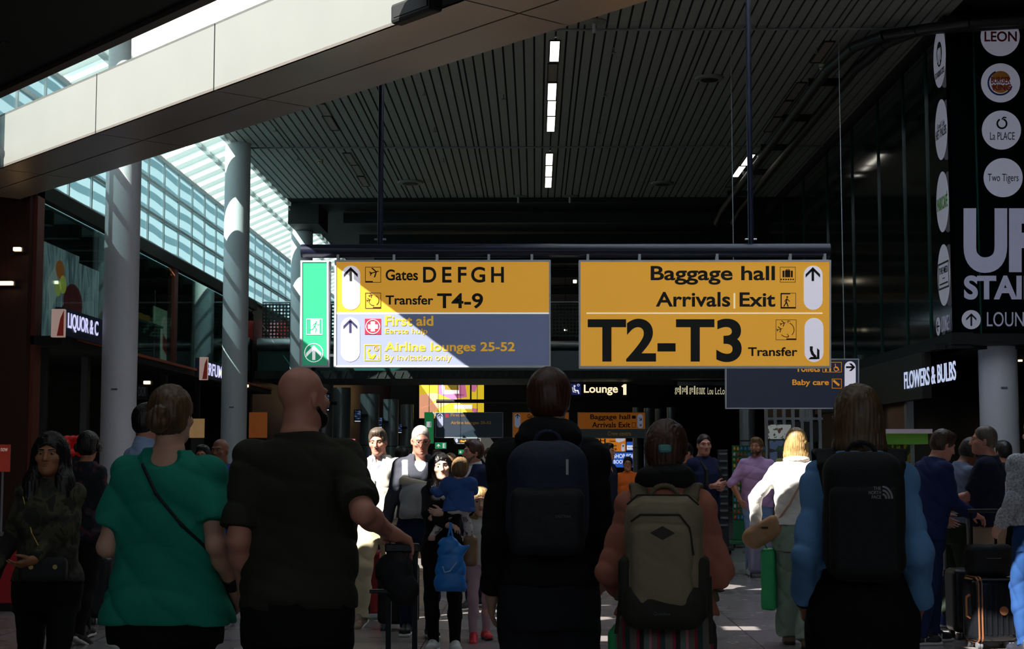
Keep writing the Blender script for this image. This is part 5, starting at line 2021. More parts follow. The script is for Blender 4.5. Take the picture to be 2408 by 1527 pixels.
# bald man with olive T-shirt pulling a suitcase
F = Frame(705, 5.8, 0)
JB = person(F, 'bald bearded man seen from behind in a dark olive T-shirt, hand on a suitcase handle', H=1.85, bulk=1.08, sw=0.205, h=0.0075, sk='ruddy', head=(-40, 2, 0),
            arms=(V((-0.215, 0.10, 0.99)), V((0.335, 0.02, 1.22))), hands=({'curl': 0.45, 'n': (1, 0.2, 0)}, {'d': (0.55, 0.45, -0.35), 'n': (0, -0.2, -1), 'curl': 0.75, 'thumb': 0.9}),
            elbow=(None, (0.15, -1, -0.4)),
            top=dict(c='34352a', sleeve='short', sl=0.85, sr=0.066, sw=1.12, hem=0.94, ease=0.02, folds=0.006, neck=0.066, loose=0.6, belly=0.1),
            bot=dict(c='141416', w=1.15), shoe=dict(c='1a1a1a'), beard=('dark', 1.0), belly=0.04)
tp = like(JB, 'suitcase', 'black trolley suitcase with raised handle beside the bald man', 'suitcase')
hp = JB['arms'][1][2]
hx, hy, hz = hp.x + 0.055, hp.y + 0.05, hp.z - 0.07
mk = M('black plastic', '101012', 0.4)
mb = MB()
mb.box(hx - 0.07, hx + 0.06, hy - 0.016, hy + 0.02, hz - 0.012, hz + 0.022)
mb.build('handle_grip', mk, tp, bevel=0.006)
mb = MB()
for dx in (-0.055, 0.045):
    mb.box(hx + dx - 0.01, hx + dx + 0.01, hy - 0.008, hy + 0.008, 0.56, hz)
mb.build('telescopic_pole', M('dark metal pole', '2a2c30', 0.3, metal=0.8), tp)
sdf('case', [rbox((hx, hy, 0.31), (0.19, 0.12, 0.27), 0.04, 0)], 0.012, M('black suitcase fabric', '121214', 0.8, bump=0.2), tp)
for dx in (-0.14, 0.14):
    for dy in (-0.08, 0.08):
        MB().lathe([(0.028, -0.012), (0.028, 0.012)], (hx + dx, hy + dy, 0.028), 16, 'x').build('wheel', mk, tp)
tb = like(JB, 'neck_pillow', 'black bundle strapped over the suitcase handle of the bald man', 'bag')
sdf('bundle', [ell((hx - 0.03, hy - 0.04, hz - 0.08), (0.07, 0.055, 0.07), 0.02), ell((hx + 0.0, hy - 0.05, hz - 0.14), (0.06, 0.045, 0.06), 0.03), folds(0.006, 2.0)], 0.009, M('black fabric bag', '17171a', 0.85, bump=0.2), tb)
mb = MB()
mb.box(hx - 0.12, hx - 0.02, hy - 0.08, hy - 0.06, hz - 0.16, hz - 0.145)
mb.build('strap', mk, tb, bevel=0.003)

# woman in a teal tunic
F = Frame(398, 6.0, -3)
JT = person(F, 'woman with a bun seen from behind in a long teal tunic with crossbody strap', H=1.78, fem=True, bulk=1.15, sw=0.19, h=0.0075, sk='pale', head=(-8, 2, 0),
            arms=(V((-0.215, 0.22, 1.13)), V((0.25, 0.07, 0.98))), hands=({'curl': 0.5}, {'curl': 0.35, 'n': (-0.9, 0.1, 0)}), hair=('bun', 'darkblond', 0.014),
            top=dict(c='1f8f78', sleeve='short', sl=0.72, sr=0.070, sw=1.25, hem=0.86, ease=0.025, flare=0.02, folds=0.007, neck=0.07, vback=True, loose=0.75, name='tunic', bust=False),
            bot=dict(c='131315', w=0.95, name='leggings'), shoe=dict(c='202020'))
bs = [back_surface(JT, -0.07, 0.53, 0.03), back_surface(JT, 0.0, 0.42, 0.05), back_surface(JT, 0.10, 0.30, 0.052), back_surface(JT, 0.18, 0.21, 0.045), JT['hip'] + V((0.235, 0.0, 0.15)), JT['hip'] + V((0.20, 0.15, 0.06))]
tq = like(JT, 'crossbody_bag', 'thin dark crossbody strap and bag on the woman in teal', 'bag')
strap_path(JT, bs, 0.007, 'strap', M('dark strap', '15161a', 0.7), tq)
sdf('pouch', [rbox((0.16, 0.23, 0.96), (0.10, 0.035, 0.08), 0.02, 0)], 0.01, M('dark pouch', '18181b', 0.7), tq)
w = JT['arms'][1][2]
e_ = JT['arms'][1][1]
u = (w - e_).normalized()
sdf('bracelet', [cone(w - u * 0.06, w - u * 0.015, 0.034, 0.032, 0, True), cone(w - u * 0.1, w + u * 0.03, 0.026, 0.025, 0, False, 'sub')], 0.005, M('dark beaded bracelet', '1c1a1c', 0.4, bump=0.8, bscale=120), JT['t'])

# dark-haired woman walking towards us on the left
F = Frame(118, 8.0, 184)
JD = person(F, 'woman with long dark hair in a dark camouflage jacket walking towards the camera', H=1.62, fem=True, h=0.0075, sk='olive', head=(0, 2, 0), step=0.25,
            arms=(V((0.02, 0.22, 0.98)), V((0.27, 0.10, 0.87))), hands=({'curl': 0.6, 'd': (0.9, 0.3, -0.3)}, {'curl': 0.3}), hair=('long', 'dark', 0.018, 0.42),
            top=dict(c='2c2d20', sleeve='long', hem=0.86, ease=0.026, folds=0.006, neck=0.055, name='jacket', collar='open', sr=0.066,
                     mat=ramp_mat('dark camouflage', [(0.0, '20221a'), (0.42, '34362a'), (0.52, '4a4834'), (0.62, '26261c')], 'noise', 9.0, 0.9, hard=True, dist=1.0)),
            bot=dict(c='101012', w=0.9), shoe=dict(c='151515'))
tq = like(JD, 'waist_bag', 'small dark waist bag with metal clasps on the woman in camouflage', 'bag')
sdf('pouch', [rbox((-0.02, 0.18, 0.93), (0.12, 0.04, 0.06), 0.025, 0)], 0.008, M('dark pouch'), tq)
MB().cyl((-0.09, 0.222, 0.945), (-0.09, 0.226, 0.945), 0.012, n=12).cyl((0.03, 0.222, 0.945), (0.03, 0.226, 0.945), 0.012, n=12).build('clasp', M('brass clasp', 'c8a860', 0.3, metal=0.8), tq)
strap_path(JD, [chest_surface(JD, 0.12, 0.44, 0.035), chest_surface(JD, 0.05, 0.26, 0.05), chest_surface(JD, -0.05, 0.08, 0.06)], 0.005, 'chain_strap', M('brass clasp'), tq)

# person with headphones on the left, walking away
F = Frame(203, 12.6, -12)
J4 = person(F, 'dark-haired person with headphones in a dark floral shirt walking away on the left', H=1.70, fem=True, h=0.009, sk='tan', head=(10, -4, 0), step=0.45, hair=('fringe', 'dark', 0.02),
            top=dict(c='22222c', sleeve='long', hem=0.82, ease=0.03, folds=0.006, mat=ramp_mat('dark floral cloth', [(0.0, '14161e'), (0.5, '1c2030'), (0.58, '5a2a2c'), (0.64, '2a3a54'), (0.7, '6a3a2a')], 'noise', 11.0, 0.9, hard=True)),
            bot=dict(c='0f0f12', w=1.0), shoe=dict(c='121214', pitch=(0, -25)))
Hd = J4['Hd']
tq = like(J4, 'headphones', 'dark over-ear headphones on the walking person in the floral shirt', 'headphones')
MB().tube([Hd(0.093 * math.cos(a_), -0.02, 0.03 + 0.103 * math.sin(a_)) for a_ in np.linspace(0, PI, 14)], 0.008, 8).build('band', mk, tq, True)
for sd in (-1, 1):
    sdf('ear_cup', [ell(Hd(sd * 0.098, -0.015, -0.005), (0.022, 0.035, 0.042), 0.0)], 0.006, mk, tq)

# tall man with glasses behind the woman in teal
F = Frame(342, 10.4, -50)
J5 = person(F, 'dark-haired man with glasses in a light blue shirt behind the woman in teal', H=1.86, h=0.0085, sk='ruddy', head=(-8, 0, 0), hair=('short', 'dark', 0.016),
            top=dict(c='9fb6dc', sleeve='long', hem=0.9, collar='full', neck=0.05), bot=dict(c='1b1d24'), shoe=dict(c='1a1a1a'))
glasses(J5)

# bald man in a blue suit
F = Frame(520, 14.4, 168)
J6 = person(F, 'bald man in a bright blue suit and white shirt between the teal and olive figures', H=1.67, bulk=1.1, h=0.009, sk='brown', head=(-6, 0, 0),
            top=dict(c='27408f', sleeve='long', hem=0.78, ease=0.03, vneck=1.5, name='suit_jacket', folds=0.003), bot=dict(c='26397e'), shoe=dict(c='1a1210'))
sdf('white_shirt', [loft([0.15, 0.3, 0.45, 0.52], [0.09, 0.1, 0.09, 0.06], [0.115, 0.125, 0.105, 0.07], [0.012] * 4, J6['hip'], Matrix.Identity(3), 0)], 0.009, M('white cotton', 'e6e6ea', 0.8), J6['t'])
F = Frame(478, 16.5, 175)
person(F, 'dark-haired person mostly hidden left of the bald man in a blue suit', H=1.62, h=0.011, sk='tan', hair=('short', 'dark'), top=dict(c='2a2a30', sleeve='long'), bot=dict(c='1a1a1e'), shoe=dict(c='181818'))
F = Frame(597, 16.0, 178)
person(F, 'person with blue and white checked trousers seen between teal and olive figures', H=1.5, fem=True, h=0.011, sk='pale', hair=('short', 'brown'), top=dict(c='2a4aa0', sleeve='long', hem=0.7),
       bot=dict(c='c8cad8', type='wide', w=0.85, mat=ramp_mat('white blue check', [(0.0, 'd8dae6'), (0.62, 'd8dae6'), (0.66, '3a4a78'), (0.8, '24305a')], 'Z', 4.0, 0.8, (1.0, 1.0, 1.0), 3.0, True)), shoe=dict(c='d8d8d8'))

# man in dark trousers and white trainers in the shade
F = Frame(832, 14.9, 182)
person(F, 'person in dark clothes and white trainers behind the olive shirt', H=1.60, h=0.01, sk='tan', step=0.3, hair=('short', 'dark'), top=dict(c='20263a', sleeve='long'), bot=dict(c='15161a'), shoe=dict(c='d8d8d6', sole='f0f0f0'))

# walking group in the sunlight
F = Frame(893, 13.9, 172)
J7 = person(F, 'older man in a cream half-zip sweater and cream trousers walking in sunlight', H=1.76, sw=0.205, bulk=1.06, h=0.0075, sk='ruddy', head=(2, -8, 3), step=-0.5, hair=('short', 'greyish', 0.012),
            arms=(V((-0.29, 0.02, 0.86)), V((0.27, 0.12, 0.9))),
            top=dict(c='e6e0d2', sleeve='long', hem=0.95, ease=0.026, folds=0.005, name='sweater', sr=0.068, vneck=1.0, neck=0.06, loose=0.6), bot=dict(c='d6c8a6', w=1.1, folds=0.005), shoe=dict(c='8a7a64', pitch=(0, -20)))
sdf('grey_shirt_collar', [cone(J7['neck'] + V((0, 0.01, -0.06)), J7['neck'] + V((0, 0.02, 0.03)), 0.088, 0.07, 0, True), loft([0.30, 0.42, 0.5, 0.53], [0.05, 0.07, 0.09, 0.07], [0.118, 0.123, 0.11, 0.08], [0.012] * 4, J7['hip'], Matrix.Identity(3), 0.01),
                          cone(J7['neck'] + V((0, 0.02, 0.0)), J7['neck'] + V((0, 0.03, 0.1)), 0.06, 0.06, 0, False, 'sub'), ell(J7['neck'] + V((0, 0.11, 0.02)), (0.022, 0.06, 0.07), 0, None, 'sub')], 0.0065, M('grey blue shirt', '8a909c', 0.8, bump=0.2, bscale=200), J7['t'])
MB().bar(chest_surface(J7, 0, 0.36, 0.034), chest_surface(J7, 0, 0.27, 0.036), 0.006).build('zip', M('zip silver', '9a9a98', 0.3, metal=0.7), J7['t'])

F = Frame(988, 13.0, 186)
J8 = person(F, 'grey-haired man with glasses in a charcoal V-neck wearing a baby carrier', H=1.77, sw=0.20, bulk=1.05, h=0.0072, sk='ruddy', head=(6, -14, 0), step=0.2, hair=('crop', 'white', 0.005),
            arms=(V((-0.26, 0.12, 0.9)), V((0.30, 0.06, 0.88))), hands=({'curl': 0.5}, {'curl': 0.8}),
            top=dict(c='42444e', sleeve='long', hem=0.99, ease=0.018, folds=0.004, name='sweater', sr=0.062, neck=0.06, vneck=1.1), bot=dict(c='1d2a48', w=1.0, name='jeans'), shoe=dict(c='15120f'))
glasses(J8, '4a4640')
sdf('undershirt', [loft([0.34, 0.42, 0.5, 0.53], [0.05, 0.075, 0.085, 0.065], [0.112, 0.117, 0.1, 0.072], [0.012] * 4, J8['hip'], J8['Rs'], 0.01)], 0.0065, M('white cotton', 'e6e6ea', 0.8), J8['t'])
MB().box(-0.17, 0.17, 0.125, 0.135, 1.005, 1.035).build('belt', M('dark belt', '2a1d14', 0.5), J8['t'])
tq = like(J8, 'baby_carrier', 'pale grey fabric baby carrier buckled on the chest of the grey-haired man', 'carrier')
mcar = M('pale grey canvas', 'b4b6b8', 0.85, bump=0.3, bscale=150)
s8 = J8['s']
sdf('pouch', [ell((0.02, 0.17, 1.16), (0.15, 0.09, 0.14), 0.03), ell((-0.06, 0.19, 1.07), (0.08, 0.075, 0.08), 0.03), ell((0.09, 0.19, 1.07), (0.08, 0.075, 0.08), 0.03), rbox((0.0, 0.14, 1.02), (0.17, 0.03, 0.035), 0.02, 0.02), folds(0.007, 1.0)], 0.008, mcar, tq)
sdf('cream_roll', [cone((-0.13, 0.17, 1.24), (0.14, 0.17, 1.30), 0.034, 0.036, 0.02), folds(0.004, 4.0)], 0.008, M('cream padding', 'd8d0b8', 0.9), tq)
for sd in (-1, 1):
    pts = [chest_surface(J8, sd * 0.125, 0.30, 0.04), chest_surface(J8, sd * 0.125, 0.40, 0.034), J8['hip'] + V((sd * 0.125, 0.05, 0.525)), J8['hip'] + V((sd * 0.12, -0.06, 0.53)), back_surface(J8, sd * 0.06, 0.3, 0.04)]
    pr = []
    for a, b in zip(pts[:-1], pts[1:]):
        for q in (-1, 0, 1):
            pr.append(cone(a + V((q * 0.016, 0, 0)), b + V((q * 0.016, 0, 0)), 0.013, 0.013, 0.012))
    sdf('shoulder_strap', pr, 0.008, mcar, tq)
MB().cyl(chest_surface(J8, 0.125, 0.36, 0.052), chest_surface(J8, 0.125, 0.36, 0.062), 0.018, n=14).build('buckle', mk, tq, True)

F = Frame(1042, 12.0, 181)
J9 = person(F, 'woman in black with pulled-back dark hair carrying a toddler and a blue bag', H=1.53, fem=True, h=0.0068, sk='fair', head=(8, 0, 8), step=-0.16, hair=('long', 'dark', 0.010, 0.06),
            feet=(V((-0.10, 0.04, 0)), V((0.07, -0.03, 0))),
            arms=(V((-0.01, 0.27, 1.075)), V((-0.05, 0.30, 0.985))), hands=({'d': (0.9, 0.15, 0.05), 'n': (0, -1, 0.2), 'curl': 0.85}, {'d': (-0.8, 0.3, -0.2), 'n': (0, -0.2, -1), 'curl': 0.9}), elbow=((-1, 0.1, -0.3), (1, 0.1, -0.3)),
            top=dict(c='17171b', sleeve='long', hem=0.83, ease=0.016, folds=0.004, neck=0.05, sr=0.06), bot=dict(c='111113', w=0.92, folds=0.0012, name='leggings'), shoe=dict(c='d4d4d0', sole='f2f2f0', laces='f0f0ee'))
F2 = Frame(1080, 11.74, 8, z=0.80)
JK = person(F2, 'toddler with tousled light brown hair in a denim blouse held by the woman', H=0.62, h=0.0055, sk='fair', head=(-12, 0, 8), headscale=1.02, hoff=(0, 0.01, 0.025), sw=0.30, bulk=1.25, hair=('fringe', 'sandy', 0.02), brow=False,
            feet=(V((-0.20, 0.10, 0.06)), V((0.10, 0.12, 0.04))), arms=(V((-0.19, 0.07, 0.45)), V((0.06, 0.13, 0.46))), elbow=((-0.6, -0.3, -0.8), (0.8, 0.3, -0.6)),
            top=dict(c='3d5fa0', sleeve='long', hem=0.29, ease=0.016, flare=0.02, folds=0.006, name='denim_blouse', sr=0.095, neck=0.07, cuff=0.07, bs=120),
            bot=dict(c='c8c0c4', w=1.15, mat=ramp_mat('pale floral leggings', [(0.0, 'd8d0cc'), (0.55, 'd0c6c2'), (0.62, '6a5a5a'), (0.7, 'b8888a')], 'noise', 30.0, 0.9, hard=True)), shoe=dict(c='d09a90', sole='e8d8d0'))
F3 = Frame(1130, 12.7, 188)
JG = person(F3, 'blond girl in a white T-shirt, pale pink trousers and red trainers', H=1.19, fem=True, h=0.0068, sk='fair', head=(-4, 0, 0), headscale=1.22, step=-0.2, hair=('bob', 'blond', 0.012), bulk=1.05,
            top=dict(c='dcdcdc', sleeve='short', hem=0.62, bust=False, folds=0.004, neck=0.05), bot=dict(c='c8a8b4', w=0.9), shoe=dict(c='e0303c', sole='2a2a2e', laces='f2d8d8', pitch=(0, -18)))

# bags of the walking group
tq = like(J9, 'carrier_bag', 'bright blue plastic carrier bag hanging from the woman in black', 'bag')
bx, by, bz = J9['arms'][1][2].x - 0.03, J9['arms'][1][2].y + 0.05, J9['arms'][1][2].z
mblue = M('bright blue plastic', '1f7ad0', 0.4, var=0.12, scale=9, bump=0.4, bscale=18)
cb = [bx + 0.005, by + 0.02]
zs = [0.50, 0.53, 0.66, 0.80, 0.87, 0.91]
sdf('bag_body', [loft([v - 0.5 for v in zs], [0.10, 0.115, 0.108, 0.092, 0.055, 0.016], [0.05, 0.075, 0.07, 0.055, 0.035, 0.016], [0] * 6, (cb[0], cb[1], bz - 1.0 + 0.51), Matrix.Identity(3), 0.01, 2.6),
                 cone((cb[0] - 0.06, cb[1], bz - 0.20), (cb[0] - 0.135, cb[1] + 0.02, bz - 0.155), 0.035, 0.008, 0.02), cone((cb[0] + 0.05, cb[1], bz - 0.12), (cb[0] + 0.085, cb[1] + 0.02, bz - 0.13), 0.03, 0.008, 0.02), folds(0.007, 5.0, 30, 24)], 0.007, mblue, tq)
mb = MB()
for dx in (-0.012, 0.014):
    mb.tube([(cb[0] + dx * 2, cb[1], bz - 0.13), (cb[0] + dx * 0.5, cb[1] - 0.005, bz - 0.04), (cb[0], cb[1] - 0.02, bz + 0.02)], 0.009, 8)
mb.build('bag_handle', mblue, tq, True)
pth = [(0.055, -0.30), (0.04, -0.345), (0.0, -0.335), (-0.05, -0.27)]
mb = MB()
for (a, c), (a2, c2) in zip(pth[:-1], pth[1:]):
    mb.bar((cb[0] + a, cb[1] + 0.082, bz + c), (cb[0] + a2, cb[1] + 0.082, bz + c2), 0.004, 0.008)
mb.build('pale_line_motif', M('pale bag motif', 'a8c8d8', 0.5), tq)
tq = like(J9, 'handbag', 'tan brown leather handbag at the hip of the woman in black', 'bag')
hx_ = -0.22
sdf('bag_body', [rbox((hx_, 0.10, 0.78), (0.055, 0.10, 0.12), 0.04, 0), folds(0.004, 3)], 0.008, M('tan leather', '8a6a48', 0.5, var=0.15, bump=0.1), tq)
strap_path(J9, [V((hx_ + 0.01, 0.04, 0.88)), V((hx_ + 0.03, 0.05, 1.05)), V((hx_ + 0.08, 0.04, 1.26))], 0.008, 'strap', M('tan leather'), tq)

F = Frame(1117, 15.4, 128)
J12 = person(F, 'brown-haired man with stubble in a navy suit behind the toddler', H=1.66, h=0.009, sk='ruddy', head=(-14, 0, 0), hair=('short', 'auburn', 0.014), beard=('greyish', 0.92), step=0.3,
             top=dict(c='1c2544', sleeve='long', hem=0.78, ease=0.03, vneck=1.6, name='suit_jacket', folds=0.003), bot=dict(c='1a2240'), shoe=dict(c='1a1210'))
sdf('white_shirt', [loft([0.15, 0.3, 0.45, 0.53], [0.09, 0.1, 0.09, 0.06], [0.12, 0.13, 0.11, 0.075], [0.012] * 4, J12['hip'], Matrix.Identity(3), 0), cone(J12['neck'] - V((0, 0, 0.04)), J12['neck'] + V((0, 0.015, 0.04)), 0.075, 0.066, 0.01, True)], 0.008, M('white cotton'), J12['t'])

small = [
    ('man with shaved head in a black T-shirt far behind the suited man', 1150, 24.0, 225, 1.64, dict(sk='fair', hair=('crop', 'brown', 0.003), top=dict(c='1c1c20', sleeve='short'), bot=dict(c='23252c'))),
    ('dark-haired person behind the shoulder of the grey-haired man', 945, 18.5, 20, 1.62, dict(sk='tan', hair=('short', 'dark'), top=dict(c='1a1c22', sleeve='long'), bot=dict(c='1b1b1f'))),
    ('red-faced person far behind, over the head of the woman in black', 1029, 23.0, 175, 1.60, dict(sk='ruddy', hair=('short', 'auburn'), top=dict(c='26262c', sleeve='long'), bot=dict(c='1c1c22'))),
    ('curly-haired person far behind the toddler', 1060, 20.0, 10, 1.53, dict(sk='fair', hair=('fringe', 'sandy', 0.02), top=dict(c='2a2a2e', sleeve='long'), bot=dict(c='1c1c22'), fem=True)),
    ('man with glasses in an orange shirt below a lit blue sign', 1475, 24.0, 176, 1.49, dict(sk='tan', hair=('short', 'dark'), top=dict(c='e06a24', sleeve='short'), bot=dict(c='22242c'))),
    ('dark-suited man walking to the right behind the young man in a hoodie', 1425, 21.0, 235, 1.68, dict(sk='tan', hair=('short', 'dark'), top=dict(c='1c2030', sleeve='long', hem=0.8, vneck=1.4), bot=dict(c='181a22'), step=0.5)),
    ('dark-haired person behind the grey-haired man in a navy T-shirt', 2352, 17.0, 20, 1.67, dict(sk='tan', hair=('short', 'dark'), top=dict(c='22262e', sleeve='long'), bot=dict(c='1b1b1f'))),
]
for lb, px, Y, yw, Hh, kw in small:
    jj = person(Frame(px, Y, yw), lb, H=Hh, h=0.011, shoe=dict(c='222222'), **kw)
    if 'glasses' in lb:
        glasses(jj)

# tall young man in a black hoodie with navy backpack
F = Frame(1290, 6.3, -2)
JY = person(F, 'tall young man seen from behind in a black hoodie and dark shorts', H=1.86, sw=0.198, h=0.0075, sk='pale', head=(-6, -4, 0), hair=('short', 'auburn', 0.018),
            arms=(V((-0.235, 0.07, 0.95)), V((0.22, 0.2, 1.02))), hands=({'curl': 0.28}, {'curl': 0.4}),
            top=dict(c='161619', sleeve='long', hem=0.99, ease=0.022, folds=0.006, name='hoodie', sr=0.070, neck=0.05, loose=0.5), bot=dict(c='24242a', type='shorts', short=0.42, w=1.15, name='shorts'), shoe=dict(c='d0d0d0'))
sdf('hood', [ell(JY['neck'] + V((0, -0.05, 0.0)), (0.135, 0.085, 0.07), 0.03), ell(JY['neck'] + V((0, 0.0, 0.03)), (0.115, 0.105, 0.055), 0.03), cone(JY['neck'] + V((0, 0.03, 0)), JY['Hd'](0, 0, -0.02), 0.07, 0.075, 0.02, False, 'sub'), folds(0.006, 1.0)], 0.0085, JY['topmat'], JY['t'])


def backpack(J, label, body, mat, st=None, straps=None, depth=0.1, z0=0.02, z1=0.44, w=0.15, top_r=0.1):
    t = like(J, 'backpack', label, 'backpack')
    s = J['s']
    yb = back_surface(J, 0, 0.3 * s, 0.02).y
    c = J['hip'] + V((0, 0, (z0 + z1) / 2))
    yc = yb - depth * 0.9
    pr = [rbox((c.x, yc, c.z), (w, depth, (z1 - z0) / 2), top_r, 0.0), cut((0, 1, 0), (0, yb - 0.004, 0)), folds(0.004, 2.0, 18, 12)]
    sdf(body, pr, 0.009, mat, t)
    shoulder_straps(J, t, straps or mat, **(st or {}))
    mb = MB()
    zt = c.z + (z1 - z0) / 2
    mb.tube([(c.x + 0.05 * math.cos(a_), yb - 0.02, zt - 0.005 + 0.04 * math.sin(a_)) for a_ in np.linspace(0, PI, 9)], 0.009, 8)
    mb.build('grab_handle', straps or mat, t, True)
    return t, V((c.x, yc - depth, c.z)), yb


mnv = M('dark navy ripstop', '1d2740', 0.75, var=0.2, scale=60, bump=0.3, bscale=150)
t, ct, yb = backpack(JY, 'dark navy backpack with front pocket on the young man in the hoodie', 'main_compartment', mnv, depth=0.10, z0=0.13, z1=0.585, w=0.165, top_r=0.12)
sdf('front_pocket', [rbox((ct.x, ct.y + 0.015, ct.z - 0.09), (0.145, 0.045, 0.13), 0.045, 0), folds(0.003, 1)], 0.008, M('black ripstop', '15181f', 0.75, var=0.2, scale=40, bump=0.3, bscale=150), t)
mb = MB()
mb.tube([(ct.x + 0.13 * math.cos(a_), ct.y + 0.05, ct.z + 0.05 + 0.13 * math.sin(a_)) for a_ in np.linspace(0.0, PI, 14)], 0.005, 6)
mb.build('zip', M('dark zip', '0c0c10', 0.4), t, True)
MB().box(ct.x + 0.075, ct.x + 0.085, ct.y - 0.0, ct.y + 0.008, ct.z + 0.09, ct.z + 0.15).build('zip_puller', M('zip silver', '9a9a98', 0.3, metal=0.7), t)
text_mesh('lettering', 'EASTPAK', lambda u, v: V((ct.x + 0.035 + 0.062 * u, ct.y - 0.034, ct.z - 0.075 + 0.011 * v)), M('grey embroidery', '6a6a70', 0.8, var=0), t, 0.0, 0.002)

# woman in coral jacket with tan backpack
F = Frame(1563, 5.9, -7)
JC = person(F, 'woman with clipped-up auburn hair seen from behind in a coral jacket', H=1.635, fem=True, sw=0.18, bulk=1.0, h=0.0072, sk='fair', head=(-8, -6, 0), hair=('clip', 'auburn', 0.016),
            arms=(V((-0.19, 0.20, 0.99)), V((0.15, 0.24, 1.06))), hands=({'curl': 0.3, 'd': (0.1, 0.4, -0.7)}, {'curl': 0.5}), elbow=((-0.22, -1, 0.0), (0.22, -1, 0.0)),
            top=dict(c='bc7662', sleeve='long', hem=0.90, ease=0.03, folds=0.007, name='jacket', sr=0.064, sr2=0.98, neck=0.05, bust=False, cuff=0.045),
            bot=dict(c='8a4a50', type='wide', w=0.9, mat=ramp_mat('striped cotton', [(0.0, '7a7068'), (0.2, 'a02c48'), (0.28, '2a2430'), (0.4, '6a7a70'), (0.55, 'c8788a'), (0.62, '70685e'), (0.78, '9a2a3e'), (0.86, '2c4a4a')], 'X', 2.3, 0.85, (1, 0.4, 0.02), 0.6, True)), shoe=dict(c='d0d0d0'))
sdf('black_scarf', [ell(JC['neck'] + V((0, -0.005, 0.02)), (0.115, 0.10, 0.045), 0.03), ell(JC['neck'] + V((0, -0.03, 0.05)), (0.10, 0.08, 0.035), 0.03), cone(JC['neck'] - V((0, 0, 0.1)), JC['Hd'](0, 0, 0), 0.055, 0.055, 0.01, False, 'sub'), folds(0.006, 2)], 0.008, M('black knit', '0f0f12', 0.9, bump=0.4), JC['t'])
Hd = JC['Hd']
tq = like(JC, 'hair_clip', 'pale turquoise hair claw clip at the back of auburn hair', 'hair clip')
mb = MB()
mb.box(Hd(0, 0, 0).x - 0.028, Hd(0, 0, 0).x + 0.022, Hd(0, -0.155, 0).y, Hd(0, -0.13, 0).y, Hd(0, 0, -0.005).z, Hd(0, 0, 0.03).z)
mb.build('clip_body', M('turquoise plastic', '5a9a98', 0.3), tq, bevel=0.01)
mtan = M('khaki ripstop', '8e8066', 0.8, var=0.1, bump=0.35, bscale=40)
mtd = M('dark brown ripstop', '2a2720', 0.8, bump=0.3, bscale=60)
t, ct, yb = backpack(JC, 'khaki hiking backpack with dark base on the woman in coral', 'main_compartment', mtan, st=dict(x=0.105, w=0.05, e=0.045, up=0.015), straps=M('khaki strap', '6a6048', 0.8, bump=0.2), depth=0.105, z0=0.03, z1=0.495, w=0.142, top_r=0.08)
sdf('front_pocket', [rbox((ct.x - 0.005, ct.y + 0.02, ct.z - 0.02), (0.112, 0.045, 0.165), 0.045, 0), folds(0.003, 6)], 0.008, mtan, t)
sdf('dark_base', [rbox((ct.x, ct.y + 0.10, ct.z - 0.17), (0.152, 0.122, 0.08), 0.06, 0), folds(0.003, 3)], 0.009, mtd, t)
for sd in (-1, 1):
    sdf('side_pocket', [rbox((ct.x + sd * 0.138, ct.y + 0.105, ct.z - 0.10), (0.028, 0.08, 0.11), 0.025, 0)], 0.008, mtd, t)
y_ = ct.y - 0.03
MB().prism([(ct.x - 0.045, y_, ct.z + 0.10), (ct.x, y_, ct.z + 0.075), (ct.x + 0.045, y_, ct.z + 0.10), (ct.x, y_, ct.z + 0.125)], (0, 0.006, 0)).build('leather_patch', M('dark leather', '2c221a', 0.6), t)
mb = MB()
mb.tube([(ct.x - 0.115, y_ + 0.03, ct.z + 0.14), (ct.x - 0.08, y_ + 0.02, ct.z + 0.165), (ct.x + 0.06, y_ + 0.02, ct.z + 0.165), (ct.x + 0.095, y_ + 0.025, ct.z + 0.12), (ct.x + 0.11, y_ + 0.03, ct.z + 0.02)], 0.004, 6)
mb.tube([(ct.x - 0.13, y_ + 0.05, ct.z + 0.2), (ct.x - 0.09, y_ + 0.045, ct.z + 0.235), (ct.x + 0.09, y_ + 0.045, ct.z + 0.235), (ct.x + 0.13, y_ + 0.05, ct.z + 0.2)], 0.004, 6)
mb.build('zip', mtd, t, True)
MB().box(ct.x + 0.055, ct.x + 0.068, y_ + 0.012, y_ + 0.02, ct.z - 0.13, ct.z + 0.08).build('vertical_zip', mtd, t)
mb = MB()
mb.bar((ct.x - 0.16, ct.y + 0.06, ct.z - 0.15), (ct.x - 0.175, ct.y + 0.05, ct.z - 0.27), 0.02, 0.004)
mb.build('loose_strap', mtd, t)
mb = MB()
mb.bar((ct.x + 0.165, ct.y + 0.06, ct.z - 0.06), (ct.x + 0.17, ct.y + 0.05, ct.z - 0.30), 0.016, 0.004)
mb.build('loose_strap', mtd, t)
text_mesh('lettering', 'Quechua', lambda u, v: V((ct.x - 0.035 + 0.06 * u, ct.y - 0.026, ct.z - 0.195 + 0.013 * v)), M('grey embroidery'), t, 0.0, 0.002)
tq = like(JC, 'carrier_bag', 'bright green bag hanging at the left of the striped trousers', 'bag')
sdf('bag_body', [rbox((-0.17, 0.16, 0.62), (0.055, 0.12, 0.22), 0.02, 0), folds(0.004, 2)], 0.01, M('bright green fabric', '2fb46a', 0.6), tq)
strap_path(JC, [V((-0.17, 0.16, 0.83)), V((-0.19, 0.2, 0.98))], 0.008, 'bag_handle', M('bright green fabric'), tq)

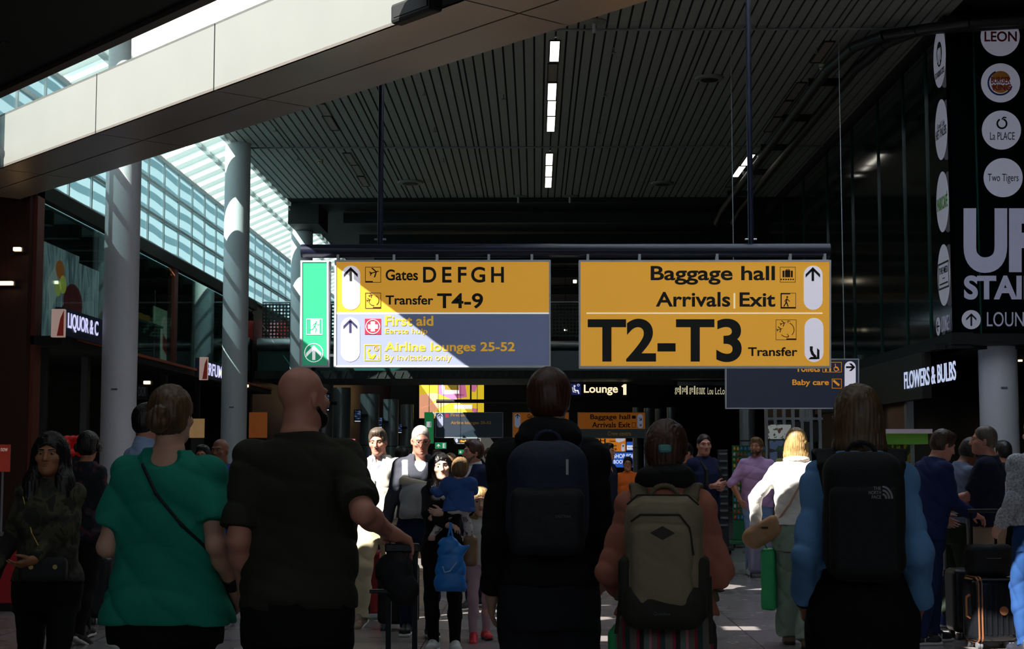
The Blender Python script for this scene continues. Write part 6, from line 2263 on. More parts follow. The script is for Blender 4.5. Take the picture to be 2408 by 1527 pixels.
# woman in blue sweatshirt with black backpack
F = Frame(2015, 5.7, -9)
JS = person(F, 'woman with chin-length hair seen from behind in a blue sweatshirt', H=1.765, fem=True, sw=0.185, bulk=1.02, h=0.0075, sk='tan', head=(22, 0, 0), hair=('bob', 'darkblond', 0.014),
            arms=(V((-0.205, 0.06, 0.965)), V((0.205, 0.06, 0.965))), hands=({'curl': 0.35}, {'curl': 0.35}),
            top=dict(c='6a9cd0', sleeve='long', hem=1.10, ease=0.035, folds=0.008, name='sweatshirt', sr=0.064, sr2=1.0, neck=0.05, bust=False, loose=0.7, cuff=0.047, sl=0.9), bot=dict(c='0e0e10', w=1.05, wh=1.2, waist=0.21), shoe=dict(c='181818'))
glasses(JS, '3a2c24')
mbk = M('black pack fabric', '0e0e11', 0.8, bump=0.3, bscale=120)
t, ct, yb = backpack(JS, 'black backpack with small grey logo on the woman in the blue sweatshirt', 'main_compartment', mbk, st=dict(x=0.125, w=0.055, e=0.06, up=0.035), depth=0.10, z0=0.13, z1=0.585, w=0.142, top_r=0.08)
sdf('front_panel', [rbox((ct.x, ct.y + 0.02, ct.z - 0.05), (0.122, 0.04, 0.16), 0.035, 0)], 0.009, mbk, t)
mgl = M('grey logo print', '8c8c90', 0.6, var=0)
y_ = ct.y - 0.022
for k, wd in enumerate(('THE', 'NORTH', 'FACE')):
    ww = (0.026, 0.042, 0.032)[k]
    text_mesh('lettering', wd, lambda u, v, k=k, ww=ww: V((ct.x + 0.055 - ww + ww * u, y_, ct.z + 0.095 - 0.015 * k + 0.012 * v)), mgl, t, 0.02, 0.002)
mb = MB()
for r0 in (0.012, 0.022, 0.032):
    pts = [(ct.x + 0.060 + r0 * math.sin(a_), y_, ct.z + 0.065 + r0 * math.cos(a_) * 1.3) for a_ in np.linspace(0, PI / 2, 7)]
    for a, b in zip(pts[:-1], pts[1:]):
        mb.bar(a, b, 0.007, 0.002, up=(0, 1, 0))
mb.build('quarter_dome_motif', mgl, t)
for i in (0, 1):
    w, e_ = JS['arms'][i][2], JS['arms'][i][1]
    u = (w - e_).normalized()
    sdf('wristband', [cone(w - u * 0.02, w + u * 0.012, 0.036, 0.034, 0, True), cone(w - u * 0.06, w + u * 0.05, 0.027, 0.026, 0, False, 'sub')], 0.005, M('dark wristband', '141416', 0.4), JS['t'])

# woman in a white jacket walking away in the sun
F = Frame(1868, 12.4, -14)
JW = person(F, 'blond woman seen from behind in a bright white jacket and pale green trousers', H=1.73, fem=True, sw=0.185, h=0.0072, sk='fair', head=(-4, -2, 0), hair=('bob', 'blond', 0.014), step=0.3,
            arms=(V((-0.33, 0.02, 0.93)), V((0.25, 0.12, 0.95))), elbow=((-0.9, -0.3, 0.1), None),
            top=dict(c='f6f3ee', sleeve='long', hem=0.96, ease=0.024, folds=0.006, name='jacket', sr=0.070, neck=0.05, bust=False, loose=0.4, bs=90), bot=dict(c='93a596', type='wide', w=0.86, folds=0.007, lift=0.02), shoe=dict(c='8a7058', sole='3a2c22'))
sdf('knit_scarf', [ell(JW['neck'] + V((0, 0.0, 0.01)), (0.105, 0.10, 0.04), 0.03), cone(JW['neck'] - V((0, 0, 0.1)), JW['Hd'](0, 0, 0), 0.05, 0.05, 0.01, False, 'sub'), folds(0.005, 2)], 0.008, M('cream knit', 'dcd4c6', 0.9, bump=0.6, bscale=120), JW['t'])
tq = like(JW, 'shoulder_bag', 'tan leather shoulder bag at the side of the woman in white', 'bag')
mtl = M('warm tan leather', 'b0845c', 0.5, var=0.15, bump=0.15)
Rb = Matrix.Rotation(math.radians(-32), 3, 'Y')
sdf('bag_body', [rbox((-0.255, -0.06, 0.90), (0.15, 0.07, 0.085), 0.05, 0, Rb), ell((-0.36, -0.05, 0.85), (0.07, 0.07, 0.07), 0.04), folds(0.004, 3)], 0.008, mtl, tq)
strap_path(JW, [V((-0.15, -0.07, 0.99)), V((-0.05, -0.16, 1.12)), V((0.04, -0.16, 1.28)), V((0.11, -0.10, 1.42)), V((0.11, 0.02, 1.44))], 0.011, 'strap', M('pale pink strap', 'c8a894', 0.6), tq)
MB().box(-0.27, -0.22, -0.138, -0.128, 0.93, 0.945).build('flap_slot', M('dark leather', '2c221a', 0.6), tq)
tq = like(JW, 'carrier_bag', 'bright green carrier bag hanging beside the pale green trousers', 'bag')
sdf('bag_body', [rbox((-0.235, 0.03, 0.52), (0.055, 0.10, 0.24), 0.02, 0), folds(0.004, 2)], 0.01, M('bright green fabric'), tq)
strap_path(JW, [V((-0.24, 0.03, 0.75)), V((-0.30, 0.03, 0.90))], 0.007, 'bag_handle', M('bright green fabric'), tq)

# men on the right of the corridor
F = Frame(1652, 17.3, 226)
JN = person(F, 'man with clasped hands in a navy T-shirt watching from beside the racks', H=1.755, sw=0.215, bulk=1.15, h=0.0085, sk='ruddy', head=(-38, -2, 0), hair=('crop', 'dark', 0.006),
            arms=(V((-0.06, 0.19, 1.15)), V((0.05, 0.20, 1.18))), hands=({'d': (0.6, 0.5, 0.1), 'n': (0, -1, 0), 'curl': 0.7}, {'d': (-0.6, 0.5, 0.1), 'n': (0, -1, 0), 'curl': 0.7}),
            top=dict(c='1e2848', sleeve='short', sl=0.8, sr=0.07, hem=0.88, folds=0.004), bot=dict(c='1a2030'), shoe=dict(c='5a4c40', sole='3a322c'))
tq = like(JN, 'rucksack', 'black strap rucksack on the back of the man in navy', 'bag')
sdf('pack', [rbox(tuple(back_surface(JN, 0, 0.3, 0.09)), (0.13, 0.07, 0.2), 0.06, 0)], 0.012, mbk, tq)
shoulder_straps(JN, tq, mbk)
F = Frame(1622, 19.5, 118)
person(F, 'dark-haired man looking down behind the man in navy', H=1.70, h=0.01, sk='tan', head=(0, -28, 0), hair=('short', 'dark', 0.016), top=dict(c='181a22', sleeve='long'), bot=dict(c='16171b'), shoe=dict(c='1a1a1a'))
F = Frame(1776, 19.8, 188)
JP = person(F, 'bearded fair-haired man in a pale pink linen shirt, hand in pocket', H=1.745, sw=0.205, bulk=1.05, h=0.0085, sk='tan', head=(-34, 2, 0), hair=('short', 'sandy', 0.014), beard=('brown', 0.95),
            arms=(V((-0.27, 0.06, 0.93)), V((0.25, 0.10, 0.95))), elbow=((-1, -0.5, 0), (1, -0.5, 0)),
            top=dict(c='c49ac8', sleeve='elbow', sl=0.12, hem=0.86, ease=0.024, folds=0.006, sr=0.068, collar='open', neck=0.055), bot=dict(c='7f9cc8', name='jeans'), shoe=dict(c='c8c8c8'))
F = Frame(2168, 12.6, -72)
JX = person(F, 'man in a navy suit and black trainers leaning to a suitcase handle', H=1.74, sw=0.20, h=0.008, sk='ruddy', lean=10, head=(0, -22, 0), hair=('short', 'brown', 0.012), feet=(V((-0.05, 0.10, 0)), V((0.10, -0.12, 0))),
            arms=(V((-0.12, 0.22, 1.0)), V((0.06, 0.40, 1.03))), hands=({'curl': 0.4}, {'d': (0, 0.8, -0.3), 'n': (0, -0.3, -1), 'curl': 0.8}),
            top=dict(c='1f2c5a', sleeve='long', hem=0.84, ease=0.028, folds=0.005, name='suit_jacket', sr=0.068), bot=dict(c='1c2850', w=1.0, wh=1.1), shoe=dict(c='16181c', sole='d8d8d8', laces='3a3c40'))
mb = MB()
for i, (hj, kn, an, ft) in enumerate(JX['legs']):
    for sd in (-1, 1):
        x_ = an.x + sd * 0.046
        for a, b in (((0.02, 0.03), (0.02, 0.07)), ((0.02, 0.07), (0.05, 0.03)), ((0.05, 0.03), (0.05, 0.07))):
            mb.bar((x_, an.y + a[0], a[1]), (x_, an.y + b[0], b[1]), 0.008, 0.004, up=(1, 0, 0))
mb.build('shoe_emblem', M('pale emblem', 'd0d0d2', 0.5, var=0), JX['t'])
F = Frame(2226, 13.7, -68)
person(F, 'dark-haired man with bowed head next to the navy suit', H=1.70, h=0.0085, sk='brown', lean=14, head=(0, -34, 0), hair=('short', 'dark', 0.02), arms=(V((-0.15, 0.25, 0.95)), V((0.1, 0.36, 1.05))),
       top=dict(c='6c7890', sleeve='elbow', hem=0.85, folds=0.004), bot=dict(c='1f2a1f'), shoe=dict(c='20306a'))
F = Frame(2262, 14.3, -60)
JZ = person(F, 'bearded man in a black and white patterned shirt reading papers', H=1.60, h=0.0085, sk='tan', lean=6, head=(0, -20, 0), hair=('short', 'dark', 0.016), beard=('dark', 1.0), arms=(V((-0.1, 0.34, 1.05)), V((0.12, 0.32, 1.05))),
            top=dict(c='c8c8c8', sleeve='short', hem=0.8, folds=0.004, mat=ramp_mat('black white leaf print', [(0.0, 'd2d2d2'), (0.5, 'dadada'), (0.53, '2a2a2c'), (0.6, '222224'), (0.64, 'd2d2d2')], 'noise', 9.0, 0.85, hard=True, dist=2.0)), bot=dict(c='4a5a36'), shoe=dict(c='222222'))
strap_path(JZ, [back_surface(JZ, 0.11, 0.4, 0.03), JZ['hip'] + JZ['Rs'] @ V((0.115, -0.01, 0.515)), chest_surface(JZ, 0.11, 0.38, 0.035)], 0.012, 'bag_strap', mbk, None)
F = Frame(2312, 13.0, 68)
JR = person(F, 'grey-haired man in a navy T-shirt and beige shorts holding papers', H=1.76, sw=0.215, bulk=1.12, h=0.0078, sk='ruddy', head=(6, 0, 0), hair=('crop', 'greyish', 0.007),
            arms=(V((-0.02, 0.36, 1.10)), V((0.1, 0.34, 1.05))), hands=({'d': (0.3, 0.8, 0.15), 'n': (0.3, 0, 1), 'curl': 0.5}, {'d': (-0.3, 0.8, 0.1), 'n': (0, 0.1, 1), 'curl': 0.5}),
            top=dict(c='1c2036', sleeve='short', sl=0.85, sr=0.074, hem=0.92, ease=0.02, folds=0.005), bot=dict(c='a89078', type='shorts', short=0.05, w=1.15, name='shorts'), shoe=dict(c='5a5a5e'))
F = Frame(2428, 11.9, 12)
JQ = person(F, 'man at the right edge in a pale grey knitted sweater and blue jeans', H=1.80, sw=0.205, bulk=1.05, h=0.0078, sk='pale', hair=('short', 'brown'), arms=(V((-0.25, 0.14, 0.98)), None),
            feet=(V((-0.17, 0.0, 0)), V((0.12, 0.1, 0))),
            top=dict(c='b4b6bc', sleeve='long', hem=0.98, ease=0.028, folds=0.006, name='sweater', sr=0.074, neck=0.06, mat=ramp_mat('marled grey knit', [(0.35, '84868e'), (0.5, 'b8bac0'), (0.65, 'd0d2d6')], 'noise', 70.0, 0.95)), bot=dict(c='1f4072', w=1.02, name='jeans', folds=0.006), shoe=dict(c='1c1f2a'))

# papers and folder held by the group on the right
tq = like(JZ, 'papers', 'white sheets held by the bearded man in a patterned shirt', 'paper')
mp_ = M('white paper', 'e4e2ee', 0.8)
MB().add([V((-0.05, 0.36, 1.05)), V((0.13, 0.36, 1.05)), V((0.13, 0.40, 1.27)), V((-0.05, 0.40, 1.27)), V((-0.05, 0.364, 1.05)), V((0.13, 0.364, 1.05)), V((0.13, 0.404, 1.27)), V((-0.05, 0.404, 1.27))], [(0, 1, 2, 3), (7, 6, 5, 4), (0, 4, 5, 1), (1, 5, 6, 2), (2, 6, 7, 3), (3, 7, 4, 0)]).build('sheet', mp_, tq)
tq = like(JR, 'folder', 'black folder with white paper in the hand of the grey-haired man', 'folder')
MB().box(-0.12, 0.10, 0.38, 0.60, 1.12, 1.13).build('cover', mk, tq)
MB().box(-0.11, 0.09, 0.42, 0.64, 1.132, 1.136).build('sheet', mp_, tq)

# ---------------------------------------------------------------- ceiling fittings
def Zp(px, py, z):
    d = ray(px, py)
    t = (z - CAMZ) / d.z
    return Vector((d.x * t, d.y * t, z))


m_lfr = M('lamp frame dark', '1c1c1a', 0.5)


def lamp(px0, px1, py_far, py_near, lit, label):
    """recessed rectangular lamp in the slatted ceiling between two image rows"""
    a, c = Zp(px0, py_near, CZ), Zp(px1, py_far, CZ)
    x0 = (a.x + c.x) / 2
    w = 0.078
    t = thing('ceiling_lamp', label, 'lamp', (x0, (a.y + c.y) / 2, CZ - 0.05))
    mb = MB(t.location)
    mb.box(x0 - w - 0.022, x0 - w, a.y - 0.02, c.y + 0.02, CZ - 0.02, CZ + 0.03)
    mb.box(x0 + w, x0 + w + 0.022, a.y - 0.02, c.y + 0.02, CZ - 0.02, CZ + 0.03)
    mb.box(x0 - w, x0 + w, a.y - 0.04, a.y, CZ - 0.02, CZ + 0.03)
    mb.box(x0 - w, x0 + w, c.y, c.y + 0.04, CZ - 0.02, CZ + 0.03)
    mb.build('frame', m_lfr, t)
    MB(t.location).box(x0 - w, x0 + w, a.y, c.y, CZ - 0.012, CZ - 0.002).build('diffuser', m_lamp if lit else m_lampoff, t)


ords = ['nearest', 'second', 'third', 'fourth', 'fifth', 'sixth', 'seventh', 'eighth']
for i, (x0, x1, yf, yn, lit) in enumerate(((1304, 1304, 143, 95, 1), (1299, 1300, 190, 149, 0), (1298, 1298, 234, 194, 1), (1297, 1297, 271, 236, 1), (1296, 1295, 308, 273, 1), (1292, 1291, 387, 360, 1), (1291, 1290, 414, 389, 1), (1290, 1289, 440, 416, 1))):
    lamp(x0, x1, yf, yn, lit, '%s panel lamp along the central ceiling row, %s' % (ords[i], 'shining white' if lit else 'unlit'))
for i, (x0, x1, yf, yn) in enumerate(((756, 767, 271, 244), (771, 785, 305, 273), (818, 829, 387, 360), (836, 846, 412, 388), (848, 861, 437, 415))):
    lamp(x0, x1, yf, yn, 0, '%s unlit panel lamp along the ceiling row over the pale columns' % ords[i])
for i, (x0, x1, yf, yn, lit) in enumerate(((1950, 1918, 145, 97, 0), (1885, 1858, 233, 194, 0), (1852, 1832, 272, 237, 0), (1827, 1808, 308, 275, 0), (1768, 1750, 388, 362, 1), (1744, 1730, 415, 390, 1), (1726, 1716, 439, 417, 0))):
    lamp(x0, x1, yf, yn, lit, '%s panel lamp along the ceiling row beside the dark glass storey, %s' % (ords[i], 'shining white' if lit else 'unlit'))

m_disc = M('grey ceiling disc', '8a8880', 0.5)
for px, py, r, lb in ((965, 428, 0.34, 'flat round grey ceiling speaker behind the left sign pole'), (1668, 182, 0.27, 'flat round grey ceiling speaker nearest the right sign pole'), (1558, 430, 0.30, 'flat round grey ceiling speaker near the far ceiling edge')):
    p = Zp(px, py, CZ)
    t = thing('ceiling_speaker', lb, 'speaker', p - Vector((0, 0, 0.06)))
    MB(t.location).lathe([(r, CZ - 0.0), (r, CZ - 0.02), (r * 0.93, CZ - 0.045), (0.02, CZ - 0.06)], (p.x, p.y, 0), 32).build('dome', m_disc, t, True)
    MB(t.location).lathe([(r * 0.6, CZ - 0.052), (r * 0.6, CZ - 0.058), (0.02, CZ - 0.062)], (p.x, p.y, 0), 24).build('grille', m_dark, t)
for px, py, lb in ((1397, 50, 'round wireless antenna with a short stalk close to the beam'), (1219, 461, 'round wireless antenna with stalk at the far ceiling edge, over the gates sign'), (1340, 461, 'round wireless antenna with stalk at the far ceiling edge, over the gap between signs')):
    p = Zp(px, py, CZ)
    p.y = min(p.y, 40.8)
    t = thing('antenna', lb, 'antenna', p - Vector((0, 0, 0.3)))
    MB(t.location).lathe([(0.2, CZ), (0.2, CZ - 0.02), (0.05, CZ - 0.04)], (p.x, p.y, 0), 28).build('ground_plate', m_disc, t)
    MB(t.location).cyl((p.x, p.y, CZ - 0.03), (p.x, p.y, CZ - 0.19), 0.03, n=14).build('stalk', M('antenna white', 'c8c8c4', 0.5), t, True)
for px, py, lb in ((753, 376, 'small pale cylindrical detector on the ceiling near the column top'), (1935, 152, 'small pale cylindrical detector below the nearest lamp beside the glass storey'), (1787, 364, 'small pale cylindrical detector right of the lit lamps by the pole')):
    p = Zp(px, py, CZ)
    t = thing('smoke_detector', lb, 'detector', p - Vector((0, 0, 0.1)))
    MB(t.location).lathe([(0.07, CZ), (0.07, CZ - 0.06), (0.05, CZ - 0.1)], (p.x, p.y, 0), 20).build('housing', M('cream plastic', 'b8b49c', 0.5), t, True)
    MB(t.location).lathe([(0.074, CZ - 0.055), (0.074, CZ - 0.065)], (p.x, p.y, 0), 20).build('ring', m_dark, t)
for px, py in ((648, 299), (998, 213), (700, 368), (1022, 300), (1043, 372), (745, 430), (1443, 112), (1424, 215), (1410, 303), (1184, 222), (1920, 112)):
    p = Zp(px, py, CZ)
    mb = MB(p - Vector((0, 0, 0.12)))
    mb.cyl((p.x, p.y, CZ), (p.x, p.y, CZ - 0.09), 0.012, n=8)
    mb.lathe([(0.045, CZ - 0.09), (0.045, CZ - 0.1)], (p.x, p.y, 0), 14)
    o = mb.build('sprinkler', m_disc)
    o.location = p - Vector((0, 0, 0.12))
    tag(o, 'small pendant sprinkler head under the slatted ceiling', 'sprinkler', 'ceiling sprinklers')
for Y_ in (34.0, 24.5):
    struct(MB().cyl((COLX, Y_, CZ - 0.05), (6.5, Y_, CZ - 0.05), 0.02, n=10).build('trim_ceiling_rod', M('grey rod', '8a8a8c', 0.5)))
t = thing('cable_duct', 'pair of black tubular ducts running under the ceiling beside the dark glass storey', 'duct', (5.4, 30, 8.2))
for k, x_ in enumerate((5.15, 5.62)):
    pts = [(x_, 43, 8.1), (x_, 41.5, 8.25), (x_, 26.4, 8.28), (x_ + 0.08, 25.8, 8.28), (x_ + 0.15, 25.0 - 0.2 * k, 8.28), (x_ + 0.5, 24.3 - 0.3 * k, 8.28), (x_ + 1.2, 23.9 - 0.3 * k, 8.28), (x_ + 3, 23.5 - 0.3 * k, 8.28)]
    MB(t.location).tube(pts, 0.09, 14).build('tube', M('dull black tube', '1d1c19', 0.5), t, True)
for yy in (28, 31, 34, 37, 40):
    MB(t.location).box(5.08, 5.7, yy - 0.02, yy + 0.02, 8.36, CZ).build('hanger', m_dark, t)
t = thing('box_speaker', 'black rounded box fixed to the front of the pale diagonal beam', 'speaker', bp(-3.74, 0.06, 5.45))
MB(t.location).prism([bp(-4.06, 0.0, 5.45), bp(-3.43, 0.0, 5.45), bp(-3.43, 0.0, 5.64), bp(-4.06, 0.0, 5.64)], BN * 0.14).build('housing', m_black, t, bevel=0.03)
MB(t.location).prism([bp(-4.0, 0.14, 5.5), bp(-3.49, 0.14, 5.5), bp(-3.49, 0.14, 5.6), bp(-4.0, 0.14, 5.6)], BN * 0.006).build('grille', m_dark, t)
# small lights far off in the dark
m_spot = M('small spot light', 'fff0d0', 0.5, emit=6.0, var=0)
for px, py, w, hh, Y_, lb in ((1463, 501, 15, 2, 50, 'long white lamp in the dark beyond the slatted ceiling'), (1090, 499, 4.5, 2, 50, 'tiny white lamp in the dark above the gates sign'), (1405, 565, 3, 3, 50, 'tiny lamp just above the navy tube'),
                              (1352, 662, 4, 3.5, 56, 'bright spot between the two yellow signs'), (1330, 775, 3, 3, 56, 'small spot low between the two yellow signs')):
    p = P(px, py, Y_)
    t = thing('spotlight', lb, 'lamp', p)
    sc = Y_ / FOC
    MB(p).box(p.x - w * sc, p.x + w * sc, Y_, Y_ + 0.1, p.z - hh * sc, p.z + hh * sc).build('lens', m_spot, t, bevel=0.01)
    MB(p).box(p.x - w * sc - 0.02, p.x + w * sc + 0.02, Y_ + 0.05, Y_ + 0.2, p.z, p.z + hh * sc + 0.05).build('housing', m_dark, t)
    MB(p).box(p.x - 0.01, p.x + 0.01, Y_ + 0.1, Y_ + 0.12, p.z, 8.56).build('rod', m_black, t)

# black lighting truss by the third column
t = thing('lighting_truss', 'thin black lighting truss by the top of the third pale column', 'truss', P(690, 570, 50))
a0, a1 = P(640, 550, 50), P(745, 550, 50)
mb = MB(t.location)
dz = Vector((0, 0, -0.27))
mb.bar(a0, a1, 0.04).bar(a0 + dz, a1 + dz, 0.04)
mb.build('chords', m_black, t)
mb = MB(t.location)
n_ = 8
for k in range(n_):
    q0, q1 = a0.lerp(a1, k / n_), a0.lerp(a1, (k + 1) / n_)
    mb.bar(q0, q1 + dz, 0.018).bar(q0 + dz, q1, 0.018)
mb.bar(a0.lerp(a1, 0.9), a0.lerp(a1, 0.9) + Vector((0, 0, 8.56 - a0.z)), 0.03)
mb.build('lacing', m_black, t)

# ---------------------------------------------------------------- left shops
def food_poster(y0, y1, X, label, fruit=True):
    t = thing('poster', label, 'poster', (X, (y0 + y1) / 2, 3.5))
    MB(t.location).box(X - 0.05, X, y0, y1, 3.45, 5.38).build('backing', ramp_mat('grey draped photograph', [(0.25, '3a4048'), (0.45, '70767e'), (0.6, 'a2a8ae'), (0.75, '5a6068')], 'noise', 1.6, 0.6, (1, 2.2, 0.45), 1.5, emit=0.5), t)
    if fruit:
        def el(cy, cz, ry, rz, nm, col):
            MB(t.location).prism([(X + 0.004, cy + ry * math.cos(a_), cz + rz * math.sin(a_)) for a_ in np.linspace(0, 2 * PI, 24, endpoint=False)], (0.006, 0, 0)).build(nm, M(nm + ' print', col, 0.5, emit=0.5, var=0.15, scale=6), t)
        cy = 28.3
        el(cy - 0.1, 4.98, 0.26, 0.17, 'orange_fruit', 'b8622e')
        MB(t.location).prism([(X + 0.005, cy - 0.75, 4.7), (X + 0.005, cy - 0.4, 5.0), (X + 0.005, cy - 0.1, 4.6), (X + 0.005, cy - 0.6, 4.15)], (0.004, 0, 0)).build('paper_cone', M('paper cone print', 'b8b4b4', 0.5, emit=0.45), t)
        el(cy + 0.1, 4.72, 0.2, 0.17, 'yellow_apple', 'c8c05a')
        el(cy - 0.2, 4.62, 0.18, 0.15, 'apple_half', 'c2bc60')
        el(cy + 0.75, 4.42, 0.6, 0.38, 'red_cabbage', '5a2228')
        el(cy + 0.4, 4.2, 0.4, 0.18, 'dark_root', '4a2a22')
    return t


food_poster(25.0, 29.4, FX - 0.75, 'large food photograph with yellow apple halves and dark red vegetables behind glass')
food_poster(29.6, 31.8, FX - 1.05, 'grey draped photograph without fruit, in the second shop window', False)
m_bread = M('golden bread', 'b08040', 0.6, emit=0.1, var=0.2, scale=10)
t = thing('display_case', 'pastry display case with perforated front in the shop window behind the first column', 'display', (FX - 0.6, 32.9, 3.46))
MB(t.location).box(FX - 0.95, FX - 0.25, 31.9, 33.9, 3.46, 4.35).build('body', M('brown display case', '4a2c1c', 0.5, var=0.15), t)
MB(t.location).box(FX - 0.97, FX - 0.2, 31.85, 33.95, 4.35, 4.40).build('shelf', M('pale shelf', 'b8b2a4', 0.4), t)
MB(t.location).box(FX - 0.22, FX - 0.2, 31.9, 33.0, 3.6, 4.32).build('perforated_front', pm, t)
for yy, lb in ((32.3, 'flat golden loaf on the display case, nearest the first column'), (33.05, 'stacked golden loaf in the middle of the display case'), (33.6, 'stacked golden loaf by the timber post')):
    o = sdf('bread', [ell((0, 0, 0.07), (0.16, 0.24, 0.07), 0.03), ell((0, 0.02, 0.17), (0.14, 0.2, 0.065), 0.02), folds(0.008, yy)], 0.02, m_bread, None)
    o.location = (FX - 0.55, yy, 4.40)
    tag(o, lb, 'bread')
struct(MB().box(FX - 1.3, FX - 1.2, 32.3, 34.2, 3.46, 5.4).build('panel_brown', M('brown slatted panel', '5a3018', 0.5, var=0.2, stretch=(2, 14, 0.3), emit=0.08)))
t = thing('poster', 'tall pale poster with red and cream bottles beside the timber post', 'poster', (FX - 0.5, 34.9, 3.5))
MB(t.location).box(FX - 0.52, FX - 0.5, 34.3, 36.1, 3.5, 4.9).build('sheet', M('pale green poster', 'a9c4a2', 0.6, emit=0.15), t)
MB(t.location).prism([(FX - 0.49, 35.3 + 0.32 * math.cos(a_), 4.2 + 0.55 * math.sin(a_)) for a_ in np.linspace(0, 2 * PI, 24, endpoint=False)], (0.004, 0, 0)).build('cream_bottle', M('cream print', 'd8ccc4', 0.6, emit=0.15), t)
MB(t.location).prism([(FX - 0.485, 35.1, 4.0), (FX - 0.485, 35.5, 3.85), (FX - 0.485, 35.5, 4.2), (FX - 0.485, 35.1, 4.35)], (0.004, 0, 0)).build('red_label', M('red print', 'a83830', 0.6, emit=0.12), t)
# clothes on the far balcony
for px, col, lb in ((644, 'd8a0a8', 'pink and white garment hanging behind the far perforated railing'), (664, 'a83a3a', 'red garment hanging behind the far perforated railing')):
    p = P(px, 760, 46)
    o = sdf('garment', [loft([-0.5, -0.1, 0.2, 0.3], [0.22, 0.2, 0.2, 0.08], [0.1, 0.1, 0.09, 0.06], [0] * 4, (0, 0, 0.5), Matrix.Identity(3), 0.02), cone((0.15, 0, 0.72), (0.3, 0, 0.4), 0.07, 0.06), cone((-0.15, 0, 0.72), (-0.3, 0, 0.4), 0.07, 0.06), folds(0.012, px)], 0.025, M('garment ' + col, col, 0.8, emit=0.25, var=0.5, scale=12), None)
    o.location = (p.x, 46, 5.0)
    o.scale = (0.55, 0.55, 0.75)
    tag(o, lb, 'clothing')
    MB().cyl((0, 0, -0.15), (0, 0, 0.05), 0.02, n=8).build('stand_foot', m_dark, o)
# warm lamps inside the dark shops
for px, py, Y_, lb in ((40, 586, 24.0, 'small warm wall lamp high on the dark portal wall'), (12, 666, 24.0, 'low warm strip lamp on the dark portal wall'), (345, 900, 29.0, 'small warm lamp under the shop canopy behind the first column'), (578, 908, 36.5, 'small warm lamp under the shop canopy behind the second column')):
    p = P(px, py, Y_)
    t = thing('wall_lamp', lb, 'lamp', p)
    w = 0.06 if px != 12 else 0.12
    MB(p).box(p.x - w, p.x + w, Y_ - 0.02, Y_ + 0.05, p.z - 0.03, p.z + 0.03).build('lens', M('warm spot', 'ffcf90', 0.5, emit=4.0, var=0), t, bevel=0.01)
    MB(p).box(p.x - w - 0.02, p.x + w + 0.02, Y_ + 0.05, Y_ + 0.2, p.z - 0.04, p.z + 0.04).build('housing', m_dark, t)
# lit adverts in the perfume shop entrance
for px0, py0, px1, py1, Y_, col, lb, tx in ((445, 985, 480, 1030, 31.0, 'b08a5a', 'small lit tan advert in the shop entrance behind the woman in teal', None), (585, 970, 628, 1030, 36.0, '8a4a1c', 'lit amber shop panel right of the second column', None)):
    p0, p1 = P(px0, py1, Y_), P(px1, py0, Y_)
    t = thing('advert_panel', lb, 'advert', (p0.x, Y_, 0))
    MB(t.location).box(p0.x, p1.x, Y_, Y_ + 0.06, p0.z, p1.z).build('panel', M('lit panel ' + col, col, 0.5, emit=0.3, var=0.3, scale=3), t)
    MB(t.location).box(p0.x + 0.02, p1.x - 0.02, Y_ + 0.06, Y_ + 0.12, 0, p1.z).build('stand', m_dark, t)
t = thing('shop_sign', 'faint thin grey capitals on a small dark sign behind the first column', 'sign', P(335, 935, 30))
bd = Board(t, 30.0)
bd.poly('backing', [rectp(322, 905, 348, 940)], m_black, 0)
bd.text('DIOR', 326, 910, 343, 932, M('faint grey lettering'), 1, 0.0)
MB(t.location).box(P(335, 0, 30).x - 0.03, P(335, 0, 30).x + 0.03, 30.02, 30.06, P(335, 905, 30).z, 3.3).build('hanger', m_dark, t)
# red stand and counter at the left edge
t = thing('poster_stand', 'red poster on a thin stand at the left edge', 'stand', P(10, 1330, 19.0))
bx = P(10, 1045, 19.0).x
t.location = (bx, 19.0, 0)
mr_ = M('red poster', 'b84030', 0.6, emit=0.12, var=0.3, scale=4)
MB(t.location).box(bx - 0.12, bx + 0.075, 19.0, 19.02, P(10, 1110, 19).z, P(10, 1046, 19).z).build('sheet', mr_, t)
MB(t.location).box(bx - 0.03, bx - 0.01, 19.02, 19.04, 0.0, P(10, 1060, 19).z).box(bx - 0.15, bx + 0.1, 18.9, 19.15, 0, 0.02).build('stand', m_alu, t)
Board(t, 19.0).text('now', 2, 1054, 18, 1062, M('pale print', 'e8d8d0', 0.6, emit=0.2, var=0), 1, 0.0)
t = thing('counter', 'red sales counter at the left edge behind the camouflage jacket', 'counter', (P(0, 1300, 15).x, 15.2, 0))
x1 = P(45, 1300, 15).x
MB(t.location).box(x1 - 2, x1, 15, 15.8, 0.08, 0.68).build('front', M('red counter', 'a02028', 0.4, emit=0.05), t, bevel=0.01)
MB(t.location).box(x1 - 2.03, x1 + 0.03, 14.97, 15.83, 0.68, 0.73).build('top', m_dark, t)
MB(t.location).box(x1 - 2, x1 - 0.03, 15.03, 15.8, 0, 0.08).build('plinth', m_dark, t)
o = sdf('flowers', [ell((0.08 * (k % 5) - 0.16, 0.05 * (k % 3), 0.0 + 0.05 * (k % 4)), (0.06, 0.06, 0.05), 0.02) for k in range(14)], 0.018, M('red flowers', 'b82020', 0.7, emit=0.08, var=0.3, scale=30), None)
o.location = P(168, 1065, 17.5)
tag(o, 'bunch of small red flowers behind the person with headphones', 'flowers')
o['kind'] = 'stuff'
mb = MB()
mb.box(-0.2, 0.2, -0.1, 0.2, -P(168, 1065, 17.5).z, -0.05)
mb.build('planter', m_dark, o)

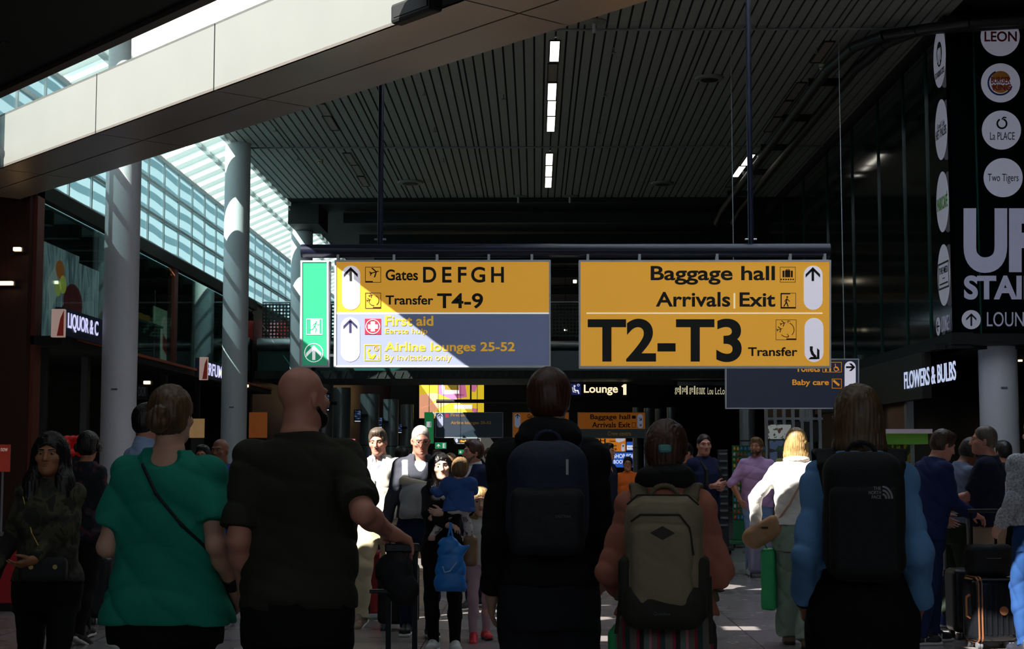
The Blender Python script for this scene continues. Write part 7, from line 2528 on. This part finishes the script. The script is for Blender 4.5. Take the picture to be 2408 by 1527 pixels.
# information screens on the steel columns
for px0, py0, px1, py1, Y_, lb in ((754, 925, 776, 968, 46.5, 'small lit information screen beside the head of the bald bearded man'), (832, 964, 850, 994, 54.5, 'small dark information screen between the first and second steel columns'), (884, 980, 900, 1008, 59.6, 'small dark information screen beside the third steel column'), (935, 996, 946, 1020, 65.6, 'smallest information screen beside the farthest steel column')):
    p0, p1 = P(px0, py1, Y_), P(px1, py0, Y_)
    t = thing('information_screen', lb, 'screen', (p0.x, Y_, p0.z))
    MB(t.location).box(p0.x, p1.x, Y_, Y_ + 0.08, p0.z, p1.z).build('housing', m_black, t)
    MB(t.location).box(p0.x + 0.03, p1.x - 0.02, Y_ - 0.006, Y_, p0.z + 0.1, p1.z - 0.03).build('display', ramp_mat('flight screen', [(0.0, '101828'), (0.5, '20304a'), (0.6, '7a9ac8'), (0.7, '182a48')], 'noise', 8.0, 0.3, (1, 1, 5), hard=True, emit=0.6), t)
    MB(t.location).box(p0.x + 0.03, p1.x - 0.03, Y_ - 0.006, Y_, p0.z + 0.03, p0.z + 0.06).build('white_stripe', M('screen stripe', 'd8dcf0', 0.4, emit=0.7, var=0), t)
    MB(t.location).box(p1.x - 0.05, p1.x + 0.2, Y_ + 0.03, Y_ + (0.25 if Y_ < 50 else 0.13), p0.z + 0.2, p0.z + 0.3).build('arm', m_dark, t)

# ---------------------------------------------------------------- right side stalls
def rack(label, px0, px1, py0, Y_, col):
    p0, p1 = P(px0, py0, Y_), P(px1, py0, Y_)
    t = thing('display_rack', label, 'rack', ((p0.x + p1.x) / 2, Y_, 0))
    m = M('rack ' + col, col, 0.5)
    MB(t.location).box(p0.x, p1.x, Y_, Y_ + 0.06, 0.12, p0.z).build('board', m, t, bevel=0.01)
    MB(t.location).box(p0.x - 0.05, p1.x + 0.05, Y_ - 0.2, Y_ + 0.25, 0.06, 0.12).build('base', m, t, bevel=0.01)
    mb = MB(t.location)
    for x_ in (p0.x, p1.x):
        mb.lathe([(0.03, -0.015), (0.03, 0.015)], (x_, Y_ - 0.1, 0.03), 14, 'x')
    mb.build('castors', m_black, t)
    return t, p0, p1


t, p0, p1 = rack('green souvenir rack on castors beside the man in a pink shirt', 1722, 1800, 1048, 25.7, '1f6a44')
random.seed(11)
kc = [M('keyring ' + c_, c_, 0.35, metal=0.2, var=0.3, scale=60, emit=0.03) for c_ in ('b8452a', 'c8a23a', '4a7ab0', 'a8b0b0', '8a5030', '6a9a3a')]
src = [sdf('souvenir', [ell((0, 0, 0), (0.022, 0.012, 0.03), 0.01), ell((0, 0, 0.03), (0.012, 0.01, 0.012), 0.008)], 0.008, m_, None) for m_ in kc]
for o in src:
    C.objects.unlink(o)
first = set()
for r in range(13):
    for c_ in range(9):
        z_ = p0.z - 0.06 - r * 0.095
        x_ = p0.x + 0.03 + c_ * (p1.x - p0.x - 0.06) / 8
        o = src[(r * 2 + random.randrange(3)) % 6].copy()
        C.objects.link(o)
        o.location = (x_ + random.uniform(-0.005, 0.005), 25.7 - 0.018, z_)
        tag(o, 'small souvenir keyring hanging on the green rack', 'souvenir', 'souvenirs on the green rack')
for o in src:
    bpy.data.objects.remove(o)
t, p0, p1 = rack('dark sunglasses rack beside the man with clasped hands', 1688, 1712, 1058, 24.0, '1c1f20')
mb = MB(t.location)
for r in range(11):
    for c_ in range(2):
        x_ = p0.x + 0.05 + c_ * (p1.x - p0.x - 0.1)
        mb.box(x_ - 0.03, x_ + 0.03, 23.96, 24.0, p0.z - 0.08 - r * 0.11, p0.z - 0.05 - r * 0.11)
mb.build('hooked_glasses', M('glossy smoke', '6a7478', 0.15, metal=0.4), t)
t, p0, p1 = rack('postcard rack with small flower pictures behind the blond woman', 1806, 1860, 1030, 23.5, '2a332c')
MB(t.location).box(p0.x, p1.x, 23.48, 23.5, p0.z - 0.02, p0.z + 0.2).build('header_board', ramp_mat('flower header', [(0.0, 'c8c8c0'), (0.5, 'c0c4bc'), (0.56, '3a5a2c'), (0.62, '7a2a3a'), (0.7, 'd0d0c8')], 'noise', 14.0, 0.6, emit=0.12, hard=True), t)
MB(t.location).box(p0.x + 0.02, p1.x - 0.02, 23.48, 23.5, p0.z - 0.9, p0.z - 0.04).build('cards', ramp_mat('picture cards', [(0.0, '2a4a3a'), (0.4, '9a4a3a'), (0.5, '5a6a8a'), (0.6, '2c2c2c'), (0.7, 'a89a5a')], 'voronoi', 9.0, 0.5, emit=0.06, hard=True), t)
# steel lockers or gates behind the racks
t = thing('steel_gates', 'row of steel framed gates below the slate sign', 'gate', (P(1860, 1000, 31).x, 31, 0))
mb = MB(t.location)
for k in range(7):
    px = 1802 + k * 21
    p = P(px, 960, 31)
    mb.box(p.x - 0.03, p.x + 0.03, 31, 31.08, 0, p.z)
mb.bar(P(1800, 985, 31.04) , P(1935, 985, 31.04), 0.05)
mb.build('frame', m_steel, t)
mb = MB(t.location)
for k in range(6):
    a, c = P(1805 + k * 21, 1040, 31), P(1820 + k * 21, 992, 31)
    mb.box(a.x, c.x, 31.03, 31.05, a.z, c.z)
mb.build('infill_panel', M('dark steel infill', '3a3e40', 0.3, metal=0.7), t)
for k, (px, col) in enumerate(((1808, '7c8890'), (1826, '8a949a'), (1846, '6a7a8a'), (1866, '858d92'), (1886, '8f98a0'))):
    pass
# flower stall with green lit canopy
t = thing('flower_stall', 'flower stall with a green lit canopy under the lit pale blue shop letters', 'stall', (P(2135, 1040, 21).x, 21, 0))
a, c = P(2085, 1045, 21), P(2182, 1020, 21)
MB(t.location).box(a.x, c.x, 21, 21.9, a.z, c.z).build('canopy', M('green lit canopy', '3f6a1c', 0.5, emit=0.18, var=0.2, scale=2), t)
MB(t.location).box(a.x - 0.05, c.x + 0.05, 20.95, 21.95, c.z, c.z + 0.06).build('roof_edge', M('pale stall edge', 'a89aa4', 0.4, emit=0.08), t)
MB(t.location).box(a.x, c.x, 21.0, 21.9, 0, 0.9).build('counter', M('dark stall counter', '202418', 0.6), t)
MB(t.location).box(a.x, a.x + 0.05, 21.8, 21.88, 0.9, a.z).box(c.x - 0.05, c.x, 21.8, 21.88, 0.9, a.z).build('posts', m_steel, t)
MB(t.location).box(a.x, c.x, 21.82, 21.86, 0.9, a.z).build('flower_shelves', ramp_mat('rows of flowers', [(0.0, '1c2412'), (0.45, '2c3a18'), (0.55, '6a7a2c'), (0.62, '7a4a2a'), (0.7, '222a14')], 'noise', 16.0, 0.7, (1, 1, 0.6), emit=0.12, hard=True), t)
t = thing('shelf_unit', 'small shelf of yellow packets lit between the men at the right', 'shelf', (P(2283, 1055, 20).x, 20, 0))
a, c = P(2270, 1075, 20), P(2292, 1044, 20)
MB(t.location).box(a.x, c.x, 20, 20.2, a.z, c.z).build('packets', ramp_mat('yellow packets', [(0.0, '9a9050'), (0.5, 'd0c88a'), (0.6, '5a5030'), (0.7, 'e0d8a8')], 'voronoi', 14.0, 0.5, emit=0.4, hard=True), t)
MB(t.location).box(a.x, c.x, 20.02, 20.25, 0, a.z).build('cabinet', m_dark, t)
for px, py, lb in ((2297, 870, 'tiny warm spot left of the pale right column, upper'), (2283, 885, 'tiny warm spot left of the pale right column, lower'), (2398, 848, 'tiny warm spot right of the pale right column'), (2330, 1068, 'tiny warm spot above the grey-haired man')):
    if py > 1000:
        continue
    p = P(px, py, 27)
    t = thing('spotlight', lb, 'lamp', p)
    MB(p).box(p.x - 0.03, p.x + 0.03, 26.95, 27.0, p.z - 0.02, p.z + 0.02).build('lens', M('warm spot'), t)
    MB(p).box(p.x - 0.04, p.x + 0.04, 27.0, 27.1, p.z - 0.03, 3.2).build('bracket', m_dark, t)

# ---------------------------------------------------------------- luggage standing or pulled on the floor
def suitcase(label, px, Y_, w, d, h_, yaw, mat, trim=None, handle=0.0, ribs=0, hm=None, dz=0.055, h=0.01):
    F_ = Frame(px, Y_, yaw)
    t = thing('suitcase', label, 'suitcase', F_.base, F_.yaw)
    sdf('shell', [rbox((0, 0, dz + h_ / 2), (w / 2, d / 2, h_ / 2), 0.05, 0)], h, mat, t)
    for sx_ in (-1, 1):
        for sy_ in (-1, 1):
            MB().lathe([(0.014, -0.022), (0.028, -0.02), (0.028, -0.004), (0.014, 0), (0.028, 0.004), (0.028, 0.02), (0.014, 0.022)], (sx_ * (w / 2 - 0.05), sy_ * (d / 2 - 0.04), 0.028), 18, 'x').build('wheel', M('grey wheel', '6a6c70', 0.4), t, True)
    if ribs:
        mb = MB()
        for k in range(ribs):
            x_ = -w / 2 + w * (k + 1) / (ribs + 1)
            mb.box(x_ - 0.008, x_ + 0.008, -d / 2 - 0.006, -d / 2 + 0.01, dz + 0.06, dz + h_ - 0.06)
        mb.build('ribs', mat, t, bevel=0.003)
    if trim:
        mb = MB()
        for x_ in (-0.014, 0.014):
            R_ = 0.05
            pts = []
            for cx_, cz_, a0 in ((d / 2 - R_, h_ - R_, 0), (-d / 2 + R_, h_ - R_, 90), (-d / 2 + R_, R_, 180), (d / 2 - R_, R_, 270)):
                for q in range(5):
                    a_ = math.radians(a0 + 22.5 * q)
                    pts.append((-w / 2 * 0.0 + x_ - w * 0.36, cx_ + (R_ + 0.004) * math.cos(a_), dz + cz_ + (R_ + 0.004) * math.sin(a_)))
            pts.append(pts[0])
            mb.tube(pts, 0.007, 6)
        mb.build('edge_trim', trim, t, True)
    if handle:
        mb = MB()
        z1 = dz + h_ + handle
        for x_ in (-0.1, 0.1):
            mb.box(x_ - 0.009, x_ + 0.009, d / 2 - 0.06, d / 2 - 0.045, dz + h_ - 0.02, z1)
        mb.build('telescopic_pole', hm or M('dark metal pole'), t)
        MB().box(-0.13, 0.13, d / 2 - 0.07, d / 2 - 0.035, z1, z1 + 0.03).build('handle_grip', mk, t, bevel=0.008)
    return t, F_


mcop = M('copper trim', 'c08058', 0.35, metal=0.6)
t, F_ = suitcase('glossy black hard suitcase with copper trim standing at the right', 2308, 12.3, 0.36, 0.25, 0.50, 8, M('glossy black shell', '14161a', 0.25), mcop, 0.50, 7)
MB().lathe([(0.035, -0.008), (0.035, 0.0), (0.02, 0.002)], (0.06, -0.128, 0.30), 22, 'y').build('round_badge', mcop, t)
mb = MB()
mb.tube([(-0.185, -0.06, 0.42), (-0.215, -0.06, 0.40), (-0.215, -0.06, 0.26), (-0.185, -0.06, 0.24)], 0.011, 8)
mb.build('side_handle', mcop, t, True)
F2_ = Frame(2308, 12.35, 8)
tb = thing('travel_bag', 'black soft bag sitting on top of the copper trimmed suitcase', 'bag', F2_.base + V((0, 0, 0.56)), F2_.yaw)
sdf('bag_body', [rbox((0, 0, 0.12), (0.17, 0.11, 0.125), 0.05, 0), folds(0.005, 2)], 0.01, mbk, tb)
MB().box(-0.06, 0.06, -0.116, -0.11, 0.14, 0.146).build('zip', M('zip silver'), tb)
suitcase('plain dark suitcase with a long silver pole behind the black bag', 2243, 12.95, 0.20, 0.30, 0.52, 0, M('dark navy shell', '16181f', 0.4), None, 0.42, 0, M('silver pole', 'a8aab0', 0.3, metal=0.8))
suitcase('lavender grey hard suitcase beside the man in a pink shirt', 1782, 19.35, 0.30, 0.24, 0.60, 0, M('lavender grey shell', '7c7a94', 0.4), None, 0.0, 4)
t, F_ = suitcase('dark red suitcase with a strap behind the handle of the bald man', 868, 14.4, 0.40, 0.26, 0.58, 4, M('dark red fabric', '7a1426', 0.7, bump=0.2), None, 0.35)
MB().box(-0.03, 0.03, -0.14, -0.13, 0.06, 0.62).build('luggage_strap', M('dark navy strap', '1c1c2c', 0.7), t)
suitcase('black suitcase pulled by the grey-haired man with the baby carrier', 940, 13.5, 0.34, 0.26, 0.52, -6, M('black suitcase fabric'), None, 0.30)
suitcase('blue suitcase half hidden left of the young man in the hoodie', 1196, 15.5, 0.16, 0.3, 0.40, 0, M('bright blue shell', '1c56b0', 0.4), None, 0.0)
suitcase('dark suitcase on wheels behind the person with headphones', 250, 14.0, 0.20, 0.35, 0.55, 0, M('dark navy shell'), None, 0.35)
